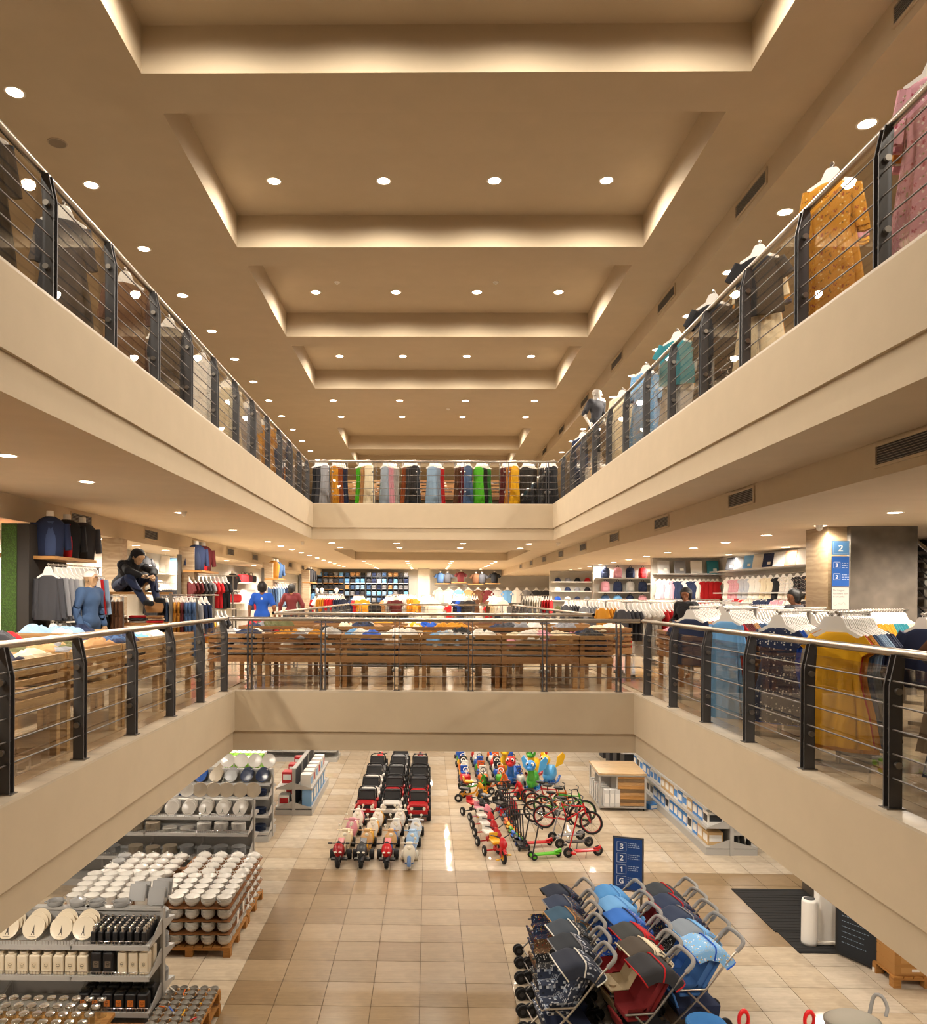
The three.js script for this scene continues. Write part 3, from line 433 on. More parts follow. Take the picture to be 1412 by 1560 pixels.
// ---------- upper level racks behind the railings ----------
{
  const rt = [[5.9, [['gown', 'pink floral', 2], ['gown', 'mustard', 1], ['gown', 'white floral', 1], ['gown', 'pink', 1]], 'pink patterned dress'], [7.35, [['gown', 'mustard floral', 2], ['maxi', 'ochre', 1], ['gown', 'pink', 1], ['gown', 'yellow', 2]], 'mustard dress'], [8.9, [['tee', 'black', 1], ['gown', 'cream', 1], ['gown', 'mustard', 1], ['gown', 'navy', 2]], 'black top and cream dress'], [10.3, [['tee', 'black', 2], ['gown', 'black floral', 2], ['gown', 'grey', 1]], 'black and charcoal dress'], [11.75, [['tee', 'teal', 1], ['gown', 'light grey', 1], ['gown', 'mustard', 1], ['gown', 'navy', 1]], 'teal top'], [13.4, [['gown', 'sky blue spotted', 1], ['gown', 'pale denim', 1], ['gown', 'white', 2]], 'sky blue spotted dress'], [15.0, [['gown', 'cream', 2], ['gown', 'white', 1], ['gown', 'tan', 1]], 'cream dress'], [18.8, [['gown', 'navy', 2], ['gown', 'yellow', 1], ['gown', 'grey', 2]], 'navy dress']];
  rt.forEach(([d, l, n]) => rack(3.72, F2, d, -0.5, 0.6, 1.62, `on the upper right rack fronted by ${n}`, l, { step: 0.1 }));
  const lf = [[6.2, 'black', 'charcoal'], [7.6, 'charcoal', 'grey'], [9.1, 'brown', 'tan'], [10.6, 'black', 'grey'], [12.1, 'white', 'charcoal'], [13.6, 'cream', 'pink'], [15.1, 'grey', 'maroon'], [16.6, 'mustard', 'white'], [18.1, 'navy', 'black']];
  lf.forEach(([d, a, b]) => rack(-3.6, F2, d, 0.55, 0.6, 1.42, `on the upper left rack of ${a} and ${b}`, [['gown', a, 1], ['maxi', a, 1], ['maxi', b, 3]], { step: 0.11 }));
  const ft = [[-2.86, 'grey', 'charcoal', 'black'], [-2.32, 'mustard', 'rust', 'navy'], [-1.72, 'cream', 'tan', 'lime green'], [-0.98, 'grey blue', 'pink', 'light grey'], [-0.55, 'black', 'charcoal', 'rust'], [0.2, 'pale denim', 'grey blue', 'red'], [0.82, 'denim', 'maroon', 'brown'], [1.42, 'lime green', 'black', 'green'], [2.0, 'yellow', 'mustard', 'maroon'], [2.62, 'black', 'charcoal', 'black'], [3.0, 'black', 'black', 'charcoal']];
  ft.forEach(([x, a, b, c], i) => rack(x, F2, 20.4 + (i % 2) * 0.14, (i % 2 ? -0.75 : 0.75) + rr(-0.15, 0.15), 0.55, 1.2, `on the end rack fronted by a ${a} dress` + (i === 10 ? ' in the corner' : ''), [['maxi', a, 1, 0.85], ['maxi', b, 2, 0.85], ['maxi', c, 2, 0.85]], { step: 0.09, label: `short rail of ${a}, ${b} and ${c} dresses at the upper end` + (i === 10 ? ' corner' : '') }));
  // a low shelf of shoes and folded stock behind the end railing
  [[-1.6, 'white'], [0.3, 'charcoal'], [1.9, 'black']].forEach(([x, c]) => bin(x, F2, 21.8, 0, 1.5, 0.8, 0.85, `slatted wooden bin of ${c} stock behind the upper end railing`, `heaped in the upper bin of ${c} stock`, [c, 'grey', 'white'], 8));
}
// ---------- ground floor, left: household goods ----------
const ceramic = mat('#d6d2cb', 0.22), ceramicGrey = mat('#9a9a99', 0.35), ceramicCream = mat('#ddd0b8', 0.3), blueGlaze = mat('#1d2b48', 0.25), taupe = mat('#b3a58f', 0.4), silver = mat('#9b9da0', 0.3, 0.8), greenP = mat('#7cc21e', 0.5), blueP = mat('#7fabd8', 0.5), orangeP = mat('#d8731c', 0.6);
const jarGlass = new THREE.MeshPhysicalMaterial({ color: 0xf2f2ee, roughness: 0.03, transmission: 1, thickness: 0, ior: 1.45 });
// back-to-back shelf unit; origin on the floor at its right end, running to -x, front towards +z
function gondola(label, pos, turn, L, H, depth, front, back, opt = {}) {
  const t = thing(opt.name ?? 'shelf_unit', label, 'shelf unit', pos, turn), m = opt.m ?? M.shelf, n = Math.max(1, Math.round(L / 0.9)), w = L / n;
  for (let i = 0; i <= n; i++) part(t, 'upright', bx(0.04, H, 0.07, -i * w, H / 2, 0), m);
  for (let i = 0; i < n; i++) part(t, 'back_panel', bb(-(i + 1) * w + 0.02, -i * w - 0.02, 0.12, H - 0.01, -0.012, 0.012), opt.panel ?? mat('#a5a39f', 0.6));
  part(t, 'top_cap', bb(-L, 0, H - 0.03, H, -0.045, 0.045), m);
  for (const [s, list] of [[1, front], [-1, back]]) for (const e of list) {
    const y = e[0], dp = e[1] ?? depth;
    for (let i = 0; i < n; i++) {
      const sh = part(t, 'shelf', [bb(-(i + 1) * w + 0.004, -i * w - 0.004, y - 0.03, y, s * 0.035, s * dp), bb(-(i + 1) * w + 0.004, -i * w - 0.004, y - 0.055, y - 0.03, s * (dp - 0.012), s * dp)], m);
      if (opt.wire && s > 0) { const g = [rod([-(i + 1) * w + 0.01, y + 0.045, s * (dp - 0.012)], [-i * w - 0.01, y + 0.045, s * (dp - 0.012)], 0.003, 4)]; for (let k = 0.02; k < w; k += 0.035) g.push(bx(0.004, 0.045, 0.004, -i * w - k, y + 0.022, s * (dp - 0.012))); part(sh, 'wire_guard', g, M.chrome); }
      for (const q of [0, 1]) part(t, 'bracket', prism([[0, y - 0.03], [s * dp, y - 0.03], [s * dp, y - 0.01], [0, y + (s > 0 ? 0.16 : 0.12)]], 0.012, -(i + q) * w + (q ? 0.008 : -0.008), 0, 0, 0, -PI / 2), m);
    }
  }
  for (const s of [-1, 1]) part(t, 'plinth', bb(-L, 0, 0, 0.12, s * 0.03, s * depth), m);
  return t;
}
const plateG = lathe([[0, 0.006], [0.06, 0.004], [0.07, 0], [0.08, 0.006], [0.128, 0.02], [0.13, 0.024], [0.124, 0.025], [0.082, 0.013], [0, 0.011]], 20);
const bowlG = lathe([[0.0, 0.004], [0.045, 0.0], [0.05, 0.008], [0.085, 0.035], [0.102, 0.07], [0.106, 0.078], [0.1, 0.077], [0.08, 0.04], [0.04, 0.014], [0, 0.012]], 18);
function plateStack(x, y, d, n, m, kind, where, s = 1, step = 0.013) {
  for (let i = 0; i < n; i++) { const o = solo('plate', `${kind} plate ${where}`, 'plate', plateG, m, [x + rr(-0.003, 0.003), y + i * step * s, z(d)], rr(0, 6), `${kind} plates ${where}`); o.scale.setScalar(s); }
}
const towerG = merge([prism([[-0.03, -0.07], [-0.018, -0.07], [-0.01, -0.035], [0.01, -0.035], [0.018, -0.07], [0.03, -0.07], [0.014, -0.02], [0.006, 0.03], [0.001, 0.075], [-0.001, 0.075], [-0.006, 0.03], [-0.014, -0.02]], 0.003)]);
function standPlates(x, y, d, n, m, kind, where, print, s = 1) {    // plates leaning one behind the other in a wire stand
  const st = thing('plate_stand', `wire stand under ${kind} plates ${where}`, 'plate stand', [x, y, z(d)], 0, `wire stands under ${kind} plates ${where}`);
  part(st, 'cradle', [tube([[-0.06, 0.0, 0.1], [-0.06, 0.006, -0.14]], 0.004, 4, 4), tube([[0.06, 0, 0.1], [0.06, 0.006, -0.14]], 0.004, 4, 4), tube([[-0.06, 0, 0.1], [-0.06, 0.05, 0.11], [0.06, 0.05, 0.11], [0.06, 0, 0.1]], 0.004, 12, 4)], M.chrome);
  for (let i = 0; i < n; i++) {
    const p = thing('plate', `${kind} plate standing upright ${where}`, 'plate', [x, y + 0.125 * s + 0.012 + i * 0.012, z(d) + 0.055 - i * 0.075], 0, `${kind} plates standing ${where}`);
    p.rotation.x = 1.15; p.scale.setScalar(s); part(p, 'dish', plateG, m);
    if (print) { const q = part(p, 'printed_tower', towerG, print, 'dark printed picture'); q.rotation.x = -PI / 2; q.position.y = 0.0125; q.position.z = 0.03; q.scale.setScalar(0.8); }
  }
}
{ // first unit: mills, plates, canisters
  const X0 = -3.15, D = 9.35;
  gondola('grey shelf unit with white plates, pepper mills and cream canisters', [X0, 0, z(D)], 0, 2.7, 1.33, 0.45, [[1.06], [0.71], [0.3]], [[1.06], [0.71], [0.3]], { wire: true });
  const mill = thing('pepper_mill', 'black square pepper mill with steel knob on the top shelf', 'pepper mill', [X0 - 0.08, 1.06, z(D) + 0.39], 0, 'black pepper mills on the top shelf');
  part(mill, 'body', [rb(0.054, 0.14, 0.054, 0.008, 0, 0.07, 0, 0, 0, 0, 1)], M.black); part(mill, 'cap', [cy(0.018, 0.015, 0.035, 0, 0.156, 0, 8), sp(0.02, 0, 0.182, 0, 1, 1, 1, 8)], M.chrome);
  for (let i = 0; i < 8; i++) for (let k = 0; k < 6; k++) if (i || k) dup(mill, [X0 - 0.08 - i * 0.083, 1.06, z(D) + 0.39 - k * 0.066], 0);
  [-3.96, -4.22, -4.54, -4.84].forEach((x, i) => standPlates(x, 1.06, D - 0.25, 3, ceramicCream, 'cream printed', 'beside the pepper mills', mat('#4a4038', 0.6)));
  const markTex = (() => { const c = document.createElement('canvas'); c.width = c.height = 64; const g = c.getContext('2d'); g.fillStyle = '#ffffff'; g.fillRect(0, 0, 64, 64); g.strokeStyle = '#26211c'; g.lineWidth = 3; g.beginPath(); g.arc(32, 36, 22, PI * 1.15, PI * 1.85); g.stroke(); g.fillStyle = '#26211c'; for (let i = 0; i < 5; i++) g.fillRect(14 + i * 7.5, 30, 5, 10); g.fillRect(20, 46, 24, 2); g.fillRect(24, 52, 16, 2); const t = new THREE.CanvasTexture(c); t.colorSpace = THREE.SRGBColorSpace; return t; })();
  const inkCream = new THREE.MeshStandardMaterial({ color: '#d8c8aa', map: markTex, roughness: 0.4 }), inkBlack = new THREE.MeshStandardMaterial({ color: '#6a5f52', map: markTex, roughness: 0.4 }), inkOrange = new THREE.MeshStandardMaterial({ color: '#c8722a', map: markTex, roughness: 0.4 });
  const can = (name, label, cat, w, h, m, lidM, ink, pos, group, lw = 0.8) => { const t = thing(name, label, cat, pos, 0, group); part(t, 'body', [rb(w, h, w, 0.018, 0, h / 2, 0)], m); part(t, 'lid', [cy(w * 0.36, w * 0.42, 0.02, 0, h + 0.008, 0, 14), cy(w * 0.42, w * 0.4, 0.018, 0, h + 0.026, 0, 14)], lidM); if (ink) part(t, 'printed_label', tf(new THREE.PlaneGeometry(w * 0.55, w * 0.62), 0, h * 0.48, w / 2 + 0.0008), ink); return t; };
  for (let i = 0; i < 8; i++) for (let k = 0; k < 2; k++) can('canister', 'square cream canister with round lid on the middle shelf', 'canister', 0.122, 0.22, ceramicCream, ceramicCream, k ? null : inkCream, [X0 - 0.78 - i * 0.138, 0.71, z(D) + 0.37 - k * 0.17], 'cream canisters on the middle shelf');
  for (let i = 0; i < 2; i++) can('canister', 'tall black square canister between the cream ones', 'canister', 0.12, 0.26, M.black, M.black, inkBlack, [X0 - 0.49 - i * 0.135, 0.71, z(D) + 0.36], 'tall black canisters on the middle shelf');
  for (let i = 0; i < 3; i++) for (let k = 0; k < 2; k++) can('canister', 'tall cream square canister at the end of the middle shelf', 'canister', 0.11, 0.26, ceramicCream, ceramicCream, k ? null : inkCream, [X0 - 0.08 - i * 0.125, 0.71, z(D) + 0.36 - k * 0.18], 'tall cream canisters on the middle shelf');
  for (let i = 0; i < 6; i++) for (let k = 0; k < 2; k++) can('jar', 'black square jar with orange label on the bottom shelf', 'jar', 0.12, 0.2, M.black, jarGlass, k ? null : inkOrange, [X0 - 0.09 - i * 0.135, 0.3, z(D) + 0.37 - k * 0.19], 'black jars on the bottom shelf');
  const pot = (x, y, d, s, m, label, group, lid = true) => { const t = thing('casserole_dish', label, 'casserole', [x, y, z(d)], rr(-0.4, 0.4), group); t.scale.setScalar(s); part(t, 'body', lathe([[0, 0], [0.09, 0], [0.115, 0.02], [0.12, 0.075], [0.112, 0.075], [0.105, 0.02], [0, 0.012]], 18), m); for (const q of [-1, 1]) part(t, 'handle', to(0.028, 0.008, q * 0.125, 0.055, 0, PI / 2, 0, 0, 5, 10), m); if (lid) part(t, 'lid', lathe([[0.118, 0.075], [0.11, 0.088], [0.06, 0.11], [0.016, 0.116], [0.014, 0.128], [0.022, 0.14], [0, 0.147]], 18), m); return t; };
  gondola.pot = pot;
  [[-3.95, 0], [-4.18, 1], [-3.66, 0], [-4.45, 0]].forEach(([x, l]) => pot(x, 1.33, D + 0.02, 0.8, ceramicGrey, 'grey handled baking dish on top of the shelf unit', 'grey dishes on the shelf unit top', !!l));
  for (let i = 0; i < 5; i++) { const o = solo('baking_tray', 'grey square tray leaning at the end of the shelf unit', 'tray', [rb(0.2, 0.03, 0.2, 0.01, 0, 0, 0), bx(0.15, 0.004, 0.15, 0, 0.016, 0)], ceramicGrey, [X0 - 0.1 - (i % 2) * 0.25, 1.43 + 0.02 * (i % 3), z(D) - 0.06 - i * 0.07], 0, 'grey trays leaning on the shelf unit'); o.rotation.x = 1.2; }
  for (const [y, n] of [[1.06, 9], [0.71, 14], [0.3, 12]]) plateStack(X0 - 0.15, y, D + 0.26, n, ceramicGrey, 'grey', 'stacked behind the pepper mill unit at height ' + ['top', 'middle', 'bottom'][y > 1 ? 0 : y > 0.5 ? 1 : 2]);
  for (let i = 0; i < 4; i++) { const t = thing('wooden_crate', 'wooden crate at the foot of the canister shelf', 'crate', [X0 - 0.24 - i * 0.48, 0, z(8.74)], 0, 'wooden crates at the foot of the shelf'); for (let k = 0; k < 3; k++) part(t, 'board', bx(0.46, 0.065, 0.02, 0, 0.05 + k * 0.075, 0.1), [M.wood, M.wood2, M.wood3][k]); part(t, 'box_body', bx(0.44, 0.22, 0.17, 0, 0.115, 0), M.wood3); }
  // clear jars on a low table
  const tb = thing('low_table', 'low table under the clear glass jars', 'table', [-4.1, 0, z(8.05)]); part(tb, 'top', bx(1.5, 0.04, 0.75, 0, 0.54, 0), M.pine); for (const a of [-1, 1]) for (const b of [-1, 1]) part(tb, 'leg', bx(0.06, 0.52, 0.06, a * 0.68, 0.26, b * 0.32), M.pine);
  const gj = thing('glass_jar', 'clear glass jar with steel lid in the rows beside the canister shelf', 'jar', [-3.46, 0.56, z(8.34)], 0, 'clear glass jars on the low table');
  part(gj, 'body', lathe([[0, 0.004], [0.05, 0], [0.055, 0.01], [0.055, 0.15], [0.045, 0.17], [0.044, 0.185]], 14), jarGlass); part(gj, 'lid', lathe([[0, 0.2], [0.046, 0.198], [0.049, 0.19], [0.049, 0.178]], 14), M.chrome);
  for (let i = 0; i < 10; i++) for (let k = 0; k < 4; k++) if (i || k) dup(gj, [-3.46 - i * 0.135, 0.56, z(8.34 - k * 0.155)], 0);
}
function pallet(label, x, d, w, dp, h = 0.14, m = M.pallet) {
  const t = thing('pallet', label, 'pallet', [x, 0, z(d)]), n = Math.round(w / 0.13);
  for (let i = 0; i < n; i++) part(t, 'deck_board', bx(w / n - 0.015, 0.02, dp, -w / 2 + (i + 0.5) * w / n, h - 0.01, 0), m);
  for (const a of [-1, 0, 1]) { part(t, 'stringer', bx(w, 0.025, 0.1, 0, h - 0.033, a * (dp / 2 - 0.05)), m); for (const b of [-1, 0, 1]) part(t, 'block', bx(0.1, h - 0.045, 0.1, b * (w / 2 - 0.05), (h - 0.045) / 2, a * (dp / 2 - 0.05)), m); }
  return t;
}
{ // bowls stacked on pallets with board sheets between
  const XR0 = -2.72, layers = [0.14, 0.32, 0.5, 0.68];
  for (const [x, d, n] of [[-3.32, 11.46, 'bowls'], [-3.32, 12.58, 'soup tureens'], [-4.55, 11.46, 'white pots'], [-4.55, 12.58, 'lidded casseroles']]) pallet(`wooden pallet carrying white ${n}`, x, d, 1.16, 1.06);
  const w = [-1, 1].length;
  for (const [x, d, n] of [[-3.32, 11.46, 'bowls'], [-3.32, 12.58, 'tureens'], [-4.55, 11.46, 'white pots'], [-4.55, 12.58, 'casseroles']]) for (const y of layers.slice(1)) solo('layer_board', `thin brown board between the layers of ${n}, ${y < 0.4 ? 'lowest' : y < 0.6 ? 'middle' : 'topmost'}`, 'board', [bx(1.14, 0.01, 1.05)], M.ply, [x, y - 0.007, z(d)]);
  const stack = (x, y, d, n, where) => { for (let i = 0; i < n; i++) solo('bowl', `white porcelain bowl ${where}`, 'bowl', bowlG, ceramic, [x, y + i * 0.019, z(d)], rr(0, 6), `white bowls ${where}`); };
  for (let i = 0; i < 5; i++) for (let k = 0; k < 5; k++) {
    const x = XR0 - 0.13 - i * 0.226, d = 11.04 + k * 0.216;
    stack(x, 0.68, d, k ? 3 : 4, 'on top of the pallet of bowls');
    if (k === 0 || i === 0) layers.slice(0, 3).forEach((y, j) => stack(x, y, d, 5, `on the ${['lowest', 'second', 'third'][j]} layer of the bowl pallet`));
  }
  const tureen = thing('soup_tureen', 'white lidded soup tureen on top of the rear pallet', 'tureen', [0, 0, 0], 0, 'white tureens on the rear pallet');
  part(tureen, 'bowl', lathe([[0, 0], [0.05, 0], [0.055, 0.015], [0.1, 0.05], [0.105, 0.085], [0, 0.085]], 18), ceramic); part(tureen, 'lid', lathe([[0.107, 0.085], [0.1, 0.1], [0.06, 0.128], [0.012, 0.135], [0.02, 0.152], [0, 0.16]], 18), ceramic); for (const q of [-1, 1]) part(tureen, 'handle', to(0.022, 0.007, q * 0.11, 0.065, 0, 0, 0, 0, 5, 10), ceramic);
  let first = true;
  const tu = (x, y, d, lb) => { if (first) { tureen.position.set(x, y, z(d)); first = false; } else dup(tureen, [x, y, z(d)], 0, lb); };
  for (let i = 0; i < 4; i++) for (let k = 0; k < 4; k++) tu(XR0 - 0.14 - i * 0.27, 0.68, 12.18 + k * 0.25);
  for (let k = 0; k < 4; k++) layers.slice(0, 3).forEach((y, j) => tu(XR0 - 0.14, y, 12.18 + k * 0.25, `white lidded soup tureen on the ${['lowest', 'second', 'third'][j]} layer of the rear pallet`));
  const cup = thing('serving_pot', 'white straight-sided pot on the pallet beside the bowls', 'pot', [0, 0, 0], 0, 'white pots beside the bowls'); part(cup, 'body', lathe([[0, 0.004], [0.095, 0], [0.105, 0.01], [0.112, 0.13], [0.105, 0.13], [0.097, 0.02], [0, 0.015]], 18), ceramic); cup.position.set(-4.02, 0.68, z(11.06));
  for (let i = 0; i < 5; i++) for (let k = 0; k < 5; k++) if (i || k) dup(cup, [-4.02 - i * 0.24 - k * 0.02, 0.68, z(11.06 + k * 0.215)], 0);
  for (let i = 0; i < 5; i++) for (let k = 0; k < 4; k++) gondola.pot(-4.06 - i * 0.235, 0.68, 12.16 + k * 0.26, 0.88, i > 3 && k > 1 ? ceramicGrey : ceramic, i > 3 && k > 1 ? 'grey lidded casserole at the back of the pallets' : 'white lidded casserole on the pallet behind the pots', i > 3 && k > 1 ? 'grey casseroles' : 'white casseroles on the pallet');
  // corner straps and price cards
  for (let k = 0; k < 3; k++) solo('price_card', 'white price card on the side of the bowl pallet', 'price card', [bx(0.004, 0.16, 0.09)], M.white, [XR0 - 0.004, 0.42 + 0.02 * k, z(11.3 + 0.34 * k)], 0, 'price cards on the bowl pallet');
  // low pallet of small pots
  for (const [y, lb] of [[0, 'lower'], [0.16, 'upper']]) { const p = pallet(`${lb} wooden pallet under the small grey pots`, -2.8, 9.02, 0.62, 0.95, 0.13); p.position.y = y; }
  const sm = thing('ramekin', 'small grey handled pot on the low pallet', 'pot', [0, 0, 0], 0, 'small grey pots on the low pallet'); part(sm, 'body', lathe([[0, 0.004], [0.035, 0], [0.042, 0.01], [0.048, 0.05], [0.042, 0.05], [0.036, 0.012], [0, 0.01]], 14), mat('#8b857b', 0.4)); for (const q of [-1, 1]) part(sm, 'handle', bx(0.02, 0.008, 0.025, q * 0.052, 0.042, 0), mat('#8b857b', 0.4));
  sm.position.set(-2.55, 0.29, z(8.62));
  for (let i = 0; i < 5; i++) for (let k = 0; k < 8; k++) if (i || k) dup(sm, [-2.55 - i * 0.122, 0.29, z(8.62 + k * 0.115)], rr(-0.5, 0.5));
  [['red', '#c01a18'], ['yellow', '#e2a911'], ['blue', '#1e57b8'], ['orange', '#dd6a14'], ['yellow', '#e2a911'], ['black', '#18181a'], ['orange', '#dd6a14'], ['white', '#e8e4dc']].forEach(([n, c], i) => { const o = thing('butter_spreader', `small ${n} handled spreader lying in a grey pot`, 'spreader', [-2.62 - (i % 4) * 0.125, 0.335, z(8.7 + i * 0.09)], i * 1.3, 'spreaders in the grey pots'); part(o, 'handle', rod([0, 0.0, 0], [0.07, 0.035, 0], 0.008, 6), mat(c, 0.5)); part(o, 'blade', bx(0.05, 0.003, 0.012, -0.02, -0.005, 0, 0, 0, 0.4), M.chrome); });
}
{ // second unit: stacked and standing plates
  const X0 = -3.1, D = 14.0;
  gondola('grey shelf unit with stacks of white and grey plates and plates on stands', [X0, 0, z(D)], 0, 3.6, 1.41, 0.45, [[1.16, 0.26], [0.93], [0.52]], [[1.1], [0.7], [0.3]], { wire: true });
  const mp = [[ceramic, 'white', 0], [ceramic, 'white', 0], [ceramic, 'white', 0], [ceramic, 'white', 0], [ceramic, 'white', 0], [taupe, 'taupe', 0], [taupe, 'taupe', 0]];
  mp.forEach(([m, k], i) => { const x = X0 - 0.2 - i * 0.3; standPlates(x, 1.16, D - 0.15, 3, m, k, 'on the top of the plate unit', i < 3 ? mat('#4a5a4a', 0.6) : null, 0.95); plateStack(x, 0.93, D - 0.3, i === 3 || i === 4 ? 4 : 11, i < 5 ? ceramic : taupe, i < 5 ? 'white' : 'taupe', 'stacked on the upper shelf of the plate unit', 0.95); plateStack(x, 0.52, D - 0.3, i % 3 === 2 ? 9 : 11, i < 4 ? ceramicGrey : taupe, i < 4 ? 'grey' : 'taupe', 'stacked on the lower shelf of the plate unit', 0.95); });
  [[0, ceramicGrey, 'grey'], [1, mat('#3a4a5c', 0.4), 'slate blue'], [2, M.black, 'black']].forEach(([i, m, k]) => plateStack(X0 - 2.4 - i * 0.3, 0.52, D - 0.3, 10, m, k, 'stacked at the far end of the plate unit', 0.95));
  for (let i = 0; i < 8; i++) { const p = solo('plate', `${i < 5 ? 'beige' : 'white'} plate on edge along the top of the plate unit`, 'plate', plateG, i < 5 ? taupe : ceramic, [X0 - 0.02 - i * 0.24, 1.54, z(D + 0.1)], 0, `${i < 5 ? 'beige' : 'white'} plates along the unit top`); p.rotation.x = 1.2; const q = solo('plate', `${i < 5 ? 'beige' : 'white'} plate on edge along the top of the plate unit`, 'plate', plateG, i < 5 ? taupe : ceramic, [X0 - 0.06 - i * 0.24, 1.53, z(D + 0.17)], 0, `${i < 5 ? 'beige' : 'white'} plates along the unit top`); q.rotation.x = 1.2; }
  // third unit: dark blue plates
  const E = 16.45, X1 = -3.25;
  gondola('grey shelf unit with dark blue plates and bowls', [X1, 0, z(E)], 0, 3.0, 1.41, 0.42, [[1.16, 0.26], [0.92], [0.55], [0.2]], [[1.0], [0.6], [0.25]]);
  [[blueGlaze, 'dark blue'], [blueGlaze, 'dark blue'], [ceramicGrey, 'grey rimmed'], [taupe, 'square taupe'], [mat('#24509c', 0.3), 'bright blue'], [mat('#24509c', 0.3), 'bright blue']].forEach(([m, k], i) => { standPlates(X1 - 0.18 - i * 0.32, 1.16, E - 0.15, 3, m, k, 'on the top of the blue plate unit', null, 1); plateStack(X1 - 0.18 - i * 0.32, 0.92, E - 0.28, 9, m, k, 'stacked on the upper shelf of the blue plate unit', 0.9); });
  for (const y of [0.55, 0.2]) for (let i = 0; i < 3; i++) plateStack(X1 - 0.2 - i * 0.3, y, E - 0.28, 9, blueGlaze, 'dark blue', `in a stack on the ${y > 0.4 ? 'third' : 'bottom'} shelf of the blue plate unit`, 0.95);
  for (let i = 0; i < 7; i++) { const p = solo('plate', 'large white plate on edge along the top of the blue plate unit', 'plate', plateG, ceramic, [X1 - 0.1 - i * 0.29, 1.55, z(E + 0.1)], 0, 'white plates along the blue unit top'); p.rotation.x = 1.2; p.scale.setScalar(1.15); }
}
// boxed goods: a box with a printed panel
function carton(label, cat, w, h, d, base, panel, pos, turn, group, name = 'carton') {
  const t = thing(name, label, cat, pos, turn, group); part(t, 'box_body', [rb(w, h, d, 0.005, 0, h / 2, 0, 0, 0, 0, 1)], base); part(t, 'printed_panel', bx(w * 0.8, h * 0.55, 0.002, 0, h * 0.5, d / 2), panel); part(t, 'side_panel', bx(0.002, h * 0.5, d * 0.8, w / 2, h * 0.55, 0), panel); return t;
}
{ // boxed kitchenware island and beyond, left of the aisle
  const D = 19.2, X = -3.05, wh = mat('#e4e2dd', 0.5), rd = mat('#b21a1f', 0.5);
  gondola('grey shelf unit with boxed kitchenware beside the aisle', [X - 0.02, 0, z(18)], -PI / 2, 3.0, 1.08, 0.42, [[0.62], [0.18]], [[0.62], [0.18]], { panel: M.dark });
  for (let i = 0; i < 6; i++) { carton('light blue printed carton standing along the boxed kitchenware unit', 'box', 0.3, 0.38, 0.22, blueP, wh, [X + 0.26, 0.18, z(18.25 + i * 0.42)], PI / 2, 'light blue cartons'); carton('white kettle carton on the upper shelf of the boxed kitchenware unit', 'box', 0.26, 0.3, 0.24, wh, i % 2 ? rd : blueP, [X + 0.24, 0.62, z(18.2 + i * 0.42)], PI / 2, 'white kettle cartons'); carton('red boxed pan on the rear side of the boxed kitchenware unit', 'box', 0.3, 0.26, 0.24, i % 2 ? rd : wh, i % 2 ? wh : rd, [X - 0.26, i % 2 ? 0.62 : 0.18, z(18.2 + i * 0.42)], -PI / 2, 'boxed pans at the rear side'); }
  for (let i = 0; i < 7; i++) for (let k = 0; k < 3; k++) carton('green and white slim carton stacked behind the blue plate unit', 'box', 0.1, 0.32, 0.24, k % 2 ? greenP : wh, k % 2 ? wh : greenP, [-3.78 - i * 0.115, 1.12 + 0.0 * k, z(17.5 + k * 0.28)], 0, 'green and white cartons');
  const tb = thing('display_table', 'display table under the green cartons', 'table', [-4.15, 0, z(17.78)]); part(tb, 'top', bx(1.0, 0.04, 0.95, 0, 1.1, 0), M.shelf); for (const a of [-1, 1]) for (const b of [-1, 1]) part(tb, 'leg', bx(0.05, 1.08, 0.05, a * 0.46, 0.54, b * 0.43), M.shelf);
  // roasting racks and small ware, then the toy vegetables shelf
  gondola('grey shelf unit with green and red plastic fruit', [-2.75, 0, z(24.2)], 0, 2.6, 1.6, 0.45, [[1.2], [0.8], [0.35]], [[1.2], [0.8]], { });
  for (let i = 0; i < 26; i++) solo('plastic_fruit', `${i % 3 === 0 ? 'red' : i % 3 === 1 ? 'green' : 'orange'} plastic fruit on the shelf at the end of the aisle`, 'toy', [sp(0.055, 0, 0.05, 0, 1, 0.9, 1, 10), cy(0.006, 0.004, 0.03, 0, 0.11, 0, 5)], i % 3 === 0 ? rd : i % 3 === 1 ? greenP : orangeP, [-2.85 - (i % 9) * 0.12, 0.35, z(23.8 + Math.floor(i / 9) * 0.12)], 0, `${i % 3 === 0 ? 'red' : i % 3 === 1 ? 'green' : 'orange'} plastic fruit`);
  for (let i = 0; i < 9; i++) carton('tall grey boxed kitchen set on the fruit shelf unit', 'box', 0.2, 0.32, 0.2, mat('#8d8a86', 0.5), wh, [-2.88 - i * 0.23, 0.8, z(23.9)], 0, 'grey boxed sets');
  for (let i = 0; i < 8; i++) carton('red and white boxed pan on the top shelf of the fruit unit', 'box', 0.24, 0.3, 0.2, rd, wh, [-2.9 - i * 0.27, 1.2, z(23.9)], 0, 'red boxed pans');
}
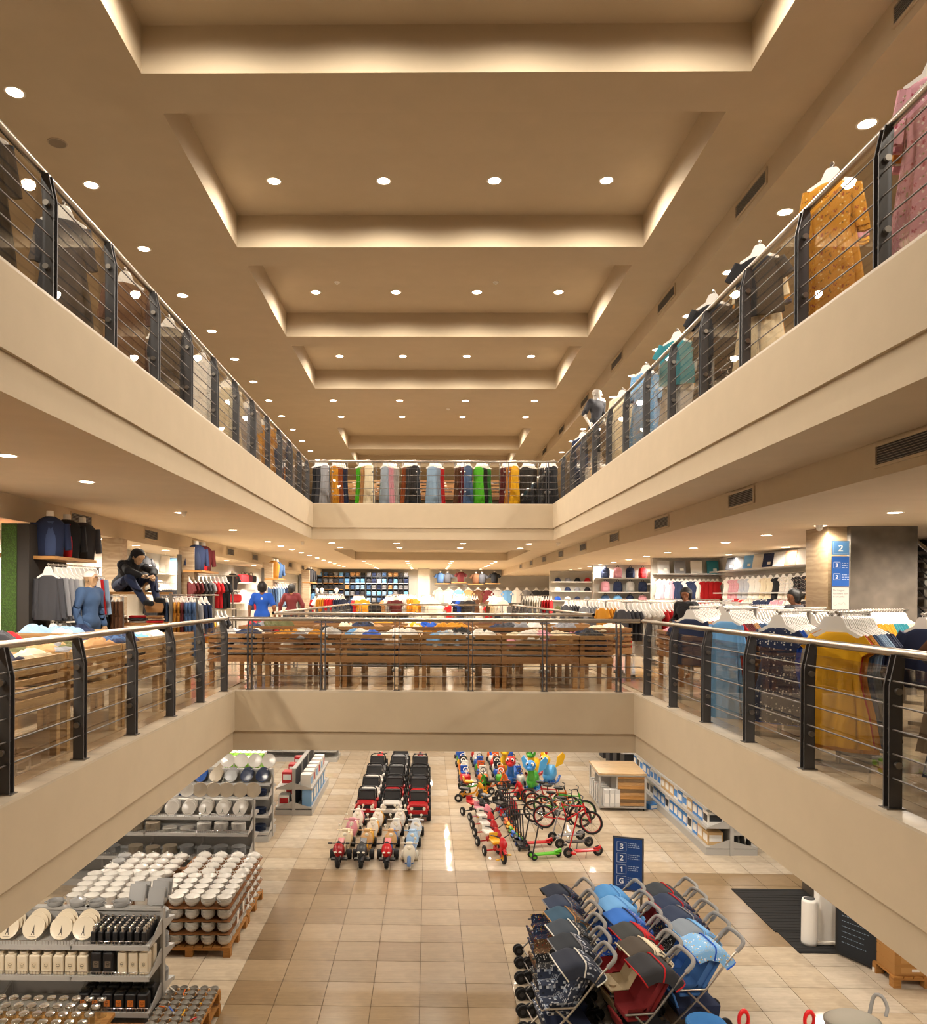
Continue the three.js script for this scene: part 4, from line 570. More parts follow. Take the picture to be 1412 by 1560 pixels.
// ---------- ground floor, middle: ride-on toys ----------
const pl = (c, r = 0.3) => mat(c, r);
const wheelG = (r, w) => merge([lathe([[r * 0.45, -w / 2], [r * 0.86, -w / 2], [r, -w * 0.3], [r, w * 0.3], [r * 0.86, w / 2], [r * 0.45, w / 2]], 18).rotateZ(PI / 2)]);
const hubG = (r, w) => merge([cy(r * 0.5, r * 0.5, w * 0.8, 0, 0, 0, 10, 0, 0, PI / 2), cy(r * 0.16, r * 0.16, w * 1.1, 0, 0, 0, 8, 0, 0, PI / 2)]);
const WG = {};
function wheel(t, name, r, w, x, y, zz, hub = M.steelDull, tyre = M.rubber) {
  const k = r + '_' + w, g = WG[k] ??= [wheelG(r, w), hubG(r, w)];
  const a = part(t, name, g[0], tyre); a.position.set(x, y, zz); part(a, 'hub', g[1], hub); return a;
}
const BG = {};
const shared = (k, f) => (BG[k] ??= merge(f()));
function rideBike(label, pos, turn, c, o = {}) {
  const t = thing('ride_on_motorbike', label, 'ride-on toy', pos, turn, o.group), m = pl(c), a = o.accent ? pl(o.accent) : M.dark, k = o.round ? 'r' : 's';
  const tyre = o.tyre ? pl(o.tyre, 0.5) : M.rubber;
  wheel(t, 'front_wheel', 0.1, 0.075, 0, 0.1, 0.28, o.tyre ? m : M.steelDull, tyre);
  for (const s of [-1, 1]) wheel(t, 'rear_wheel', 0.095, 0.09, s * (o.round ? 0.12 : 0.16), 0.095, -0.24, M.steelDull, tyre);
  if (o.round) {
    part(t, 'body', shared('rb_body', () => [loft([[0, 0.09, -0.2, 0.11, 0.2], [0, 0.2, -0.18, 0.125, 0.2], [0, 0.29, -0.16, 0.1, 0.17], [0, 0.32, -0.14, 0.06, 0.12]], 16), rb(0.16, 0.04, 0.36, 0.015, 0, 0.1, 0.06)]), m);
    part(t, 'leg_shield', shared('rb_sh', () => [loft([[0, 0.12, 0.21, 0.08, 0.06], [0, 0.26, 0.2, 0.125, 0.055], [0, 0.36, 0.17, 0.105, 0.05], [0, 0.43, 0.15, 0.05, 0.03]], 14)]), a);
    part(t, 'mudguard', shared('rb_mg', () => [to(0.115, 0.04, 0, 0.1, 0.28, 0, PI / 2, 0, 6, 12, PI)]), m);
    part(t, 'headlight', shared('rb_hl', () => [sp(0.04, 0, 0.37, 0.21, 1, 1, 0.6, 10)]), pl('#efe7d4', 0.15));
    part(t, 'seat', shared('rb_seat', () => [rb(0.15, 0.04, 0.26, 0.02, 0, 0.335, -0.15)]), o.seat ? pl(o.seat) : M.dark);
    part(t, 'handlebar', shared('rb_hb', () => [rod([-0.16, 0.44, 0.14], [0.16, 0.44, 0.14], 0.013, 8), rb(0.12, 0.07, 0.08, 0.03, 0, 0.44, 0.15)]), a);
    for (const s of [-1, 1]) part(t, 'mirror', [rod([s * 0.09, 0.44, 0.14], [s * 0.11, 0.52, 0.13], 0.006, 5), sp(0.028, s * 0.11, 0.535, 0.13, 1, 1, 0.5, 8)], pl('#efe7d4'));
  } else {
    part(t, 'body', shared('sb_body', () => [loft([[0, 0.1, -0.06, 0.06, 0.22], [0, 0.2, -0.05, 0.095, 0.26], [0, 0.3, 0.02, 0.085, 0.2], [0, 0.35, 0.06, 0.06, 0.12]], 14), prism([[-0.12, 0.24], [0.16, 0.26], [0.34, 0.34], [0.36, 0.37], [0.1, 0.33]], 0.12, 0, 0, 0, 0, PI / 2)]), m);
    part(t, 'fairing', shared('sb_fair', () => [loft([[0, 0.22, 0.26, 0.05, 0.06], [0, 0.31, 0.24, 0.105, 0.07], [0, 0.39, 0.19, 0.085, 0.06], [0, 0.43, 0.16, 0.04, 0.03]], 8)]), m);
    part(t, 'windshield', shared('sb_ws', () => [prism([[-0.05, 0], [0.05, 0], [0.035, 0.1], [0, 0.13], [-0.035, 0.1]], 0.012, 0, 0.37, 0.225, -0.75)]), M.black);
    part(t, 'stripe', shared('sb_st', () => [prism([[-0.066, -0.01], [-0.05, -0.012], [0, 0.12], [0.05, -0.012], [0.066, -0.01], [0, 0.15]], 0.01, 0, 0.365, 0.228, -0.75)]), pl(o.stripe ?? '#e6e2da'));
    part(t, 'fork', shared('sb_fk', () => [rod([-0.05, 0.1, 0.28], [-0.05, 0.34, 0.2], 0.012, 6), rod([0.05, 0.1, 0.28], [0.05, 0.34, 0.2], 0.012, 6), to(0.112, 0.03, 0, 0.1, 0.28, 0.3, PI / 2, 0, 5, 10, PI * 0.8)]), a);
    part(t, 'handlebar', shared('sb_hb', () => [rod([-0.19, 0.41, 0.13], [0.19, 0.41, 0.13], 0.012, 8), rod([-0.2, 0.41, 0.13], [-0.13, 0.41, 0.13], 0.018, 8), rod([0.13, 0.41, 0.13], [0.2, 0.41, 0.13], 0.018, 8)]), M.black);
    for (const s of [-1, 1]) part(t, 'headlight', shared('sb_hl' + s, () => [sp(0.024, s * 0.045, 0.3, 0.315, 1.3, 0.7, 0.5, 8)]), pl('#f2efe2', 0.1));
    part(t, 'seat', shared('sb_seat', () => [rb(0.14, 0.05, 0.28, 0.02, 0, 0.31, -0.14)]), M.black);
    part(t, 'footboard', shared('sb_ft', () => [bx(0.3, 0.025, 0.12, 0, 0.1, 0.06)]), M.black);
  }
  return t;
}
function rideCar(label, pos, turn, c, o = {}) {
  const t = thing('ride_on_jeep', label, 'ride-on toy', pos, turn, o.group), m = pl(c);
  for (const x of [-0.24, 0.24]) for (const q of [-0.32, 0.32]) wheel(t, 'wheel', 0.12, 0.1, x, 0.12, q);
  part(t, 'body', shared('c_body', () => [rb(0.44, 0.16, 0.98, 0.03, 0, 0.2, 0), rb(0.5, 0.06, 0.24, 0.025, 0, 0.28, 0.32), rb(0.5, 0.06, 0.24, 0.025, 0, 0.28, -0.32)]), m);
  part(t, 'hood', shared('c_hood', () => [prism([[-0.2, 0], [0.2, 0], [0.2, 0.1], [0.15, 0.13], [-0.15, 0.13], [-0.2, 0.1]], 0.34, 0, 0.26, 0.3, 0, 0, 0, 0.01)]), m);
  part(t, 'grille', shared('c_gr', () => { const g = [bx(0.3, 0.1, 0.01, 0, 0.3, 0.472)]; return g; }), M.black);
  for (const s of [-1, 1]) part(t, 'headlight', shared('c_hl' + s, () => [cy(0.035, 0.035, 0.02, s * 0.14, 0.31, 0.478, 12, PI / 2)]), pl('#efece0', 0.15));
  part(t, 'bumper', shared('c_bp', () => [rb(0.46, 0.06, 0.06, 0.02, 0, 0.16, 0.5)]), M.black);
  part(t, 'windscreen_frame', shared('c_ws', () => [rod([-0.2, 0.38, 0.13], [-0.18, 0.58, 0.05], 0.014, 6), rod([0.2, 0.38, 0.13], [0.18, 0.58, 0.05], 0.014, 6), rod([-0.185, 0.58, 0.05], [0.185, 0.58, 0.05], 0.016, 6), bx(0.4, 0.03, 0.03, 0, 0.39, 0.13), bx(0.34, 0.16, 0.006, 0, 0.48, 0.09, -0.38)]), M.black);
  part(t, 'roll_bar', shared('c_rb', () => [tube([[-0.2, 0.28, -0.3], [-0.19, 0.56, -0.26], [0, 0.6, -0.25], [0.19, 0.56, -0.26], [0.2, 0.28, -0.3]], 0.016, 16, 6)]), M.black);
  part(t, 'seat', shared('c_seat', () => [rb(0.36, 0.06, 0.24, 0.02, 0, 0.31, -0.12), rb(0.36, 0.24, 0.06, 0.02, 0, 0.42, -0.25, -0.15)]), M.dark);
  part(t, 'steering_wheel', shared('c_sw', () => [to(0.06, 0.01, -0.09, 0.42, 0.06, -0.9, 0, 0, 6, 12), rod([-0.09, 0.42, 0.06], [-0.09, 0.36, 0.12], 0.01, 5)]), M.black);
  return t;
}
{
  const R = [-1.66, -1.23, -0.76, -0.34];
  [['red and black racing ride-on motorbike at the front of the toy block', '#9c1218', {}], ['grey ride-on motorbike with white visor line at the front of the toy block', '#3b3d40', {}], ['bright red ride-on motorbike with white visor line', '#c3161c', {}]].forEach(([l, c, o], i) => rideBike(l, [R[i], 0, z(14.85)], 0, c, { accent: i === 0 ? '#18181a' : undefined, ...o }));
  rideBike('pale blue and cream ride-on scooter at the front of the toy block', [R[3], 0, z(14.8)], 0, '#5f7fae', { round: 1, accent: '#e3dccb', tyre: '#d8d0be', seat: '#5f7fae' });
  [['cream ride-on scooter in the second row', '#ead9b8', '#ead9b8'], ['yellow and tan ride-on scooter in the second row', '#e0a513', '#d8ab72'], ['blue and tan ride-on scooter in the second row', '#2a74bd', '#d8ab72'], ['sky blue ride-on scooter in the second row', '#79aee0', '#a7cbee']].forEach(([l, c, a], i) => rideBike(l, [R[i] + 0.04, 0, z(15.6)], 0, c, { round: 1, accent: a, seat: c }));
  [['pink and cream ride-on scooter in the third row', '#e9d6ba', '#dd94a4'], ['orange yellow ride-on scooter in the third row', '#e6a31a', '#f0e8d8'], ['brown and white ride-on scooter in the third row', '#b06a2c', '#efe9df'], ['pale blue and white ride-on scooter in the third row', '#8fbbe6', '#e9eef2']].forEach(([l, c, a], i) => rideBike(l, [R[i] + 0.1, 0, z(16.35)], 0, c, { round: 1, accent: a, seat: a }));
  [['pink ride-on scooter in the fourth row', '#dd94a4'], ['black and yellow ride-on scooter in the fourth row', '#c99314'], ['cream ride-on scooter in the fourth row', '#e9d6ba']].forEach(([l, c], i) => rideBike(l, [R[i] + 0.16, 0, z(17.05)], 0, c, { round: 1, accent: '#efe9df', seat: c }));
  const cols = [-1.4, -0.82, -0.22];
  rideCar('red and yellow ride-on racer behind the scooters', [cols[0], 0, z(18.1)], 0, '#a8161a'); rideCar('white ride-on jeep with red bonnet stripe', [cols[1], 0, z(18.1)], 0, '#d6d2cc'); rideCar('red ride-on jeep behind the pale blue scooters', [cols[2], 0, z(18.0)], 0, '#b5141b');
  rideCar('white ride-on jeep in the second row of jeeps', [cols[0], 0, z(19.35)], 0, '#d6d2cc'); rideCar('red and black ride-on jeep in the second row of jeeps', [cols[1], 0, z(19.35)], 0, '#9c1218'); rideCar('scarlet ride-on jeep in the second row of jeeps', [cols[2], 0, z(19.3)], 0, '#b5141b');
  rideCar('white and black ride-on jeep in the third row of jeeps', [cols[0], 0, z(20.6)], 0, '#cfcac3'); rideCar('black ride-on jeep in the third row of jeeps', [cols[1], 0, z(20.6)], 0, '#1c1c1f'); rideCar('dark ride-on jeep in the third row of jeeps', [cols[2], 0, z(20.6)], 0, '#2b2b2f');
  rideCar('grey ride-on jeep in the fourth row of jeeps', [cols[0], 0, z(21.85)], 0, '#6b6b6d'); rideCar('silver ride-on jeep in the fourth row of jeeps', [cols[1], 0, z(21.85)], 0, '#9b9b9c'); rideCar('charcoal ride-on jeep in the fourth row of jeeps', [cols[2], 0, z(21.85)], 0, '#2f3033');
  rideBike('red and white ride-on motorbike behind the white jeeps', [cols[0], 0, z(23.2)], 0, '#c3161c'); rideBike('maroon ride-on motorbike behind the charcoal jeep', [cols[2], 0, z(23.2)], 0, '#7a1a1e'); rideCar('silver grey ride-on truck at the back of the toy block', [cols[1], 0, z(23.3)], 0, '#8f9092');
}
// tricycles, scooters, bicycles
function tricycle(label, pos, turn, c, a, seat) {
  const t = thing('tricycle', label, 'tricycle', pos, turn), m = pl(c);
  wheel(t, 'front_wheel', 0.13, 0.05, 0, 0.13, 0.3, pl(a)); for (const s of [-1, 1]) wheel(t, 'rear_wheel', 0.1, 0.05, s * 0.2, 0.1, -0.25, pl('#e6e2da'));
  part(t, 'frame', shared('t_fr', () => [tube([[0, 0.42, 0.2], [0, 0.24, 0.12], [0, 0.17, -0.05], [0, 0.16, -0.25]], 0.022, 14, 7), rod([-0.2, 0.1, -0.25], [0.2, 0.1, -0.25], 0.014, 6), rod([0, 0.16, -0.25], [0, 0.1, -0.25], 0.02, 6), rod([0, 0.1, -0.2], [0, 0.28, -0.12], 0.018, 6)]), m);
  part(t, 'fork', shared('t_fk', () => [rod([-0.035, 0.13, 0.3], [-0.02, 0.45, 0.2], 0.013, 6), rod([0.035, 0.13, 0.3], [0.02, 0.45, 0.2], 0.013, 6)]), m);
  part(t, 'front_fairing', shared('t_ff', () => [loft([[0, 0.28, 0.28, 0.05, 0.05], [0, 0.36, 0.28, 0.085, 0.06], [0, 0.44, 0.24, 0.06, 0.05], [0, 0.48, 0.2, 0.03, 0.03]], 12), to(0.145, 0.035, 0, 0.13, 0.3, 0, PI / 2, 0, 5, 10, PI * 0.8)]), m);
  part(t, 'handlebar', shared('t_hb', () => [tube([[-0.19, 0.5, 0.1], [-0.12, 0.5, 0.18], [0, 0.46, 0.2], [0.12, 0.5, 0.18], [0.19, 0.5, 0.1]], 0.012, 14, 6)]), M.dark);
  part(t, 'seat', shared('t_se', () => [rb(0.2, 0.05, 0.26, 0.022, 0, 0.3, -0.16, 0.08), rb(0.17, 0.12, 0.035, 0.015, 0, 0.37, -0.29, -0.2)]), pl(seat ?? a));
  for (const s of [-1, 1]) part(t, 'pedal', shared('t_pd' + s, () => [bx(0.06, 0.018, 0.05, s * 0.11, 0.13 + s * 0.05, 0.3 + s * 0.03), rod([s * 0.03, 0.13, 0.3], [s * 0.09, 0.13 + s * 0.05, 0.3 + s * 0.03], 0.008, 5)]), pl('#e2a911'));
  return t;
}
function scooter(label, pos, turn, c, h = 0.72, three = true, big = false) {
  const t = thing('kick_scooter', label, 'scooter', pos, turn), m = pl(c), r = big ? 0.1 : 0.06;
  if (three) for (const s of [-1, 1]) wheel(t, 'front_wheel', r, 0.03, s * 0.1, r, 0.26); else wheel(t, 'front_wheel', r, 0.03, 0, r, 0.34);
  wheel(t, 'rear_wheel', r, 0.035, 0, r, -0.28);
  part(t, 'deck', [rb(0.13, 0.03, 0.48, 0.012, 0, r + 0.02, -0.04), bx(0.24, 0.035, 0.06, 0, r, 0.26), prism([[-0.34, r + 0.03], [-0.2, r + 0.05], [-0.2, r + 0.065], [-0.33, r + 0.1]], 0.06, 0, 0, 0, 0, -PI / 2)], m);
  part(t, 'stem', [rod([0, r, big ? 0.34 : 0.26], [0, h, 0.14], 0.015, 8)], big ? m : M.dark);
  part(t, 'handlebar', [rod([-0.17, h, 0.14], [0.17, h, 0.14], 0.011, 8), rod([-0.18, h, 0.14], [-0.1, h, 0.14], 0.016, 8), rod([0.1, h, 0.14], [0.18, h, 0.14], 0.016, 8)], M.black);
  if (big) part(t, 'kickstand', [rod([0.03, r, -0.02], [0.1, 0, 0.02], 0.008, 5)], M.dark);
  return t;
}
const spokeG = (r) => { const g = [cy(0.02, 0.02, 0.07, 0, 0, 0, 8, 0, 0, PI / 2)]; for (let i = 0; i < 14; i++) { const a = i / 14 * 2 * PI; g.push(rod([i % 2 ? 0.02 : -0.02, 0, 0], [0, Math.cos(a) * r, Math.sin(a) * r], 0.0022, 3)); } return g; };
function bicycle(label, pos, turn, c, r = 0.24, rim = '#b21a1f', lean = 0) {
  const t = thing('bicycle', label, 'bicycle', pos, turn); t.rotation.order = 'YXZ'; t.rotation.z = lean; const m = pl(c), L = r * 2.05;
  for (const [n, q] of [['front_wheel', L], ['rear_wheel', -L]]) { const w = part(t, n, to(r - 0.02, 0.024, 0, 0, 0, 0, PI / 2, 0, 8, 26), M.rubber); w.position.set(0, r, q); part(w, 'rim', to(r - 0.045, 0.009, 0, 0, 0, 0, PI / 2, 0, 6, 26), pl(rim)); part(w, 'spokes', shared('sp' + r, () => spokeG(r - 0.045)), M.chrome); }
  const hx = L * 0.72, hy = r * 2.4, sx = -L * 0.25, by = r * 1.0;
  part(t, 'frame', [rod([0, by, 0], [0, hy - 0.08, hx], 0.018, 8), rod([0, by, 0], [0, hy, sx], 0.017, 8), rod([0, hy - 0.05, sx + 0.02], [0, hy - 0.03, hx - 0.02], 0.016, 8), rod([0, hy - 0.12, hx + 0.02], [0, hy + 0.04, hx - 0.03], 0.02, 8), rod([-0.03, by, 0], [-0.04, r, -L], 0.01, 6), rod([0.03, by, 0], [0.04, r, -L], 0.01, 6), rod([-0.02, hy - 0.06, sx], [-0.04, r, -L], 0.009, 6), rod([0.02, hy - 0.06, sx], [0.04, r, -L], 0.009, 6)], m);
  part(t, 'fork', [rod([-0.035, hy - 0.12, hx + 0.02], [-0.04, r, L], 0.012, 6), rod([0.035, hy - 0.12, hx + 0.02], [0.04, r, L], 0.012, 6)], m);
  part(t, 'handlebar', [rod([0, hy, hx - 0.02], [0, hy + 0.12, hx - 0.06], 0.014, 6), tube([[-0.24, hy + 0.15, hx - 0.14], [-0.12, hy + 0.15, hx - 0.06], [0, hy + 0.12, hx - 0.05], [0.12, hy + 0.15, hx - 0.06], [0.24, hy + 0.15, hx - 0.14]], 0.012, 14, 6)], M.dark);
  part(t, 'saddle', [loft([[0, hy + 0.08, sx, 0.055, 0.1], [0, hy + 0.11, sx - 0.01, 0.07, 0.12], [0, hy + 0.125, sx - 0.02, 0.06, 0.1]], 12), rod([0, hy, sx], [0, hy + 0.09, sx - 0.01], 0.012, 6)], M.black);
  part(t, 'crank', [cy(0.07, 0.07, 0.012, 0.045, by, 0, 16, 0, 0, PI / 2), rod([0.05, by, 0], [0.06, by - 0.12, 0.06], 0.01, 5), rod([-0.05, by, 0], [-0.06, by + 0.12, -0.06], 0.01, 5), bx(0.07, 0.02, 0.05, 0.1, by - 0.12, 0.06), bx(0.07, 0.02, 0.05, -0.1, by + 0.12, -0.06)], M.dark);
  return t;
}
{
  tricycle('yellow and red tricycle at the front of the row', [1.36, 0, z(15.15)], 0.25, '#c3161c', '#e0a513', '#e0a513');
  ['red tricycle with white fairing behind the yellow one', 'red and white tricycle third in its row', 'red tricycle with pale seat fourth in its row', 'pink and red tricycle fifth in its row'].forEach((l, i) => tricycle(l, [1.28 - i * 0.02, 0, z(15.75 + i * 0.58)], 0.35, i === 3 ? '#d77f8f' : '#b8141b', i % 2 ? '#e6e2da' : '#d9d4cc', ['#e6e2da', '#c9c5bf', '#ddd6cc', '#dd94a4'][i]));
  [['black and red tricycle with tall handlebar', 1.1, 18.0, '#1c1c1f', '#b8141b'], ['red tricycle beside the black one', 1.75, 18.0, '#b8141b', '#18181a'], ['black tricycle in the middle of the block', 1.5, 18.7, '#232327', '#3a3a3f'], ['yellow framed tricycle behind the black ones', 1.05, 19.4, '#d8940f', '#18181a'], ['scarlet tricycle with black seat', 2.0, 19.5, '#c3161c', '#18181a'], ['green and yellow tricycle', 1.2, 20.2, '#3f9a28', '#e0a513'], ['orange tricycle by the rocking toys', 1.75, 20.3, '#d8641a', '#18181a']].forEach(([l, x, d, c, a], i) => tricycle(l, [x, 0, z(d)], 0.5 + 0.25 * i, c, a, a));
  scooter('lime green three-wheeled scooter at the front', [2.27, 0, z(15.25)], -1.3, '#54b81c', 0.62);
  scooter('red three-wheeled scooter behind the green one', [2.2, 0, z(15.95)], -1.35, '#c3161c', 0.68);
  for (let i = 0; i < 9; i++) scooter(`${['black', 'blue', 'green', 'yellow', 'orange', 'black', 'red', 'blue', 'grey'][i]} stemmed scooter ${['first', 'second', 'third', 'fourth', 'fifth', 'sixth', 'seventh', 'eighth', 'last'][i]} from the front of the scooter line`, [1.86 - 0.02 * i, 0, z(15.9 + i * 0.3)], 0.2, ['#2a2a2e', '#2459b8', '#3f9a28', '#e0a513', '#d8641a', '#2a2a2e', '#b8141b', '#3f7fc8', '#7a7a7e'][i], 0.7 + 0.01 * i);
  scooter('large red kick scooter in front of the bicycles', [3.05, 0, z(15.35)], -1.35, '#c3161c', 0.85, false, true); scooter('large black kick scooter beside the red one', [2.98, 0, z(15.9)], -1.35, '#2a2a2e', 0.85, false, true); scooter('large grey kick scooter by the bicycles', [2.9, 0, z(16.35)], -1.35, '#8d8d90', 0.85, false, true);
  bicycle('red childrens bicycle nearest the kick scooters', [3.0, 0, z(17.0)], 1.15, '#c3161c', 0.25, '#b21a1f'); bicycle('dark grey childrens bicycle with white bag', [2.85, 0, z(17.45)], 1.2, '#6a6a6e', 0.25, '#6b4a3a'); bicycle('green childrens bicycle behind the grey one', [3.1, 0, z(17.95)], 1.15, '#3f9a28', 0.24, '#3f9a28'); bicycle('orange and black childrens bicycle', [2.9, 0, z(18.4)], 1.2, '#c8641a', 0.22, '#d8641a'); bicycle('small red bicycle at the back of the bicycles', [2.8, 0, z(18.9)], 1.1, '#a8161a', 0.2, '#b21a1f');
  // push cars and rocking toys at the back
  const cs = [['red', '#c3161c'], ['blue', '#2459b8'], ['yellow', '#e0a513'], ['white', '#e2ded6'], ['green', '#3f9a28'], ['orange', '#d8641a']];
  for (let i = 0; i < 24; i++) {
    const [n, c] = cs[(i * 5 + Math.floor(i / 6)) % 6], [n2, c2] = cs[(i * 2 + 1) % 6], x = 1.0 + (i % 4) * 0.48, d = 21.2 + Math.floor(i / 4) * 0.62;
    const t = thing('push_car', `${n} push-along car with ${n2 === n ? 'black' : n2} seat among the toys at the back`, 'ride-on toy', [x, 0, z(d)], rr(-0.2, 0.2), `${n} push cars with ${n2} seat`);
    for (const a of [-0.13, 0.13]) for (const b of [-0.18, 0.18]) wheel(t, 'wheel', 0.06, 0.05, a, 0.06, b, pl(c2), M.dark);
    part(t, 'body', shared('pc_b', () => [loft([[0, 0.06, 0, 0.12, 0.27], [0, 0.16, 0, 0.15, 0.29], [0, 0.24, 0.02, 0.13, 0.27], [0, 0.27, 0.06, 0.09, 0.2]], 14)]), pl(c)); part(t, 'seat', shared('pc_s', () => [rb(0.2, 0.05, 0.22, 0.02, 0, 0.28, -0.08), rb(0.2, 0.18, 0.04, 0.02, 0, 0.36, -0.2)]), n2 === n ? M.dark : pl(c2));
    part(t, 'steering_wheel', shared('pc_w', () => [to(0.07, 0.012, 0, 0.4, 0.12, -0.8, 0, 0, 6, 12), rod([0, 0.26, 0.18], [0, 0.4, 0.12], 0.014, 6)]), i % 2 ? M.dark : pl('#e2ded6'));
  }
  const rocker = (label, pos, turn, body, head, base, wing) => {
    const t = thing('rocking_toy', label, 'rocking toy', pos, turn);
    part(t, 'rocker_base', [tube([[-0.13, 0.12, 0.42], [-0.15, 0.03, 0.2], [-0.15, 0.02, -0.2], [-0.13, 0.12, -0.42]], 0.035, 14, 6), tube([[0.13, 0.12, 0.42], [0.15, 0.03, 0.2], [0.15, 0.02, -0.2], [0.13, 0.12, -0.42]], 0.035, 14, 6), rb(0.3, 0.04, 0.2, 0.015, 0, 0.06, 0)], pl(base));
    part(t, 'body', [loft([[0, 0.08, 0, 0.12, 0.3], [0, 0.22, 0, 0.17, 0.36], [0, 0.36, -0.04, 0.14, 0.28], [0, 0.44, -0.1, 0.08, 0.16]], 16)], pl(body));
    part(t, 'neck', [loft([[0, 0.25, 0.22, 0.1, 0.1], [0, 0.45, 0.3, 0.085, 0.085], [0, 0.58, 0.33, 0.09, 0.09]], 12)], pl(body));
    const h = part(t, 'head', [sp(0.14, 0, 0.68, 0.36, 1, 1, 1.05), sp(0.07, 0, 0.63, 0.49, 1.1, 0.8, 1)], pl(head)); for (const s of [-1, 1]) { part(h, 'eye', [sp(0.045, s * 0.06, 0.73, 0.46, 1, 1.2, 0.6, 10)], pl('#efece6')); part(h, 'pupil', [sp(0.02, s * 0.06, 0.73, 0.49, 1, 1.2, 0.6, 8)], M.black); }
    if (wing) for (const s of [-1, 1]) part(t, 'wing', [prism([[0, 0], [0.2, 0.1], [0.28, 0.32], [0.2, 0.42], [0.06, 0.3]], 0.04, s * 0.12, 0.4, -0.1, 0, s > 0 ? 0.6 : PI - 0.6, 0, 0.01)], pl(wing));
    return t;
  };
  rocker('green and blue rocking toy with striped wings beside the tricycles', [2.75, 0, z(20.7)], -0.3, '#3f9a28', '#2f86d0', '#2f86d0', '#4fa4e0'); rocker('red headed rocking toy with blue body', [2.25, 0, z(21.2)], -0.2, '#2467c0', '#c3161c', '#2459b8', null); rocker('yellow and blue rocking toy at the back', [2.2, 0, z(22.6)], -0.1, '#e8b414', '#e8b414', '#2459b8', null); rocker('yellow, red and green rocking toy with wings at the back', [3.0, 0, z(22.3)], -0.4, '#e8b414', '#3f9a28', '#c3161c', '#c3161c'); rocker('blue and yellow rocking toy by the back aisle', [3.3, 0, z(21.4)], -0.5, '#4fa4e0', '#e8b414', '#2467c0', '#e8b414');
}
// ---------- ground floor, right: strollers, sign, counter, entrance ----------
function gridGeo(f, nu, nv) {
  const p = [], ix = []; for (let j = 0; j <= nv; j++) for (let i = 0; i <= nu; i++) p.push(...f(i / nu, j / nv));
  for (let j = 0; j < nv; j++) for (let i = 0; i < nu; i++) { const a = j * (nu + 1) + i, b = a + 1, c = a + nu + 1, d = c + 1; ix.push(a, b, c, b, d, c); }
  const g = new THREE.BufferGeometry(); g.setAttribute('position', new THREE.Float32BufferAttribute(p, 3)); g.setIndex(ix); g.computeVertexNormals(); return boxUV(g, 6);
}
const canopyG = merge([gridGeo((u, v) => { const a = 0.95 + v * 1.7, x = (u - 0.5) * 2, w = 0.215 * Math.sin(x * PI / 2), rad = 0.37 * (1 - 0.4 * x ** 6) * (1 + 0.02 * Math.cos(v * 6 * PI)); return [w * 1.08, 0.62 + rad * Math.sin(a), -0.14 + rad * Math.cos(a)]; }, 12, 18)]);
const canopyRims = [0, 0.5, 1].map((v) => { const pts = []; for (let i = 0; i <= 10; i++) { const x = (i / 10 - 0.5) * 2, a = 0.95 + v * 1.7, rad = 0.375 * (1 - 0.4 * x ** 6); pts.push([0.234 * Math.sin(x * PI / 2), 0.62 + rad * Math.sin(a), -0.14 + rad * Math.cos(a)]); } return merge([tube(pts, 0.009, 14, 5)]); });
const canopyBack = merge([gridGeo((u, v) => { const a = 1.85 + v * 0.8, x = (u - 0.5) * 1.9, rad = 0.376 * (1 - 0.4 * x ** 6); return [0.232 * Math.sin(x * PI / 2), 0.62 + rad * Math.sin(a), -0.14 + rad * Math.cos(a)]; }, 10, 8)]);
const seatG = merge([gridGeo((u, v) => { const x = (u - 0.5) * 0.4, c = Math.abs(u - 0.5) * 2, e = c > 0.8 ? 0.1 * (c - 0.8) * 5 : 0; const q = v < 0.45 ? [0.46 + e, 0.2 - v / 0.45 * 0.24] : [0.46 + (v - 0.45) / 0.55 * 0.42 + e * 0.3, -0.04 - (v - 0.45) / 0.55 * 0.26 + e]; return [x, q[0], q[1]]; }, 10, 10), rb(0.36, 0.05, 0.26, 0.02, 0, 0.43, 0.08), rb(0.36, 0.42, 0.05, 0.02, 0, 0.66, -0.19, -0.55), rb(0.34, 0.22, 0.03, 0.012, 0, 0.33, 0.24, 0.35)]);
const strFrame = merge([-1, 1].flatMap((s) => [tube([[s * 0.2, 0.06, 0.36], [s * 0.21, 0.3, 0.1], [s * 0.215, 0.55, -0.14], [s * 0.22, 0.82, -0.36], [s * 0.21, 0.95, -0.5]], 0.013, 16, 6), rod([s * 0.23, 0.08, -0.3], [s * 0.2, 0.48, 0.12], 0.013, 6), rod([s * 0.21, 0.5, -0.1], [s * 0.2, 0.5, 0.24], 0.013, 6)]).concat([rod([-0.23, 0.08, -0.3], [0.23, 0.08, -0.3], 0.011, 6), rod([-0.2, 0.1, 0.33], [0.2, 0.1, 0.33], 0.011, 6)]));
const strHandle = merge([tube([[-0.21, 0.92, -0.47], [-0.205, 1.0, -0.55], [-0.13, 1.04, -0.58], [0.13, 1.04, -0.58], [0.205, 1.0, -0.55], [0.21, 0.92, -0.47]], 0.025, 20, 7)]);
const trayG = merge([rb(0.4, 0.03, 0.16, 0.013, 0, 0.55, 0.24), cy(0.04, 0.042, 0.03, 0.1, 0.575, 0.25, 12)]);
const basketG = merge([prism([[-0.28, 0.14], [0.18, 0.14], [0.24, 0.28], [-0.3, 0.28]], 0.34, 0, 0, 0, 0, -PI / 2)]);
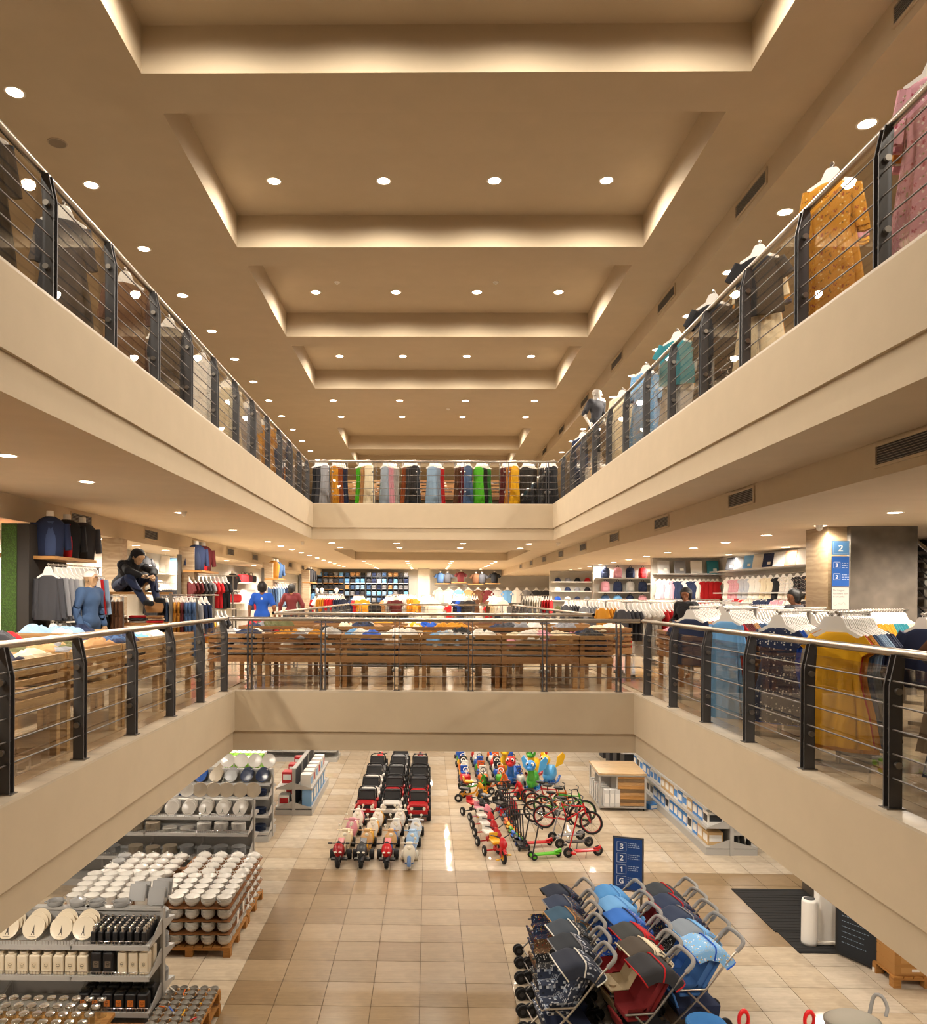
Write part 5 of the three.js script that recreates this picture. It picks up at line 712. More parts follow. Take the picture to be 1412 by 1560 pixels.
function stroller(label, x, d, turn, canopy, seat, trim, o = {}) {
  const t = thing('stroller', label, 'stroller', [x, 0, z(d)], turn);
  part(t, 'frame', strFrame, o.silver ? M.steel : M.steelDull); part(t, 'handle', strHandle, mat('#8e8c8a', 0.8), 'grey foam handle');
  for (const s of [-1, 1]) { for (const q of [-0.025, 0.025]) wheel(t, 'front_wheel', 0.075, 0.028, s * 0.2 + q, 0.075, 0.38, mat('#3a3a3f', 0.5)); wheel(t, 'rear_wheel', 0.09, 0.04, s * 0.255, 0.09, -0.31, mat('#3a3a3f', 0.5)); }
  part(t, 'seat', seatG, fc(seat)); const c = part(t, 'canopy', canopyG, fc(canopy)); canopyRims.forEach((g) => part(c, 'piping', g, fc(trim))); if (o.back) part(c, 'back_panel', canopyBack, fc(o.back)); part(t, 'basket', basketG, fc(o.basket ?? 'navy'));
  if (o.tray) part(t, 'tray', trayG, o.tray ? mat(o.tray, 0.5) : M.dark);
  return t;
}
{
  const T = -1.4, line = (x0, x1, d0, d1, list) => list.forEach(([l, c, st, tr, o = {}], i) => { const f = i / (list.length - 1); stroller(l, x0 + (x1 - x0) * f, d0 + (d1 - d0) * f, T + rr(-0.06, 0.06), c, st, tr, o); });
  line(1.7, 1.52, 11.0, 8.95, [['navy stroller with mesh hood, rearmost of the line nearest the path', '#232c40', 'navy speckled', 'black', { back: 'navy speckled' }], ['navy stroller with speckled seat in front of the mesh hood', '#2c3a55', 'navy speckled', 'grey', { back: 'navy speckled' }], ['stroller with denim blue canopy and brown camouflage seat', '#35566f', 'brown camouflage', 'tan', { back: 'brown camouflage' }], ['stroller with charcoal canopy and black and white spotted seat', '#3b4450', 'black spotted', 'white', { back: 'black spotted' }], ['charcoal stroller with checked seat and silver frame', '#2b3038', 'navy checked', 'grey', { silver: 1, back: 'navy checked' }], ['navy checked stroller with silver handle at the line end', '#2a3040', 'navy checked', 'white', { silver: 1, back: 'navy checked' }]]);
  line(2.4, 2.36, 11.0, 8.85, [['light blue stroller with crown shaped canopy edge', '#4f92d2', '#2c4d86', 'sky blue', {}], ['light blue stroller with denim seat and white cup tray', '#6aa4dc', '#2f5fae', 'sky blue', { tray: '#e6e2da' }], ['bright blue stroller with starry print', '#2f6cc4', 'blue starry', 'navy', { back: 'blue starry' }], ['charcoal and red stroller with dark red seat', '#3a3c3c', '#8c1419', 'red', { back: 'red' }], ['brown and beige stroller with padded beige tray', '#4a4138', '#cdb995', 'cream', { tray: '#cdb995', basket: 'black', back: 'cream' }], ['black and red stroller at the end of the middle line', '#2a2a2e', '#7a161a', 'red', { basket: 'black' }]]);
  line(3.15, 3.12, 11.1, 9.4, [['charcoal stroller with red piping, rearmost by the sign post', '#2f353c', '#6f161a', 'red', {}], ['navy patterned stroller with red handle trim', '#22304c', 'navy speckled', 'red', { back: 'navy speckled' }], ['navy stroller with printed black seat', '#26334e', 'black spotted', 'grey', { back: 'navy speckled' }], ['light blue and grey stroller with hanging pocket', '#7d8894', '#2f62ae', 'sky blue', { back: 'sky blue' }], ['sky blue spotted stroller with parasol canopy', 'sky blue spotted', '#3f6fae', 'blue', { silver: true }]]);
  // baby walker
  const w = thing('baby_walker', 'blue and cream baby walker with padded seat beside the strollers', 'baby walker', [3.02, 0, z(8.55)]);
  part(w, 'base_ring', [to(0.3, 0.045, 0, 0.1, 0, PI / 2, 0, 0, 8, 24)], pl('#7fb0de')); for (let i = 0; i < 6; i++) { const a = i / 6 * 2 * PI; wheel(w, 'castor', 0.03, 0.03, 0.28 * Math.cos(a), 0.03, 0.28 * Math.sin(a)); }
  part(w, 'strut', [rod([-0.24, 0.12, 0], [0.2, 0.4, 0.05], 0.012, 6), rod([0.24, 0.12, 0], [-0.2, 0.4, 0.05], 0.012, 6)], M.whitePl); part(w, 'tray', [rb(0.5, 0.06, 0.24, 0.03, -0.02, 0.42, 0.24)], pl('#e4cf98')); part(w, 'play_panel', [rb(0.42, 0.03, 0.18, 0.015, -0.02, 0.46, 0.24), cy(0.06, 0.06, 0.03, -0.1, 0.49, 0.24, 14), sp(0.035, 0.12, 0.5, 0.24, 1, 1, 1, 10)], pl('#7fb0de')); part(w, 'seat_pad', [lathe([[0.1, 0.25], [0.19, 0.34], [0.22, 0.46], [0.2, 0.48], [0.16, 0.4], [0.08, 0.3]], 18)], fc('#3f7fbe'));
  const g2 = thing('baby_walker', 'pale green and white baby walker at the foot of the stroller lines', 'baby walker', [2.3, 0, z(8.1)]); part(g2, 'base_ring', [to(0.28, 0.045, 0, 0.1, 0, PI / 2, 0, 0, 8, 24)], pl('#b9d8a0')); part(g2, 'tray', [rb(0.46, 0.06, 0.22, 0.03, 0, 0.4, 0.2)], pl('#efe9df')); part(g2, 'strut', [rod([-0.2, 0.12, 0], [0.18, 0.38, 0.05], 0.012, 6), rod([0.2, 0.12, 0], [-0.18, 0.38, 0.05], 0.012, 6)], M.whitePl);
  // handles of push toys and a cart at the lower edge
  [[3.4, 'nearer the strollers'], [4.1, 'nearer the grey cart']].forEach(([x, n]) => { const t = thing('push_toy', `push toy with red loop handle, the one ${n}`, 'push toy', [x, -0.0, z(8.5)], 0.2); part(t, 'handle', [(() => { const g = to(0.075, 0.022, 0, 0, 0, 0, 0, 0, 8, 18); g.scale(0.75, 1.25, 1); g.translate(0, 0.53, 0); return g; })()], pl('#d8181c')); part(t, 'stick', rod([0, 0.1, 0.12], [0, 0.45, 0], 0.014, 8), M.steelDull); part(t, 'body', [rb(0.24, 0.14, 0.3, 0.05, 0, 0.14, 0.16)], pl('#d8181c')); for (const s of [-1, 1]) wheel(t, 'wheel', 0.06, 0.04, s * 0.13, 0.06, 0.2); });
  { const t = thing('bassinet_cart', 'grey oval lid of a cradle cart with loop handle', 'cart', [4.62, -0.0, z(8.62)]); part(t, 'hood', [(() => { const g = new THREE.SphereGeometry(0.3, 20, 10, 0, 2 * PI, 0, PI / 2); g.scale(1, 0.42, 0.72); g.translate(0, 0.44, 0); return g; })()], fc('#9a9488')); part(t, 'tub', [lathe([[0, 0.3], [0.2, 0.3], [0.29, 0.42], [0.3, 0.48], [0.27, 0.48]], 20).scale(1, 1, 0.72)], fc('#8b857b')); part(t, 'handle', [tube([[0.24, 0.5, -0.1], [0.3, 0.68, -0.12], [0.36, 0.7, -0.08], [0.4, 0.6, -0.04], [0.36, 0.52, 0]], 0.02, 16, 7)], mat('#8e8c8a', 0.7)); part(t, 'leg_frame', [rod([-0.2, 0.05, -0.15], [0.2, 0.35, 0.12], 0.012, 6), rod([0.2, 0.05, -0.15], [-0.2, 0.35, 0.12], 0.012, 6)], M.steelDull); for (const a of [-1, 1]) wheel(t, 'wheel', 0.05, 0.03, a * 0.2, 0.05, -0.15); }
}
// ---------- signs ----------
function canvasMat(w, h, draw, rough = 0.5) { const c = document.createElement('canvas'); c.width = w; c.height = h; const g = c.getContext('2d'); draw(g, w, h); const t = new THREE.CanvasTexture(c); t.colorSpace = THREE.SRGBColorSpace; return new THREE.MeshStandardMaterial({ map: t, roughness: rough }); }
const lines = (g, x, y, n, w, step, hgt = 5) => { for (let i = 0; i < n; i++) { let q = x; const e = x + w * (0.75 + 0.25 * hash2(i, Math.round(y))); while (q < e) { const l = 8 + 14 * hash2(Math.round(q), i + Math.round(y)); g.fillRect(q, y + i * step, Math.min(l, e - q), hgt); q += l + 5; } } };
function numbers(g, list, x, y, s, gap, W) { list.forEach((n, i) => { g.strokeStyle = '#e9eef6'; g.lineWidth = 3; g.strokeRect(x, y + i * gap, s, s); g.fillStyle = '#f4f6fa'; g.font = `bold ${Math.round(s * 0.82)}px sans-serif`; g.textAlign = 'center'; g.textBaseline = 'middle'; g.fillText(n, x + s / 2, y + i * gap + s / 2 + 2); g.fillStyle = '#b9cbe6'; lines(g, x + s + 14, y + i * gap + 6, 3, W - x - s - 34, 18, 6); }); }
{
  const t = thing('floor_sign', 'free-standing blue floor directory sign listing 3, 2, 1 and G behind the strollers', 'sign', [3.12, 0, z(12.3)], -0.3);
  part(t, 'frame', [bx(0.47, 0.84, 0.035, 0, 0.9, 0)], M.steelDull); part(t, 'printed_face', tf(new THREE.PlaneGeometry(0.42, 0.79), 0, 0.9, 0.0185), canvasMat(256, 480, (g, w, h) => { g.fillStyle = '#1d4688'; g.fillRect(0, 0, w, h); numbers(g, ['3', '2', '1', 'G'], 26, 34, 84, 108, w); }));
  part(t, 'post', [bx(0.035, 1.3, 0.03, 0.2, 0.65, -0.03), bx(0.035, 1.3, 0.03, -0.2, 0.65, -0.03)], M.steelDull); part(t, 'base', [bx(0.5, 0.02, 0.34, 0, 0.01, -0.03)], M.steelDull);
}
{ // display counter with wood-grain end
  const t = thing('display_counter', 'display counter with pale wood top, slatted wood end and boxed cartons inside', 'counter', [4.62, 0, z(19.35)], -0.04);
  part(t, 'top', [bx(1.12, 0.04, 1.45, 0, 0.86, 0)], mat('#d9c09a', 0.45, 0, { map: woodTex, uv: 1.5, key: 'top' })); part(t, 'frame', [-1, 1].flatMap((a) => [-1, 1].map((b) => bx(0.04, 0.84, 0.04, a * 0.53, 0.47, b * 0.69))).concat([bx(1.1, 0.04, 0.04, 0, 0.08, 0.69), bx(1.1, 0.04, 0.04, 0, 0.82, 0.69), bx(0.04, 0.04, 1.4, -0.53, 0.08, 0), bx(0.04, 0.04, 1.4, -0.53, 0.82, 0)]), M.shelf);
  part(t, 'base', [bx(1.08, 0.04, 1.4, 0, 0.08, 0)], M.shelf); for (let k = 0; k < 9; k++) part(t, 'end_slat', bx(0.62, 0.072, 0.03, 0.2, 0.15 + k * 0.079, 0.68), [M.wood2, mat('#8a7355', 0.6, 0, { map: woodTex, uv: 1.4, key: 'es' }), M.pine][k % 3]); part(t, 'divider', [bx(0.03, 0.7, 1.36, -0.12, 0.46, 0), bx(0.5, 0.7, 0.03, -0.28, 0.46, -0.02)], M.shelf);
  for (const a of [-1, 1]) for (const b of [-1, 1]) wheel(t, 'castor', 0.03, 0.02, a * 0.5, 0.03, b * 0.66);
  for (let i = 0; i < 5; i++) carton('silver and white upright carton inside the display counter', 'box', 0.09, 0.42, 0.24, mat('#cfcfce', 0.3), mat('#e8e6e2', 0.4), [4.62 - 0.42, 0.1, z(18.85 + i * 0.24)], PI / 2, 'silver cartons in the counter');
  for (let i = 0; i < 3; i++) carton('silver and white carton at the open front of the counter', 'box', 0.12, 0.4, 0.2, mat('#cfcfce', 0.3), mat('#e8e6e2', 0.4), [4.62 - 0.4 + i * 0.125, 0.1, z(18.72)], 0, 'cartons at the counter front');
  carton('blue and white carton lying on the floor beside the counter', 'box', 0.3, 0.12, 0.3, mat('#3f86d0', 0.5), mat('#e4e2dd', 0.5), [5.35, 0, z(18.95)], 0.4);
}
{ // shelf unit of boxed appliances on the right, running away from the camera
  const X = 5.95;
  gondola('grey shelf unit with blue and white boxed appliances beside the right aisle', [X, 0, z(15.5)], -PI / 2, 5.9, 1.15, 0.5, [[0.92, 0.5], [0.55, 0.5], [0.16, 0.5]], [[0.8, 0.5], [0.42, 0.5], [0.16, 0.5]]);
  const wh = mat('#e4e2dd', 0.5), bl = mat('#3f86d0', 0.5), dk = mat('#2a2c30', 0.5), tn = mat('#c8a878', 0.6);
  for (let k = 0; k < 3; k++) for (let i = 0; i < 18; i++) {
    const v = Math.floor(hash2(i, k + 9) * 4), m = [wh, bl, wh, tn][v], p = [bl, wh, dk, wh][v], nm = ['white and blue', 'blue and white', 'white and black', 'tan and white'][v];
    carton(`${nm} boxed appliance on the ${['top', 'middle', 'bottom'][k]} shelf of the right aisle unit`, 'box', 0.29, [0.2, 0.28, 0.3][k] * (0.85 + 0.15 * hash2(k, i)), 0.3, m, p, [X - 0.28, [0.92, 0.55, 0.16][k], z(15.75 + i * 0.315)], -PI / 2, `${nm} boxes on the ${['top', 'middle', 'bottom'][k]} right shelf`);
  }
  for (let k = 0; k < 2; k++) for (let i = 0; i < 3; i++) { const t = thing('vacuum_flask', 'black boxed flask at the end of the right aisle unit', 'flask', [X + 0.14 + i * 0.13, [0.42, 0.16][k], z(15.68)], 0, 'black flasks at the shelf end'); part(t, 'body', [cy(0.045, 0.045, 0.18, 0, 0.09, 0, 12)], M.black); part(t, 'cap', [cy(0.04, 0.03, 0.04, 0, 0.2, 0, 12)], M.steelDull); }
  for (let i = 0; i < 4; i++) carton('white tall carton at the end foot of the right aisle unit', 'box', 0.14, 0.3, 0.2, wh, mat('#c9c7c2', 0.5), [X + 0.1 + i * 0.0 + (i % 2) * 0.17, [0.8, 0.8, 0.16, 0.16][i] , z(15.95)], 0, 'white cartons at the shelf end');
  // bins of small goods beyond
  for (let i = 0; i < 5; i++) { const b = thing('goods_tray', 'steel tray of coloured toys beyond the display counter', 'tray', [5.75, 0, z(20.6 + i * 0.9 + 1.6)], 0, 'steel toy trays'); part(b, 'tray_body', [prism([[-0.4, 0], [0.4, 0], [0.44, 0.2], [0.42, 0.2], [0.38, 0.02], [-0.38, 0.02], [-0.42, 0.2], [-0.44, 0.2]], 0.8, 0, 0.7, 0)], M.shelf); part(b, 'stand', [bx(0.6, 0.7, 0.5, 0, 0.35, 0)], M.dark); }
  for (let i = 0; i < 30; i++) carton(`${['red', 'blue', 'yellow', 'white'][i % 4]} toy packet in the trays beyond the display counter`, 'toy packet', 0.2, 0.14, 0.16, [mat('#b21a1f', 0.5), bl, mat('#e0a513', 0.5), wh][i % 4], wh, [5.5 + (i % 3) * 0.25, 0.725, z(22.0 + Math.floor(i / 3) * 0.44)], rr(-0.4, 0.4), `${['red', 'blue', 'yellow', 'white'][i % 4]} toy packets`);
}
{ // entrance: mats, steps, scanner posts, waste bin, chalkboard, pallet of cartons
  solo('door_mat', 'large black ribbed door mat beside the step', 'mat', [rb(1.25, 0.012, 1.75, 0.004, 0, 0.006, 0)].concat(Array.from({ length: 16 }, (_, i) => bx(1.2, 0.004, 0.03, 0, 0.013, -0.8 + i * 0.107))), mat('#1b1a1a', 0.95), [5.88, 0, z(12.85)]);
  solo('door_mat', 'small black mat under the white waste bin', 'mat', [rb(0.62, 0.012, 0.75, 0.004, 0, 0.006, 0)].concat(Array.from({ length: 7 }, (_, i) => bx(0.58, 0.004, 0.03, 0, 0.013, -0.32 + i * 0.107))), mat('#1b1a1a', 0.95), [5.6, 0, z(11.65)]);
  const st = thing('entrance_step', 'dark steel entrance step with posts beside the door mat', 'step', [6.75, 0, z(12.75)]); part(st, 'tread', [bx(0.9, 0.03, 2.0, 0.2, 0.3, 0)], M.steelDull); part(st, 'riser', [bx(0.03, 0.29, 2.0, -0.24, 0.145, 0), bx(0.9, 0.29, 0.03, 0.2, 0.145, 0.98)], mat('#5d564d', 0.5, 0.4)); part(st, 'post', [bx(0.08, 0.75, 0.08, -0.16, 0.66, -0.9), rod([-0.3, 0.95, -0.9], [0.05, 0.95, -0.9], 0.012, 6), rod([-0.3, 0.7, -0.9], [0.05, 0.7, -0.9], 0.012, 6)], M.steelDull);
  const bn = thing('waste_bin', 'white pedal bin with dark oval opening on the small mat', 'bin', [5.56, 0.016, z(11.55)]); part(bn, 'body', [loft([[0, 0, 0, 0.105, 0.1], [0, 0.05, 0, 0.11, 0.105], [0, 0.62, 0, 0.105, 0.1], [0, 0.66, 0, 0.098, 0.092]], 20)], M.whitePl); part(bn, 'opening', [tf(cy(0.08, 0.08, 0.012, 0, 0, 0, 18).scale(1, 1, 0.8), 0, 0.663, 0)], M.black);  // solid black disc stands in for the dark hollow of the bin
  const dn = thing('scanner_panel', 'white upright security panel beside the waste bin', 'security gate', [5.86, 0.016, z(11.62)]); part(dn, 'panel', [rb(0.34, 0.86, 0.16, 0.03, 0, 0.43, 0)], M.whitePl); part(dn, 'foot', [rb(0.4, 0.05, 0.22, 0.015, 0, 0.025, 0)], M.white);
  const ch = thing('chalkboard_sign', 'black chalkboard with faint chalk writing leaning at the entrance', 'chalkboard', [5.95, 0, z(11.0)], -1.05); part(ch, 'board', [bx(0.6, 0.95, 0.03, 0, 0.5, 0)], M.black); part(ch, 'chalk_face', tf(new THREE.PlaneGeometry(0.54, 0.88), 0, 0.5, 0.0165), canvasMat(256, 400, (g, w, h) => { g.fillStyle = '#1b2027'; g.fillRect(0, 0, w, h); g.fillStyle = '#7f93a8'; lines(g, 30, 120, 7, 190, 34, 4); }, 0.8)); part(ch, 'corner_foot', [bx(0.05, 0.06, 0.05, 0.27, 0.03, 0.02)], M.whitePl);
  pallet('wooden pallet carrying brown cartons beside the chalkboard', 6.5, 10.75, 0.9, 0.9, 0.15);
  for (let k = 0; k < 5; k++) carton(`flat brown carton on the pallet by the chalkboard, ${['bottom', 'second', 'third', 'fourth', 'top'][k]} layer`, 'box', 0.84, 0.13, 0.84, mat('#a9793f', 0.8), mat('#b98a50', 0.8), [6.5, 0.15 + k * 0.132, z(10.75)], 0);
  for (let k = 0; k < 3; k++) solo('label_tag', 'small white label stuck on the brown cartons', 'label', [bx(0.1, 0.035, 0.002)], M.white, [6.35, 0.22 + k * 0.13, z(10.325)], 0, 'white labels on the cartons');
  const dp = thing('door_post', 'steel door post behind the white security panel', 'door post', [6.3, 0, z(11.35)]); part(dp, 'post', [bx(0.14, 2.6, 0.12, 0, 1.3, 0)], M.steelDull); part(dp, 'foot', [bx(0.2, 0.03, 0.18, 0, 0.015, 0)], M.steelDull);
}
// ---------- people and mannequins ----------
const MC = {};
function blob(bones, res, k = 0.03, inflate = 0) {             // smooth union of tapered capsules [a, ra, b, rb], meshed on a grid
  let lo = [9, 9, 9], hi = [-9, -9, -9];
  for (const [a, ra, b, rb_] of bones) for (let i = 0; i < 3; i++) { lo[i] = Math.min(lo[i], a[i] - ra, b[i] - rb_); hi[i] = Math.max(hi[i], a[i] + ra, b[i] + rb_); }
  const c = lo.map((v, i) => (v + hi[i]) / 2), s = Math.max(...lo.map((v, i) => hi[i] - v)) / 2 + inflate + k + 0.02;
  const mc = MC[res] ??= new MarchingCubes(res, M.black, false, false, 90000); mc.isolation = 0;
  const F = mc.field, half = res / 2, pre = bones.map(([a, ra, b, rb_]) => { const d = [b[0] - a[0], b[1] - a[1], b[2] - a[2]]; return [a, d, Math.max(1e-6, d[0] ** 2 + d[1] ** 2 + d[2] ** 2), ra + inflate, rb_ - ra]; });
  for (let Z = 0; Z < res; Z++) for (let Y = 0; Y < res; Y++) for (let X = 0; X < res; X++) {
    const p = [c[0] + s * (X - half) / half, c[1] + s * (Y - half) / half, c[2] + s * (Z - half) / half]; let f = 9;
    for (const [a, d, dd, ra, dr] of pre) {
      const qx = p[0] - a[0], qy = p[1] - a[1], qz = p[2] - a[2], t = Math.max(0, Math.min(1, (qx * d[0] + qy * d[1] + qz * d[2]) / dd)), ex = qx - d[0] * t, ey = qy - d[1] * t, ez = qz - d[2] * t;
      const e = Math.sqrt(ex * ex + ey * ey + ez * ez) - ra - dr * t; if (e > f + k) continue; const h = Math.max(0, k - Math.abs(f - e)) / k; f = Math.min(f, e) - h * h * k * 0.25;
    }
    F[X + Y * res + Z * res * res] = -f;
  }
  mc.update();
  const n = mc.count, P = new Float32Array(n * 3), Nn = new Float32Array(n * 3);
  for (let i = 0; i < n * 3; i++) { P[i] = mc.positionArray[i] * s + c[i % 3]; Nn[i] = mc.normalArray[i]; }
  const g = new THREE.BufferGeometry(); g.setAttribute('position', new THREE.BufferAttribute(P, 3)); g.setAttribute('normal', new THREE.BufferAttribute(Nn, 3)); return boxUV(g, 6);
}
const mir = (p) => [-p[0], p[1], p[2]];
const add3 = (a, b, t = 1) => [a[0] + b[0] * t, a[1] + b[1] * t, a[2] + b[2] * t];
function handBones(w, dir, side) {                                // palm and five fingers of unequal length, slightly curled; dir points along the fingers
  const D = V(...dir).normalize(), S = V(side, 0, 0), U = D.clone().cross(S).normalize(), A = U.clone().cross(D).normalize(), at = (x, y, q) => [w[0] + A.x * x + D.x * y + U.x * q, w[1] + A.y * x + D.y * y + U.y * q, w[2] + A.z * x + D.z * y + U.z * q];
  const o = [[w, 0.024, at(0, 0.045, 0), 0.028], [at(-0.018, 0.05, 0), 0.018, at(-0.02, 0.085, 0), 0.014], [at(0.018, 0.05, 0), 0.018, at(0.02, 0.085, 0), 0.014]];
  [[-0.03, 0.062], [-0.01, 0.075], [0.01, 0.07], [0.03, 0.055]].forEach(([x, l]) => { const a = at(x, 0.085, 0), b = at(x * 1.05, 0.085 + l * 0.55, -0.008), c = at(x * 1.05, 0.085 + l, -0.026); o.push([a, 0.0095, b, 0.009], [b, 0.009, c, 0.0075]); });
  o.push([at(-0.03, 0.025, 0), 0.012, at(-0.055, 0.06, -0.012), 0.0105], [at(-0.055, 0.06, -0.012), 0.0105, at(-0.058, 0.092, -0.02), 0.009]); return o;
}
function headBones(c, f = [0, 0, 1]) {                           // c = centre of the skull, f = facing
  const F = V(...f).normalize(), R = V(0, 1, 0).cross(F).normalize(), U = F.clone().cross(R), at = (x, y, q) => [c[0] + R.x * x + U.x * y + F.x * q, c[1] + R.y * x + U.y * y + F.y * q, c[2] + R.z * x + U.z * y + F.z * q];
  return [[at(0, 0.03, -0.015), 0.085, at(0, 0.03, 0.025), 0.078], [at(0, -0.03, 0.03), 0.062, at(0, -0.075, 0.05), 0.038], [at(0, 0.03, 0.096), 0.01, at(0, -0.018, 0.118), 0.014], [at(-0.018, -0.052, 0.088), 0.009, at(0.018, -0.052, 0.088), 0.009], [at(-0.045, 0.035, 0.084), 0.012, at(0.045, 0.035, 0.084), 0.012], [at(0.078, 0.02, 0), 0.012, at(0.083, -0.03, 0), 0.012], [at(-0.078, 0.02, 0), 0.012, at(-0.083, -0.03, 0), 0.012], [at(0, -0.06, -0.02), 0.055, at(0, -0.14, -0.035), 0.052]];
}
// joints of a standing adult, 1.72 m; any may be overridden
function pose(o = {}) {
  return { pel: [0, 0.95, 0], chest: [0, 1.28, 0], neck: [0, 1.46, -0.01], head: [0, 1.6, 0.01], face: [0, 0, 1], shL: [0.185, 1.4, 0], elL: [0.25, 1.13, -0.03], wrL: [0.25, 0.9, 0.06], shR: [-0.185, 1.4, 0], elR: [-0.25, 1.13, -0.03], wrR: [-0.25, 0.9, 0.06], hiL: [0.09, 0.92, 0], knL: [0.1, 0.5, 0.02], anL: [0.1, 0.08, -0.02], hiR: [-0.09, 0.92, 0], knR: [-0.1, 0.5, 0.02], anR: [-0.1, 0.08, -0.02], toe: [0, -0.045, 0.15], waist: 0.115, ...o };
}
function figure(name, label, cat, pos, turn, j, skin, wear, scale = 1) {
  const t = thing(name, label, cat, pos, turn), W = j.waist; t.scale.setScalar(scale);
  const torso = [[add3(j.pel, [-0.06, 0, 0]), W, add3(j.pel, [0.06, 0, 0]), W], [j.pel, W, j.chest, W + 0.012], [add3(j.chest, [-0.06, 0.02, 0]), W, add3(j.chest, [0.06, 0.02, 0]), W], [add3(j.shL, [-0.03, 0, 0]), 0.06, add3(j.shR, [0.03, 0, 0]), 0.06], [j.chest, 0.1, j.neck, 0.058]];
  const armU = [[j.shL, 0.055, j.elL, 0.042], [j.shR, 0.055, j.elR, 0.042]], armF = [[j.elL, 0.042, j.wrL, 0.028], [j.elR, 0.042, j.wrR, 0.028]];
  const leg = [[j.hiL, 0.088, j.knL, 0.058], [j.hiR, 0.088, j.knR, 0.058], [j.knL, 0.058, j.anL, 0.038], [j.knR, 0.058, j.anR, 0.038]], foot = [[j.anL, 0.038, add3(j.anL, j.toeL ?? j.toe), 0.03], [j.anR, 0.038, add3(j.anR, j.toeR ?? j.toe), 0.03]];
  const dirL = [j.wrL[0] - j.elL[0], j.wrL[1] - j.elL[1], j.wrL[2] - j.elL[2]], dirR = [j.wrR[0] - j.elR[0], j.wrR[1] - j.elR[1], j.wrR[2] - j.elR[2]];
  const body = part(t, 'body', merge([blob([...torso, ...armU, ...armF, ...leg, ...foot, [j.neck, 0.052, j.head, 0.05]], 88, 0.04), blob(headBones(j.head, j.face), 56, 0.025), blob(handBones(j.wrL, dirL, 1), 52, 0.008), blob(handBones(j.wrR, dirR, -1), 52, 0.008)]), skin);
  if (wear.top) part(t, 'shirt', blob([...torso.slice(0, 4), [j.chest, 0.1, add3(j.neck, [0, -0.04, 0]), 0.06], ...armU.map((b) => (wear.sleeve === 'short' ? [b[0], b[1], add3(b[0], [b[2][0] - b[0][0], b[2][1] - b[0][1], b[2][2] - b[0][2]], 0.7), b[3] + 0.008] : b)), ...(wear.sleeve === 'long' ? armF.map((b) => [b[0], b[1], add3(b[0], [b[2][0] - b[0][0], b[2][1] - b[0][1], b[2][2] - b[0][2]], 0.92), b[3] + 0.006]) : [])], 72, 0.045, 0.016), fc(wear.top));
  if (wear.legs) part(t, 'trousers', blob([[add3(j.pel, [-0.05, 0, 0]), W - 0.01, add3(j.pel, [0.05, 0, 0]), W - 0.01], ...leg], 72, 0.04, 0.012), fc(wear.legs));
  if (wear.shoes) foot.forEach((f, i) => part(t, 'shoe', blob([f], 24, 0.02, 0.012), fc(wear.shoes)));
  if (wear.skirt) part(t, 'skirt', loft([[0, j.pel[1] - 0.6, 0, 0.28, 0.26], [0, j.pel[1] - 0.3, 0, 0.22, 0.2], [0, j.pel[1], 0, 0.17, 0.14], [0, j.pel[1] + 0.12, 0, 0.145, 0.125]], 22, folds(0.1, 7, 0)), fc(wear.skirt));
  const H = j.head, F = V(...j.face).normalize(), hp = (y, q, r) => [H[0] + F.x * q, H[1] + y, H[2] + F.z * q, r];
  if (wear.hair) part(t, 'hair', blob([[hp(0.045, -0.032, 0).slice(0, 3), 0.104, hp(0.062, 0.008, 0).slice(0, 3), 0.094], [hp(0, -0.05, 0).slice(0, 3), 0.09, hp(-0.06, -0.05, 0).slice(0, 3), 0.07], ...[-1, 1].map((q) => { const R = V(0, 1, 0).cross(F).normalize(), e = (y, k) => [H[0] + R.x * q * 0.066 + F.x * k, H[1] + y, H[2] + R.z * q * 0.066 + F.z * k]; return [e(0.04, 0.01), 0.046, e(-0.05, -0.025), 0.04]; }), ...(wear.bun ? [[hp(0.03, -0.13, 0).slice(0, 3), 0.045, hp(0.03, -0.14, 0).slice(0, 3), 0.05]] : []), ...(wear.longHair ? [[hp(-0.02, -0.06, 0).slice(0, 3), 0.08, hp(-0.22, -0.09, 0).slice(0, 3), 0.07]] : [])], 44, 0.03), mat('#14110f', 0.6));
  if (wear.eyes) for (const s of [-1, 1]) { const R = V(0, 1, 0).cross(F).normalize(); part(t, 'eye', sp(0.009, H[0] + F.x * 0.092 + R.x * s * 0.032, H[1] + 0.012, H[2] + F.z * 0.092 + R.z * s * 0.032, 1, 1, 1, 8), M.black); }
  return [t, body];
}
const skinM = mat('#8a5a3c', 0.55), dummyM = mat('#e9e4dc', 0.35), tanDummy = mat('#c9a27a', 0.45);
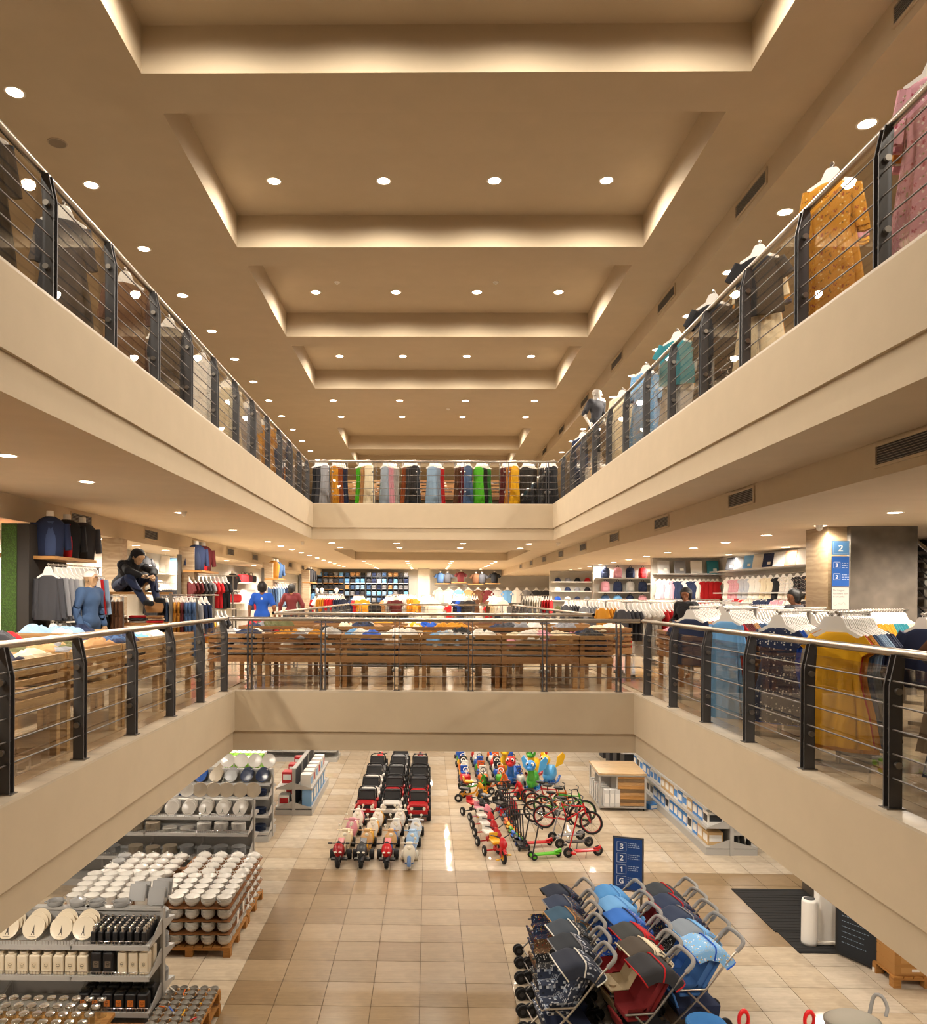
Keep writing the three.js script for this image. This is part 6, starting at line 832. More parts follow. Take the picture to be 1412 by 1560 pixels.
{
  const walk = pose({ face: [-0.2, 0, -1], elL: [0.29, 1.14, 0.02], wrL: [0.3, 0.92, -0.04], elR: [-0.29, 1.14, 0.02], wrR: [-0.29, 0.9, 0.04], toe: [0, -0.045, -0.15] });
  const [p1] = figure('person', 'person in a bright blue T-shirt and dark trousers walking away along the left gallery', 'person', [-3.95, F1, z(18.6)], 0, walk, skinM, { top: 'blue', sleeve: 'short', legs: 'charcoal', hair: 1, eyes: 0, shoes: 'black' });
  part(p1, 'shirt_print', [prism([[-0.02, -0.025], [0.02, -0.025], [0.024, 0.01], [0, 0.03], [-0.024, 0.01]], 0.004, 0.02, 1.34, 0.146)], M.white, 'small pale print on the back');
  figure('person', 'person in a dark red long-sleeved shirt walking beyond the blue T-shirt', 'person', [-3.95, F1, z(22.6)], 0.1, pose({ face: [0.2, 0, -1], elL: [0.31, 1.15, 0.02], wrL: [0.33, 0.93, -0.02], elR: [-0.31, 1.15, 0.02], wrR: [-0.33, 0.93, -0.02], toe: [0, -0.045, -0.15] }), skinM, { top: 'maroon', sleeve: 'long', legs: 'charcoal', hair: 1 });
  figure('person', 'person with long dark hair and black top browsing behind the navy-fronted rack', 'person', [4.55, F1, z(14.0)], -0.9, pose({ face: [0.3, -0.2, 1], wrL: [0.18, 1.08, 0.22], wrR: [-0.18, 1.08, 0.22], toe: [0, -0.045, 0.15] }), skinM, { top: 'black', sleeve: 'long', legs: 'charcoal', hair: 1, longHair: 1, eyes: 1 }, 0.92);
  figure('person', 'person with dark hair in a bun browsing racks by the concrete pillar', 'person', [5.62, F1, z(12.2)], -1.5, pose({ face: [0.1, -0.3, 1], wrL: [0.18, 1.08, 0.22], wrR: [-0.18, 1.08, 0.22], toe: [0, -0.045, 0.15] }), skinM, { top: 'charcoal', sleeve: 'short', legs: 'navy', hair: 1, bun: 1, eyes: 1 }, 0.9);
  // mannequins
  const podium = (label, x, lv, d, h, w = 0.6) => { const t = thing('podium', label, 'podium', [x, lv, z(d)]); part(t, 'plinth', [rb(w, h - 0.03, w, 0.01, 0, (h - 0.03) / 2, 0, 0, 0, 0, 1)], M.white); part(t, 'top', [rb(w + 0.04, 0.03, w + 0.04, 0.008, 0, h - 0.015, 0, 0, 0, 0, 1)], M.white); };
  podium('white podium under the upper gallery mannequins', 3.72, F2, 17.3, 0.5, 0.7);
  const lady = pose({ waist: 0.09, face: [0.9, 0, 0.5], elL: [0.27, 1.16, -0.08], wrL: [0.16, 1.0, 0.12], elR: [-0.27, 1.16, -0.1], wrR: [-0.22, 0.92, 0.02] });
  figure('mannequin', 'white female mannequin in a black and silver dress by the upper right railing', 'mannequin', [3.6, F2 + 0.5, z(17.1)], 0.6, lady, dummyM, { top: 'charcoal', sleeve: 'none', skirt: 'black' }, 1.0);
  figure('mannequin', 'white mannequin in a black jacket behind the silver-dressed one', 'mannequin', [3.78, F2 + 0.5, z(17.5)], 1.2, lady, dummyM, { top: 'black', sleeve: 'long', skirt: 'black' }, 0.95);
  podium('low white podium under the capped mannequin', -4.8, F1, 11.15, 0.14, 0.5);
  const [cap] = figure('mannequin', 'tan mannequin in white cap, denim jacket and jeans beside the grey shirts', 'mannequin', [-4.83, F1 + 0.14, z(11.15)], 1.25, pose({ waist: 0.1, face: [0.2, 0, 1] }), tanDummy, { top: '#405a80', sleeve: 'long', legs: 'denim' }, 0.94);
  part(cap, 'cap', [(() => { const g = new THREE.SphereGeometry(0.1, 16, 8, 0, 2 * PI, 0, PI / 2); g.scale(0.95, 0.95, 1.08); g.translate(0, 1.635, 0.0); return g; })(), loft([[0.03, 1.64, 0.15, 0.075, 0.09], [0.03, 1.652, 0.14, 0.07, 0.085]], 14)], fc('white'));
  // seated mannequin on the high display table
  const sit = pose({ pel: [0, 0.12, 0], chest: [0, 0.36, 0.16], neck: [0, 0.48, 0.28], head: [0, 0.56, 0.38], face: [0, -0.55, 1], shL: [0.185, 0.43, 0.22], shR: [-0.185, 0.43, 0.22], elL: [0.24, 0.33, 0.46], elR: [-0.24, 0.33, 0.46], wrL: [0.12, 0.26, 0.6], wrR: [-0.12, 0.26, 0.6], hiL: [0.1, 0.1, 0.04], hiR: [-0.1, 0.1, 0.04], knL: [0.22, 0.22, 0.46], knR: [-0.22, 0.22, 0.46], anL: [0.1, -0.12, 0.72], anR: [-0.1, -0.16, 0.7], toe: [0, -0.02, 0.15] });
  const [sm] = figure('mannequin', 'seated mannequin in black hooded top and dark jeans on the menswear table', 'mannequin', [-4.98, F1 + 1.47, z(12.75)], 1.0, sit, tanDummy, { top: 'black', sleeve: 'long', legs: 'navy', shoes: 'black' });
  part(sm, 'hood', blob([[[0, 0.6, 0.35], 0.1, [0, 0.6, 0.4], 0.096], [[0, 0.52, 0.28], 0.09, [0, 0.44, 0.2], 0.08]], 44, 0.03), fc('black'));
  // suited mannequins far back
  [[-4.55, 33.4, 'charcoal', 'charcoal'], [-4.85, 34, 'sky blue', 'charcoal'], [-3.9, 33.2, 'charcoal', 'charcoal']].forEach(([x, d, a, b], i) => figure('mannequin', `white headed mannequin in ${['a charcoal suit, outer left', 'a pale blue shirt', 'a charcoal suit, standing alone in front'][i]} before the jeans wall`, 'mannequin', [x, F1, z(d)], 0.1, pose(), dummyM, { top: a, sleeve: 'long', legs: b }));
  figure('mannequin', 'mannequin in a denim shirt standing behind the hanging floor sign', 'mannequin', [7.35, F1 + 0.3, z(14.2)], -0.8, pose(), mat('#2a211c', 0.5), { top: 'denim', sleeve: 'long', legs: 'charcoal' });
  podium('grey podium under the denim-shirted mannequin', 7.35, F1, 14.2, 0.3, 0.6);
}
// ---------- vents, sensors ----------
function vent(x, y, d, nx, w, h, label) {
  const t = thing('air_vent', label, 'air vent', [x, y, z(d)], nx > 0 ? PI / 2 : -PI / 2, label);
  part(t, 'frame', [bx(w, 0.025, 0.02, 0, h / 2 - 0.0125, 0.01), bx(w, 0.025, 0.02, 0, -h / 2 + 0.0125, 0.01), bx(0.025, h - 0.05, 0.02, w / 2 - 0.0125, 0, 0.01), bx(0.025, h - 0.05, 0.02, -w / 2 + 0.0125, 0, 0.01)], M.paint);
  part(t, 'recess_shade', bx(w - 0.05, h - 0.05, 0.004, 0, 0, 0.003), M.black);  // black plate stands in for the shaded inside of the vent
  for (let k = 0; k < 7; k++) part(t, 'louvre', bx(w - 0.05, 0.005, 0.016, 0, -h / 2 + 0.04 + k * (h - 0.08) / 6, 0.011, 0.5), M.steelDull);
}
for (let k = 0; k < 9; k++) {
  vent(BR - 0.002, EYE + 1.24, 6.6 + 3.4 * k, -1, 0.82, 0.21, 'louvred air vent on the bulkhead over the right middle gallery');
  vent(BR2 - 0.002, EYE + 4.94, 6.3 + 3.45 * k, -1, 0.95, 0.2, 'louvred air vent on the bulkhead over the right upper gallery');
  if (k < 8) vent(BL + 0.002, EYE + 1.22, 13.1 + 3.3 * k, 1, 0.8, 0.22, 'louvred air vent on the bulkhead over the menswear wall');
}
{
  const sp1 = thing('ceiling_speaker', 'round grille speaker flush in the ceiling over the left upper gallery', 'speaker', [-4.24, C2, z(8.87)]); part(sp1, 'rim', to(0.1, 0.008, 0, -0.002, 0, PI / 2, 0, 0, 6, 24), mat('#b5a58f', 0.7)); part(sp1, 'grille', cy(0.098, 0.098, 0.006, 0, -0.003, 0, 24), mat('#8a7d6c', 0.8));
  [[-1.67, C2 + CH, 14.04, 'left'], [1.16, C2 + CH, 14.04, 'right'], [0.5, C2, 21.6, 'flat strip']].forEach(([x, y, d, n]) => { const t = thing('smoke_detector', `small round smoke detector on the ${n === 'flat strip' ? 'flat ceiling strip between coffers' : 'second full coffer, ' + n + ' of centre'}`, 'smoke detector', [x, y, z(d)]); part(t, 'base', cy(0.04, 0.055, 0.02, 0, -0.01, 0, 16), M.white); part(t, 'sensor', cy(0.018, 0.025, 0.02, 0, -0.028, 0, 12), M.white); });
  [[5.75, LOWR, 11.7, 'dropped ceiling by the concrete pillar'], [3.35, C1, 20.5, 'ceiling past the right fascia corner'], [-3.3, C1, 20.5, 'ceiling past the left fascia corner'], [-4.1, C1, 13.1, 'ceiling of the left middle gallery']].forEach(([x, y, d, n]) => { const t = thing('security_camera', `small white dome camera on the ${n}`, 'camera', [x, y, z(d)]); part(t, 'base', cy(0.05, 0.055, 0.03, 0, -0.015, 0, 14), M.white); part(t, 'dome', sp(0.042, 0, -0.045, 0, 1, 1, 1, 12), M.white); });
}
// ---------- display busts, shelves ----------
const bustG = merge([loft([[0, 0, 0, 0.17, 0.115], [0, 0.12, 0, 0.18, 0.12], [0, 0.32, 0, 0.205, 0.13], [0, 0.45, 0, 0.21, 0.12], [0, 0.53, 0, 0.14, 0.09], [0, 0.57, 0, 0.07, 0.07]], 20)]), bustArm = merge([1, -1].map((s) => rod([s * 0.2, 0.47, 0], [s * 0.24, 0.1, 0.02], 0.06, 9, 0.05))), bustShort = merge([1, -1].map((s) => rod([s * 0.18, 0.47, 0], [s * 0.3, 0.3, 0.0], 0.075, 9, 0.078))), neckG = merge([cy(0.055, 0.05, 0.1, 0, 0.6, 0, 14)]);
function bust(label, p, turn, color, o = {}) {
  const t = thing('display_bust', label, 'display bust', p, turn); part(t, 'garment', boxUV(bustG, 6), fc(color)); if (o.arm !== 'none') part(t, 'sleeves', o.arm === 'short' ? bustShort : bustArm, fc(o.sleeve ?? color)); part(t, 'neck', neckG, M.whitePl, 'white neck cap');
  if (o.stripe) { part(t, 'chest_stripe', loft([[0, 0.27, 0, 0.203, 0.131], [0, 0.32, 0, 0.21, 0.136]], 20), fc(o.stripe)); part(t, 'chest_line', [loft([[0, 0.325, 0, 0.209, 0.135], [0, 0.35, 0, 0.211, 0.135]], 20), loft([[0, 0.245, 0, 0.2, 0.13], [0, 0.265, 0, 0.204, 0.132]], 20)], fc('white')); }
  if (o.zip) part(t, 'panel', loft([[0, 0.02, 0.03, 0.1, 0.1], [0, 0.3, 0.035, 0.12, 0.105], [0, 0.5, 0.02, 0.1, 0.09]], 14), fc(o.zip));
  if (o.badge) part(t, 'badge', bx(0.035, 0.04, 0.006, 0.07, 0.42, 0.118), fc(o.badge)); return t;
}
function wallShelf(label, x0, x1, y, d0, d1, m = M.pine, th = 0.045) { return solo('wall_shelf', label, 'shelf', [bb(x0, x1, y - th, y, z(d0), z(d1))], m); }
const bagG = merge([loft([[0, 0, 0, 0.15, 0.09], [0, 0.1, 0, 0.16, 0.1], [0, 0.28, 0, 0.155, 0.09], [0, 0.36, 0, 0.11, 0.06], [0, 0.38, 0, 0.05, 0.03]], 14)]), bagPocket = merge([rb(0.2, 0.16, 0.06, 0.03, 0, 0.11, 0.1)]), bagStrap = merge([tube([[-0.04, 0.36, 0], [-0.03, 0.43, 0], [0.03, 0.43, 0], [0.04, 0.36, 0]], 0.01, 10, 5)]);
function bag(color, p, turn, where, s = 1) { const l = `${color} backpack ${where}`, t = thing('backpack', l, 'backpack', p, turn, l); t.scale.setScalar(s); part(t, 'body', bagG, fc(color)); part(t, 'pocket', bagPocket, fc(color)); part(t, 'strap', bagStrap, M.dark); }
function pack(color, p, turn, where, w = 0.26, h = 0.36, dd = 0.04, lean = -0.2) { const l = `${color} packaged shirt ${where}`, t = thing('packaged_shirt', l, 'packet', p, turn, l); t.rotation.order = 'YXZ'; t.rotation.x = lean; part(t, 'folded_cloth', [rb(w, h, dd, 0.012, 0, h / 2, 0, 0, 0, 0, 1)], fc(color)); part(t, 'collar', [bx(w * 0.5, h * 0.14, 0.012, 0, h * 0.88, dd / 2)], fc(color)); part(t, 'price_label', bx(w * 0.3, h * 0.18, 0.003, w * 0.15, h * 0.3, dd / 2 + 0.002), M.white); }
// menswear side, left of the middle gallery
struct('wall_left_001', bb(-7.25, -7.05, F1, LOWL, z(8), z(BK)), M.wallW);
{
  const t = thing('display_column', 'tall dark board with a strip of green artificial turf beside the menswear bay', 'display column', [-5.76, F1, z(10.72)]);
  part(t, 'board', [bx(0.34, 2.4, 0.5, 0.1, 1.2, -0.26)], mat('#2b2622', 0.7)); const turf = []; for (let i = 0; i < 1500; i++) { const x = rr(-0.1, 0.1), y = rr(0.03, 2.37); turf.push(bx(0.008, 0.02, 0.008, x, y, 0.004, rr(-0.7, 0.7), 0, rr(-0.7, 0.7))); } part(t, 'turf_backing', bx(0.21, 2.4, 0.02, 0, 1.2, -0.005), mat('#3a4f22', 0.95)); const tg = part(t, 'turf', turf, mat('#48662a', 0.95)); tg.userData.kind = 'stuff';
  const Y = EYE + 0.51;
  const bay = (d, x, colors, n, L = 1.35) => {
    wallShelf(`pine shelf carrying ${n} busts`, x - 0.42, x, Y, d, d + L);
    const bd = thing('partition_board', `dark partition board of the bay with ${n} busts`, 'partition', [x - 0.5, F1, z(d + L / 2)]); part(bd, 'panel', [bx(0.06, 2.3, L, 0, 1.15, 0)], mat('#3a332d', 0.7)); part(bd, 'edge', [bx(0.08, 2.3, 0.04, 0, 1.15, L / 2)], mat('#4a423a', 0.6));
    colors.forEach(([c, o, k], i) => bust(`bust wearing ${k} on the ${n} bay shelf`, [x - 0.2 + 0.02 * i, Y, z(d + 0.25 + i * (L - 0.4) / 2)], 0.5, c, o));
  };
  bay(10.85, -5.18, [['navy', { zip: '#3a4a70' }, 'a navy jacket'], ['black', { zip: 'red', sleeve: 'black' }, 'a red and black jacket'], ['charcoal', {}, 'a charcoal jacket']], 'navy, red and charcoal');
  bay(17.1, -4.95, [['navy', { zip: '#26304a' }, 'a navy jacket'], ['maroon', { zip: 'red' }, 'a red jacket']], 'navy and maroon');
  bay(25.5, -4.9, [['ochre', { arm: 'none' }, 'an ochre top'], ['denim', {}, 'a denim shirt']], 'ochre and denim');
  bay(33, -4.9, [['charcoal', {}, 'a charcoal hooded top'], ['black', {}, 'a black jacket']], 'charcoal and black');
  const R = (d, x, H, where, list, L = 1.2, ang = d > 12 ? -0.8 : -0.22) => rack(x, F1, d, ang, L, H, where, list, { step: 0.1, s: 0.9 });
  R(11.35, -5.12, 1.84, 'on the upper rail under the navy, red and charcoal busts', [['longsleeve', 'charcoal', 1], ['longsleeve', 'grey', 3], ['longsleeve', 'light grey', 1], ['longsleeve', 'white', 2], ['longsleeve', 'blue', 1], ['longsleeve', 'white', 1], ['longsleeve', 'red', 1], ['longsleeve', 'pale denim', 1]]);
  R(11.3, -5.02, 1.06, 'on the lower rail under the grey shirts', [['longsleeve', 'maroon', 1], ['longsleeve', 'charcoal', 2], ['longsleeve', 'white', 2], ['longsleeve', 'red', 1], ['longsleeve', 'navy', 3]]);
  R(17.6, -4.85, 1.86, 'on the upper rail under the navy and maroon busts', [['tee', 'maroon', 3], ['tee', 'charcoal', 2], ['tee', 'grey', 1], ['tee', 'red', 2], ['tee', 'black', 2]]);
  R(17.5, -4.75, 1.1, 'on the lower rail under the maroon and red shirts', [['tee', 'red', 3], ['tee', 'yellow', 2], ['tee', 'white', 2], ['tee', 'charcoal', 2]]);
  R(26, -4.85, 1.82, 'on the rail under the ochre and denim busts', [['longsleeve', 'denim', 3], ['longsleeve', 'pale denim', 3], ['longsleeve', 'navy', 3]]);
  R(14.9, -4.62, 1.42, 'on the rack of black jackets with one white dress', [['longsleeve', 'black', 4], ['longsleeve', 'red', 1], ['gown', 'white', 1, 0.85], ['longsleeve', 'red', 1], ['longsleeve', 'grey', 3], ['longsleeve', 'navy', 2]], 1.4).rotation.y;
  rack(-6.5, F1, 10.9, 0.3, 1.0, 1.75, 'on the rail left of the turf column', [['longsleeve', 'denim', 2], ['longsleeve', 'navy', 3], ['tee', 'black', 2]], { step: 0.1 });
  rack(-6.35, F1, 10.3, 0.3, 0.7, 0.98, 'on the low rail left of the turf column', [['trousers', 'light grey', 4], ['trousers', 'cream', 3]], { step: 0.08 });
  wallShelf('short shelf carrying a red cap', -6.7, -6.05, EYE + 0.56, 10.9, 11.5, M.pine);
  const cp = thing('cap', 'red cap with white letter on the short shelf', 'cap', [-6.22, EYE + 0.56, z(11.1)], 0.7); part(cp, 'crown', [(() => { const g = new THREE.SphereGeometry(0.1, 16, 8, 0, 2 * PI, 0, PI / 2); g.scale(1, 1.3, 1.05); return g; })()], fc('red')); part(cp, 'brim', [loft([[0, 0.002, 0.13, 0.08, 0.08], [0, 0.012, 0.12, 0.075, 0.075]], 14)], fc('red')); part(cp, 'letter', [rod([-0.025, 0.05, 0.1], [0, 0.1, 0.085], 0.006, 4), rod([0.025, 0.05, 0.1], [0, 0.1, 0.085], 0.006, 4), rod([-0.015, 0.07, 0.1], [0.015, 0.07, 0.1], 0.005, 4)], M.white, 'white letter A');
  // table with folded stock and trousers
  const tb = thing('menswear_table', 'high display table with steel frame and pine boards under the seated mannequin', 'table', [-4.75, F1, z(12.9)], 0.3); for (const y of [1.45, 0.95, 0.5]) part(tb, 'board', bx(1.0, 0.04, 0.7, 0, y, 0), M.pine); for (const a of [-1, 1]) for (const b of [-1, 1]) part(tb, 'leg', bx(0.045, 1.45, 0.045, a * 0.48, 0.725, b * 0.33), M.steelDull);
  for (let i = 0; i < 18; i++) solo('folded_shirt', `${['cream', 'white', 'red', 'tan', 'charcoal'][i % 5]} folded shirt stacked on the menswear table`, 'shirt', [rb(0.26, 0.035, 0.24, 0.015, 0, 0.018, 0, 0, 0, 0, 1)], fc(['cream', 'white', 'red', 'tan', 'charcoal'][i % 5]), [-5.05 + (i % 3) * 0.3, F1 + (i < 9 ? 0.97 : 0.52) + Math.floor((i % 9) / 3) * 0.04, z(12.75 + 0.05 * (i % 2))], 0.3 + rr(-0.1, 0.1), `${['cream', 'white', 'red', 'tan', 'charcoal'][i % 5]} folded shirts on the menswear table`);
  rack(-5.0, F1, 12.0, -1.3, 0.7, 1.4, 'on the trouser rail left of the seated mannequin', [['trousers', 'tan', 2], ['trousers', 'ochre', 2], ['trousers', 'maroon', 1], ['trousers', 'black', 3], ['trousers', 'brown', 3]], { step: 0.062 });
  rack(-4.3, F1, 13.5, -1.3, 0.7, 1.38, 'on the trouser rail right of the seated mannequin', [['trousers', 'black', 2], ['trousers', 'denim', 2], ['trousers', 'ochre', 2], ['trousers', 'maroon', 1], ['trousers', 'denim', 3]], { step: 0.065 });
  const rp = thing('rope_bag', 'tan woven rope bag hanging over the edge of the menswear table', 'bag', [-4.42, F1 + 1.28, z(12.62)], 0.4); part(rp, 'pouch', [loft([[0, -0.14, 0, 0.12, 0.07], [0, -0.05, 0, 0.15, 0.085], [0, 0.05, 0, 0.12, 0.06]], 14)], fc('tan')); part(rp, 'strap', [tube([[-0.1, 0.03, 0], [-0.16, 0.25, -0.05], [-0.05, 0.36, -0.1], [0.05, 0.2, -0.02], [0.1, 0.03, 0]], 0.02, 18, 6)], fc('tan'));
  // cream pillars between bays
  [[-5.32, 17.35], [-5.25, 25.7], [-5.2, 33.2], [-5.9, 14.7]].forEach(([x, d], i) => { const t = thing('cladding_pillar', `pale wood clad pillar ${['beside the maroon and navy busts', 'beside the ochre and denim busts', 'near the far left bays', 'behind the seated mannequin'][i]}`, 'pillar', [x, F1, z(d)]); part(t, 'shaft', [bx(0.34, LOWL - F1 + (x > BL ? 0.0 : 0), 0.34, 0, (LOWL - F1) / 2, 0)], mat('#cbbfae', 0.6, 0, { map: woodTex, uv: 0.8, key: 'clad' })); part(t, 'base', [bx(0.38, 0.1, 0.38, 0, 0.05, 0)], M.steelDull); });
  // recessed wall between bays
  wallShelf('white shelf under the striped T-shirt bust', -7.05, -6.6, EYE + 0.32, 17.6, 19.4, M.white, 0.04); wallShelf('white shelf under the pale shorts', -7.05, -6.6, EYE + 0.52, 19.7, 21.4, M.white, 0.04);
  bust('bust wearing a black T-shirt with yellow and white chest stripe on a white shelf', [-6.75, EYE + 0.32, z(18.5)], 1.0, 'black', { arm: 'short', stripe: 'yellow' });
  [[19.9, 'white'], [20.6, 'sky blue']].forEach(([d, c]) => hang('shorts', c, [-6.7, EYE + 1.0, z(d)], 1.0, 'standing on the white shelf beside the striped bust', 0.9));
  for (let i = 0; i < 9; i++) hang('tee', 'black', [-6.75, EYE + 0.28, z(19.2 + i * 0.13)], 0.6, 'in the row under the white shorts shelf', 0.95);
  hang('gown', 'white', [-6.55, EYE + 0.25, z(20.8)], 1.2, 'at the end of the row of black shirts', 0.62); for (let i = 0; i < 8; i++) hang('tee', 'charcoal', [-6.75, EYE - 0.55, z(19.4 + i * 0.17)], 0.6, 'in the lowest row under the black shirts', 0.95);
  heap('white', [-6.5, EYE - 0.1, z(18.2)], 'lying below the striped bust', 1.4);
  const wr = thing('wall_rail', 'steel wall rails on the menswear wall', 'rail', [-6.75, 0, 0]); part(wr, 'rail', [rod([0, EYE + 0.282, z(19)], [0, EYE + 0.282, z(21.2)], 0.01, 6), rod([0, EYE - 0.548, z(19)], [0, EYE - 0.548, z(21.2)], 0.01, 6)], M.steel); part(wr, 'bracket', [19.1, 20.1, 21.1].flatMap((d) => [rod([0, EYE + 0.282, z(d)], [-0.3, EYE + 0.282, z(d)], 0.01, 6), rod([0, EYE - 0.548, z(d)], [-0.3, EYE - 0.548, z(d)], 0.01, 6)]), M.steel);
  bust('bust wearing a black polo shirt with a red badge on the left wall', [-6.7, EYE + 0.12, z(26.8)], 1.0, 'charcoal', { arm: 'short', badge: 'red' });
  wallShelf('white shelf under the black polo bust', -7.05, -6.5, EYE + 0.12, 26.2, 28, M.white, 0.04); wallShelf('white shelf carrying red and black bags', -7.05, -6.5, EYE + 0.42, 28.2, 30.4, M.white, 0.04); wallShelf('lower white shelf of red bags', -7.05, -6.5, EYE - 0.3, 26.2, 28.2, M.white, 0.04);
  [[28.5, EYE + 0.42, 'red'], [29.1, EYE + 0.42, 'maroon'], [29.8, EYE + 0.42, 'black'], [26.6, EYE - 0.3, 'red'], [27.4, EYE - 0.3, 'red']].forEach(([d, y, c], i) => { const t = thing('sports_bag', `${c} sports bag on the ${y > EYE ? 'upper' : 'lower'} white shelf of the left wall` + (i === 1 ? ' beside the black bag' : ''), 'bag', [-6.75, y, z(d)], 1.2, `${c} sports bags`); part(t, 'body', [rb(0.5, 0.28, 0.24, 0.08, 0, 0.14, 0)], fc(c)); part(t, 'handle', [tube([[-0.1, 0.26, 0], [-0.08, 0.36, 0], [0.08, 0.36, 0], [0.1, 0.26, 0]], 0.012, 10, 5)], M.black); });
  for (let i = 0; i < 12; i++) hang('tee', ['white', 'navy', 'red', 'brown'][Math.floor(i / 3)], [-6.7, EYE + 0.18, z(28.2 + i * 0.18)], 0.6, 'in the row under the bag shelf', 0.95);
  bust('bust wearing a brown top with a pink garland in the lit niche', [-6.6, EYE + 0.0, z(33)], 1.0, 'brown', { arm: 'short', badge: 'pink' }); wallShelf('pine shelf under the brown and pink bust', -7.05, -6.4, EYE, 32, 34.5);
}
// ---------- back wall: jeans cubbies and tops ----------
{
  const D = 42.4, jc = ['denim', 'navy', 'pale denim', 'charcoal', 'grey', 'sky blue', 'black', 'tan'];
  for (let u = 0; u < 5; u++) {
    const x0 = -6.3 + u * 1.16, t = thing('jeans_cubby', `cubby of folded jeans, ${['first', 'second, pine edged,', 'third', 'fourth', 'fifth'][u]} along the back wall`, 'shelf unit', [x0, F1, z(D)]);
    for (let k = 0; k < 5; k++) part(t, 'divider', bx(0.03, 2.45, 0.36, 0.56 * 0 + k * 0.28 - 0.56, 1.23, 0), M.dark); for (let k = 0; k < 7; k++) part(t, 'shelf', bx(1.13, 0.025, 0.36, 0, 0.35 + k * 0.34, 0), u === 1 ? M.pine : k === 5 ? M.white : M.dark); part(t, 'back', bx(1.13, 2.45, 0.02, 0, 1.23, -0.18), M.dark);
    for (let k = 2; k < 7; k++) for (let i = 0; i < 4; i++) { const c = jc[Math.floor(hash2(i + u * 5, k * 3) * (u === 3 || u === 0 ? 6 : 8))]; const l = `${c} folded jeans in the ${['first', 'second', 'third', 'fourth', 'fifth'][u]} back wall cubby`; solo('folded_jeans', l, 'jeans', [0, 1, 2].map((q) => rb(0.22, 0.07, 0.26, 0.025, 0, 0.04 + q * 0.075, 0, 0, 0, 0, 1)), fc(c), [x0 - 0.42 + i * 0.28, F1 + 0.363 + k * 0.34, z(D) + 0.02], 0, l); }
  }
  const cl = thing('white_column', 'plain white column at the end of the jeans wall', 'column', [-0.27, F1, z(41.2)]); part(cl, 'shaft', [bx(0.62, C1 - F1, 0.62, 0, (C1 - F1) / 2, 0)], M.wallW); part(cl, 'base', [bx(0.66, 0.1, 0.66, 0, 0.05, 0)], M.wallW);
  [[0.7, 0.62], [1.6, 0.68], [2.5, 0.6], [3.4, 0.64]].forEach(([x, y], i) => wallShelf(`pine shelf on the back wall, ${['nearest the white column', 'second from the white column', 'third from the white column', 'fourth from the white column'][i]}`, x - 0.4, x + 0.4, EYE + y, D - 0.35, D + 0.1));
  [[0.6, 'denim'], [1.0, 'charcoal'], [1.7, 'maroon'], [2.5, 'brown'], [2.85, 'charcoal'], [3.5, 'black']].forEach(([x, c], i) => bust(`small bust in ${c} on the back wall pine shelf` + (i > 3 ? ' near the corner' : ''), [x, EYE + [0.62, 0.62, 0.68, 0.6, 0.6, 0.64][i], z(D - 0.15)], 0, c, { arm: 'short' }));
  ['cream', 'white', 'sky blue', 'tan', 'brown', 'maroon', 'light grey', 'sky blue', 'white', 'grey', 'charcoal', 'charcoal', 'red'].forEach((c, i) => { hang('tee', c, [0.55 + i * 0.52, EYE + 0.45, z(D - 0.1)], 0, 'shown flat on the back wall', 1.05); hang('tee', ['white', 'red', 'navy', 'grey'][i % 4], [0.6 + i * 0.52, EYE - 0.4, z(D - 0.1)], 0.5, 'in the lower row on the back wall', 1.0); });
  const wr = thing('wall_rail', 'steel wall rails on the back wall', 'rail', [0, 0, z(D - 0.1)]); part(wr, 'rail', [rod([0.3, EYE + 0.452, 0], [7.2, EYE + 0.452, 0], 0.012, 6), rod([0.3, EYE - 0.398, 0], [7.2, EYE - 0.398, 0], 0.012, 6)], M.steel); part(wr, 'bracket', [0.4, 2, 4, 6].flatMap((x) => [rod([x, EYE + 0.452, 0], [x, EYE + 0.452, -0.5], 0.01, 6), rod([x, EYE - 0.398, 0], [x, EYE - 0.398, -0.5], 0.01, 6)]), M.steel);
}
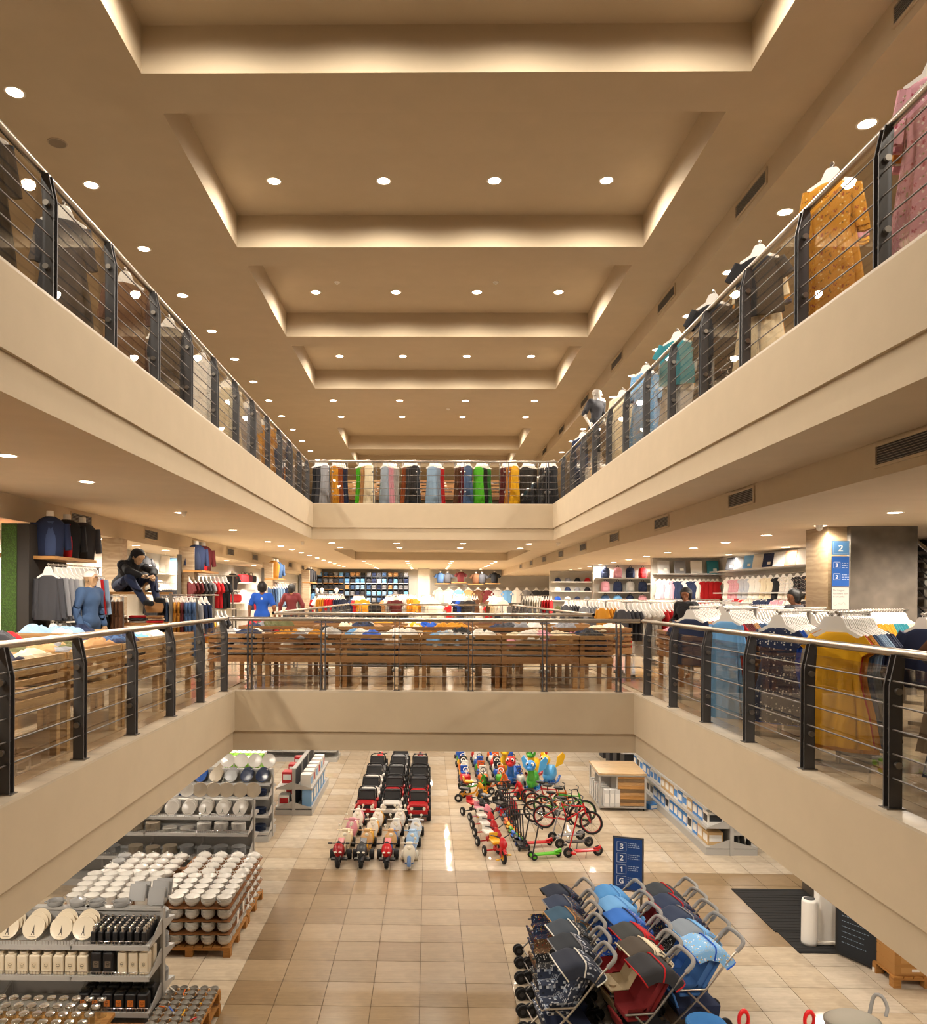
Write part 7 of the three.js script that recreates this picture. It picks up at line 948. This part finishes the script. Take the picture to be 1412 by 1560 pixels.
// ---------- childrens wear walls, right ----------
struct('wall_right_001', bb(8.05, 8.25, F1, LOWR, z(14.6), z(BK)), M.wallW);
{
  const W = 7.75, rail = (label, a, b) => { const t = thing('wall_rail', label, 'rail', [0, 0, 0]); part(t, 'rail', rod(a, b, 0.01, 6), M.steel); const n = 4; part(t, 'bracket', Array.from({ length: n }, (_, i) => { const f = i / (n - 1), p = [a[0] + (b[0] - a[0]) * f, a[1], a[2] + (b[2] - a[2]) * f]; return rod(p, Math.abs(a[0] - b[0]) < 0.1 ? [8.05, p[1], p[2]] : [p[0], p[1], p[2] - 0.3], 0.009, 5); }), M.steelDull); };
  const top = ['black', 'mustard', 'black floral', 'white floral', 'black', 'cream', 'white', 'striped white', 'pink floral', 'white'], low = ['pale denim', 'black floral', 'white', 'pink', 'navy', 'white floral', 'red', 'striped white'];
  rail('upper wall rail of childrens dresses beside the pillar', [W, EYE + 0.52, z(15)], [W, EYE + 0.52, z(21)]); rail('middle wall rail of childrens clothes beside the pillar', [W, EYE + 0.02, z(15)], [W, EYE + 0.02, z(21)]);
  rail('lowest wall rail of childrens clothes beside the pillar', [W, EYE - 0.42, z(15)], [W, EYE - 0.42, z(21)]);
  for (let i = 0; i < 36; i++) { hang('dress', top[Math.floor(i / 3.6)], [W + 0.06 * (i % 2), EYE + 0.515, z(15.05 + i * 0.163)], -1.0, 'on the upper childrens rail by the pillar', 0.5); hang(i % 3 ? 'tee' : 'skirt', low[Math.floor(i / 4.5)], [W + 0.06 * (i % 2), EYE + 0.015, z(15.05 + i * 0.163)], -1.0, 'on the middle childrens rail by the pillar', 0.55); if (i % 2) hang('tee', top[9 - Math.floor(i / 3.6)], [W, EYE - 0.425, z(15.05 + i * 0.163)], -1.0, 'on the lowest childrens rail by the pillar', 0.6); }
  wallShelf('long grey shelf of packaged shirts above the childrens dresses', 7.5, 8.05, EYE + 0.66, 14.9, 21.2, M.shelf, 0.03); wallShelf('grey shelf strip between the childrens rails', 7.6, 8.05, EYE + 0.1, 14.9, 21.2, M.shelf, 0.03);
  ['grey', 'black', 'white', 'brown', 'light grey', 'navy', 'white', 'sky blue', 'grey', 'black'].forEach((c, i) => pack(c, [7.72, EYE + 0.66, z(15.3 + i * 0.56)], -PI / 2 + 0.3, `on the long shelf above the childrens dresses, near the pillar`, 0.34, 0.34));
  // return wall facing the gallery
  struct('wall_right_002', bb(6.2, 8.05, F1, LOWR, z(22.0), z(22.15)), M.wallW);
  rail('upper rail on the return wall', [6.25, EYE + 0.5, z(21.7)], [8.0, EYE + 0.5, z(21.7)]); rail('lower rail on the return wall', [6.25, EYE + 0.0, z(21.7)], [8.0, EYE + 0.0, z(21.7)]);
  for (let i = 0; i < 14; i++) { const c = i < 4 ? (i % 2 ? 'pink' : 'white') : i < 10 ? (i % 3 ? 'navy' : 'white') : 'red'; hang('dress', c, [6.33 + i * 0.12, EYE + 0.497, z(21.7)], 0.15, 'on the upper return wall rail', 0.5); hang('tee', i < 4 ? 'sky blue' : i < 10 ? 'denim' : 'red', [6.33 + i * 0.12, EYE - 0.003, z(21.7)], 0.15, 'on the lower return wall rail', 0.62); }
  wallShelf('grey shelf of packaged sets on the return wall', 6.2, 8.05, EYE + 0.62, 21.55, 22.0, M.shelf, 0.03); ['light grey', 'grey', 'white', 'teal'].forEach((c, i) => pack(c, [6.45 + i * 0.45, EYE + 0.62, z(21.75)], 0, 'on the return wall shelf', 0.32, 0.36));
  // backpack wall further on
  struct('wall_right_003', bb(5.6, 8.05, F1, LOWR, z(27.0), z(27.15)), M.wallW);
  const bc = [['navy', 'pink', 'navy', 'red', 'cream'], ['pink', 'navy', 'light grey', 'navy', 'charcoal'], ['denim', 'sky blue', 'navy', 'pink', 'black']];
  bc.forEach((row, k) => { const y = EYE + 0.6 - k * 0.47; wallShelf(`grey ${['top', 'middle', 'lower'][k]} shelf of the backpack wall`, 5.65, 8.0, y, 26.4, 27, M.shelf, 0.03); row.forEach((c, i) => bag(c, [5.95 + i * 0.42, y, z(26.7)], rr(-0.3, 0.3), `on the ${['top', 'middle', 'lower'][k]} shelf of the backpack wall`, 0.95)); });
  const ball = thing('beach_ball', 'clear and pink patterned ball beside the backpack wall', 'ball', [7.2, EYE + 0.7, z(24.6)]); part(ball, 'ball_skin', sp(0.3, 0, 0, 0, 1, 1, 1, 20), mat('#e0cdb4', 0.15)); for (let i = 0; i < 4; i++) part(ball, 'pattern_band', to(0.302, 0.012, 0, 0, 0, 0, i * 0.5, 0.3, 5, 24), fc('pink'));
  const sh = thing('glass_shelf', 'shelf on a post carrying the patterned ball', 'shelf', [7.2, EYE + 0.38, z(24.6)]); part(sh, 'board', bx(0.7, 0.03, 0.5, 0, 0, 0), M.shelf); part(sh, 'post', bx(0.06, 1.82, 0.06, 0, -0.92, -0.1), M.shelf);
  // white shelves with caps and toys toward the back corner
  struct('wall_right_004', bb(5.2, 8.05, F1, LOWR, z(34.0), z(34.15)), M.wallW);
  for (let k = 0; k < 4; k++) { const y = EYE + 0.6 - k * 0.4; wallShelf(`white ${['top', 'second', 'third', 'lowest'][k]} shelf of the cap wall`, 5.25, 7.9, y, 33.5, 34, M.white, 0.04); for (let i = 0; i < 6; i++) { const c = ['navy', 'red', 'blue', 'grey', 'tan', 'white', 'black', 'olive'][(i * 3 + k * 5) % 8], l = `${c} cap on the ${['top', 'second', 'third', 'lowest'][k]} shelf of the cap wall`, t = thing('cap', l, 'cap', [5.5 + i * 0.42, y, z(33.75)], rr(-0.5, 0.5), l); part(t, 'crown', [(() => { const g = new THREE.SphereGeometry(0.14, 14, 7, 0, 2 * PI, 0, PI / 2); g.scale(1, 1.2, 1); return g; })()], fc(c)); part(t, 'brim', [loft([[0, 0.002, 0.16, 0.11, 0.1], [0, 0.014, 0.15, 0.1, 0.095]], 14)], fc(c)); } }
}
// ---------- concrete pillar, hanging sign, staircase ----------
{
  struct('column_1', [bb(6.26, 7.25, F1, LOWR, z(11.8), z(12.9))], M.conc); struct('column_2', [bb(5.98, 6.26, F1, LOWR, z(11.9), z(12.6))], mat('#b8a88f', 0.5, 0.2, { map: woodTex, uv: 0.8, key: 'clad2' }));
  const t = thing('floor_guide_sign', 'tall blue and white floor guide sign with a large 2 on the pillar edge', 'sign', [6.1, F1 + 1.3, z(11.78)], 0);
  const pan = (nm, y, h, m) => { const q = part(t, nm, bx(0.255, h - 0.008, 0.02, 0, y, 0), M.steelDull); part(q, 'printed_face', tf(new THREE.PlaneGeometry(0.247, h - 0.016), 0, y, 0.0105), m); };
  pan('number_panel', 0.88, 0.22, canvasMat(128, 110, (g, w, h) => { g.fillStyle = '#5f9bd6'; g.fillRect(0, 0, w, h); g.strokeStyle = '#bcd6f0'; g.lineWidth = 2; g.strokeRect(8, 8, w - 16, h - 16); g.fillStyle = '#fff'; g.font = 'bold 72px sans-serif'; g.textAlign = 'center'; g.textBaseline = 'middle'; g.fillText('2', w / 2, h / 2 + 4); }));
  pan('directory_panel', 0.53, 0.46, canvasMat(128, 236, (g, w, h) => { g.fillStyle = '#1f63c0'; g.fillRect(0, 0, w, h); numbers(g, ['3', '2'], 12, 44, 48, 92, w + 24); }));
  pan('slogan_panel', 0.13, 0.34, canvasMat(256, 340, (g, w, h) => { g.fillStyle = '#d8d4ce'; g.fillRect(0, 0, w, h); g.fillStyle = '#5a5652'; g.font = '34px sans-serif'; g.textAlign = 'left'; ['The Largest', 'Homeware Store', 'in Sri Lanka'].forEach((s, i) => g.fillText(s, 14, 60 + i * 48, w - 24)); g.strokeStyle = '#8a857e'; g.lineWidth = 3; g.beginPath(); g.arc(50, 260, 22, 0, 5); g.moveTo(90, 280); g.quadraticCurveTo(110, 200, 120, 270); g.quadraticCurveTo(140, 240, 150, 270); g.quadraticCurveTo(180, 190, 200, 270); g.stroke(); }));
  part(t, 'post', bx(0.05, 1.3, 0.03, 0.0, -0.68, -0.01), M.steelDull);
  const s = thing('staircase', 'dark steel staircase with black railings behind the concrete pillar', 'staircase', [8.3, F1, z(13.4)]);
  for (let i = 0; i < 16; i++) part(s, 'tread', bx(1.3, 0.04, 0.3, 0, 0.16 + i * 0.16, 2.6 - i * 0.26), mat('#4a4038', 0.6)); for (const q of [-1, 1]) { part(s, 'stringer', bar([q * 0.66, 0.1, 2.75], [q * 0.66, 2.55, -1.35], 0.03, 0.26), M.dark); for (let i = 0; i < 7; i++) part(s, 'baluster', bx(0.06, 1.0, 0.012, q * 0.66, 0.75 + i * 0.37, 2.5 - i * 0.61), M.dark); for (let k = 0; k < 4; k++) part(s, 'rail_rod', rod([q * 0.66, 0.5 + k * 0.18, 2.75], [q * 0.66, 2.95 + k * 0.18, -1.35], 0.01, 6), M.dark); part(s, 'handrail', rod([q * 0.66, 1.26, 2.75], [q * 0.66, 3.4, -0.85], 0.028, 8), M.steel); }
  struct('wall_right_005', bb(9.1, 9.2, F1, LOWR, z(6), z(14.6)), M.wallW);
}
renderer.render(scene, camera);
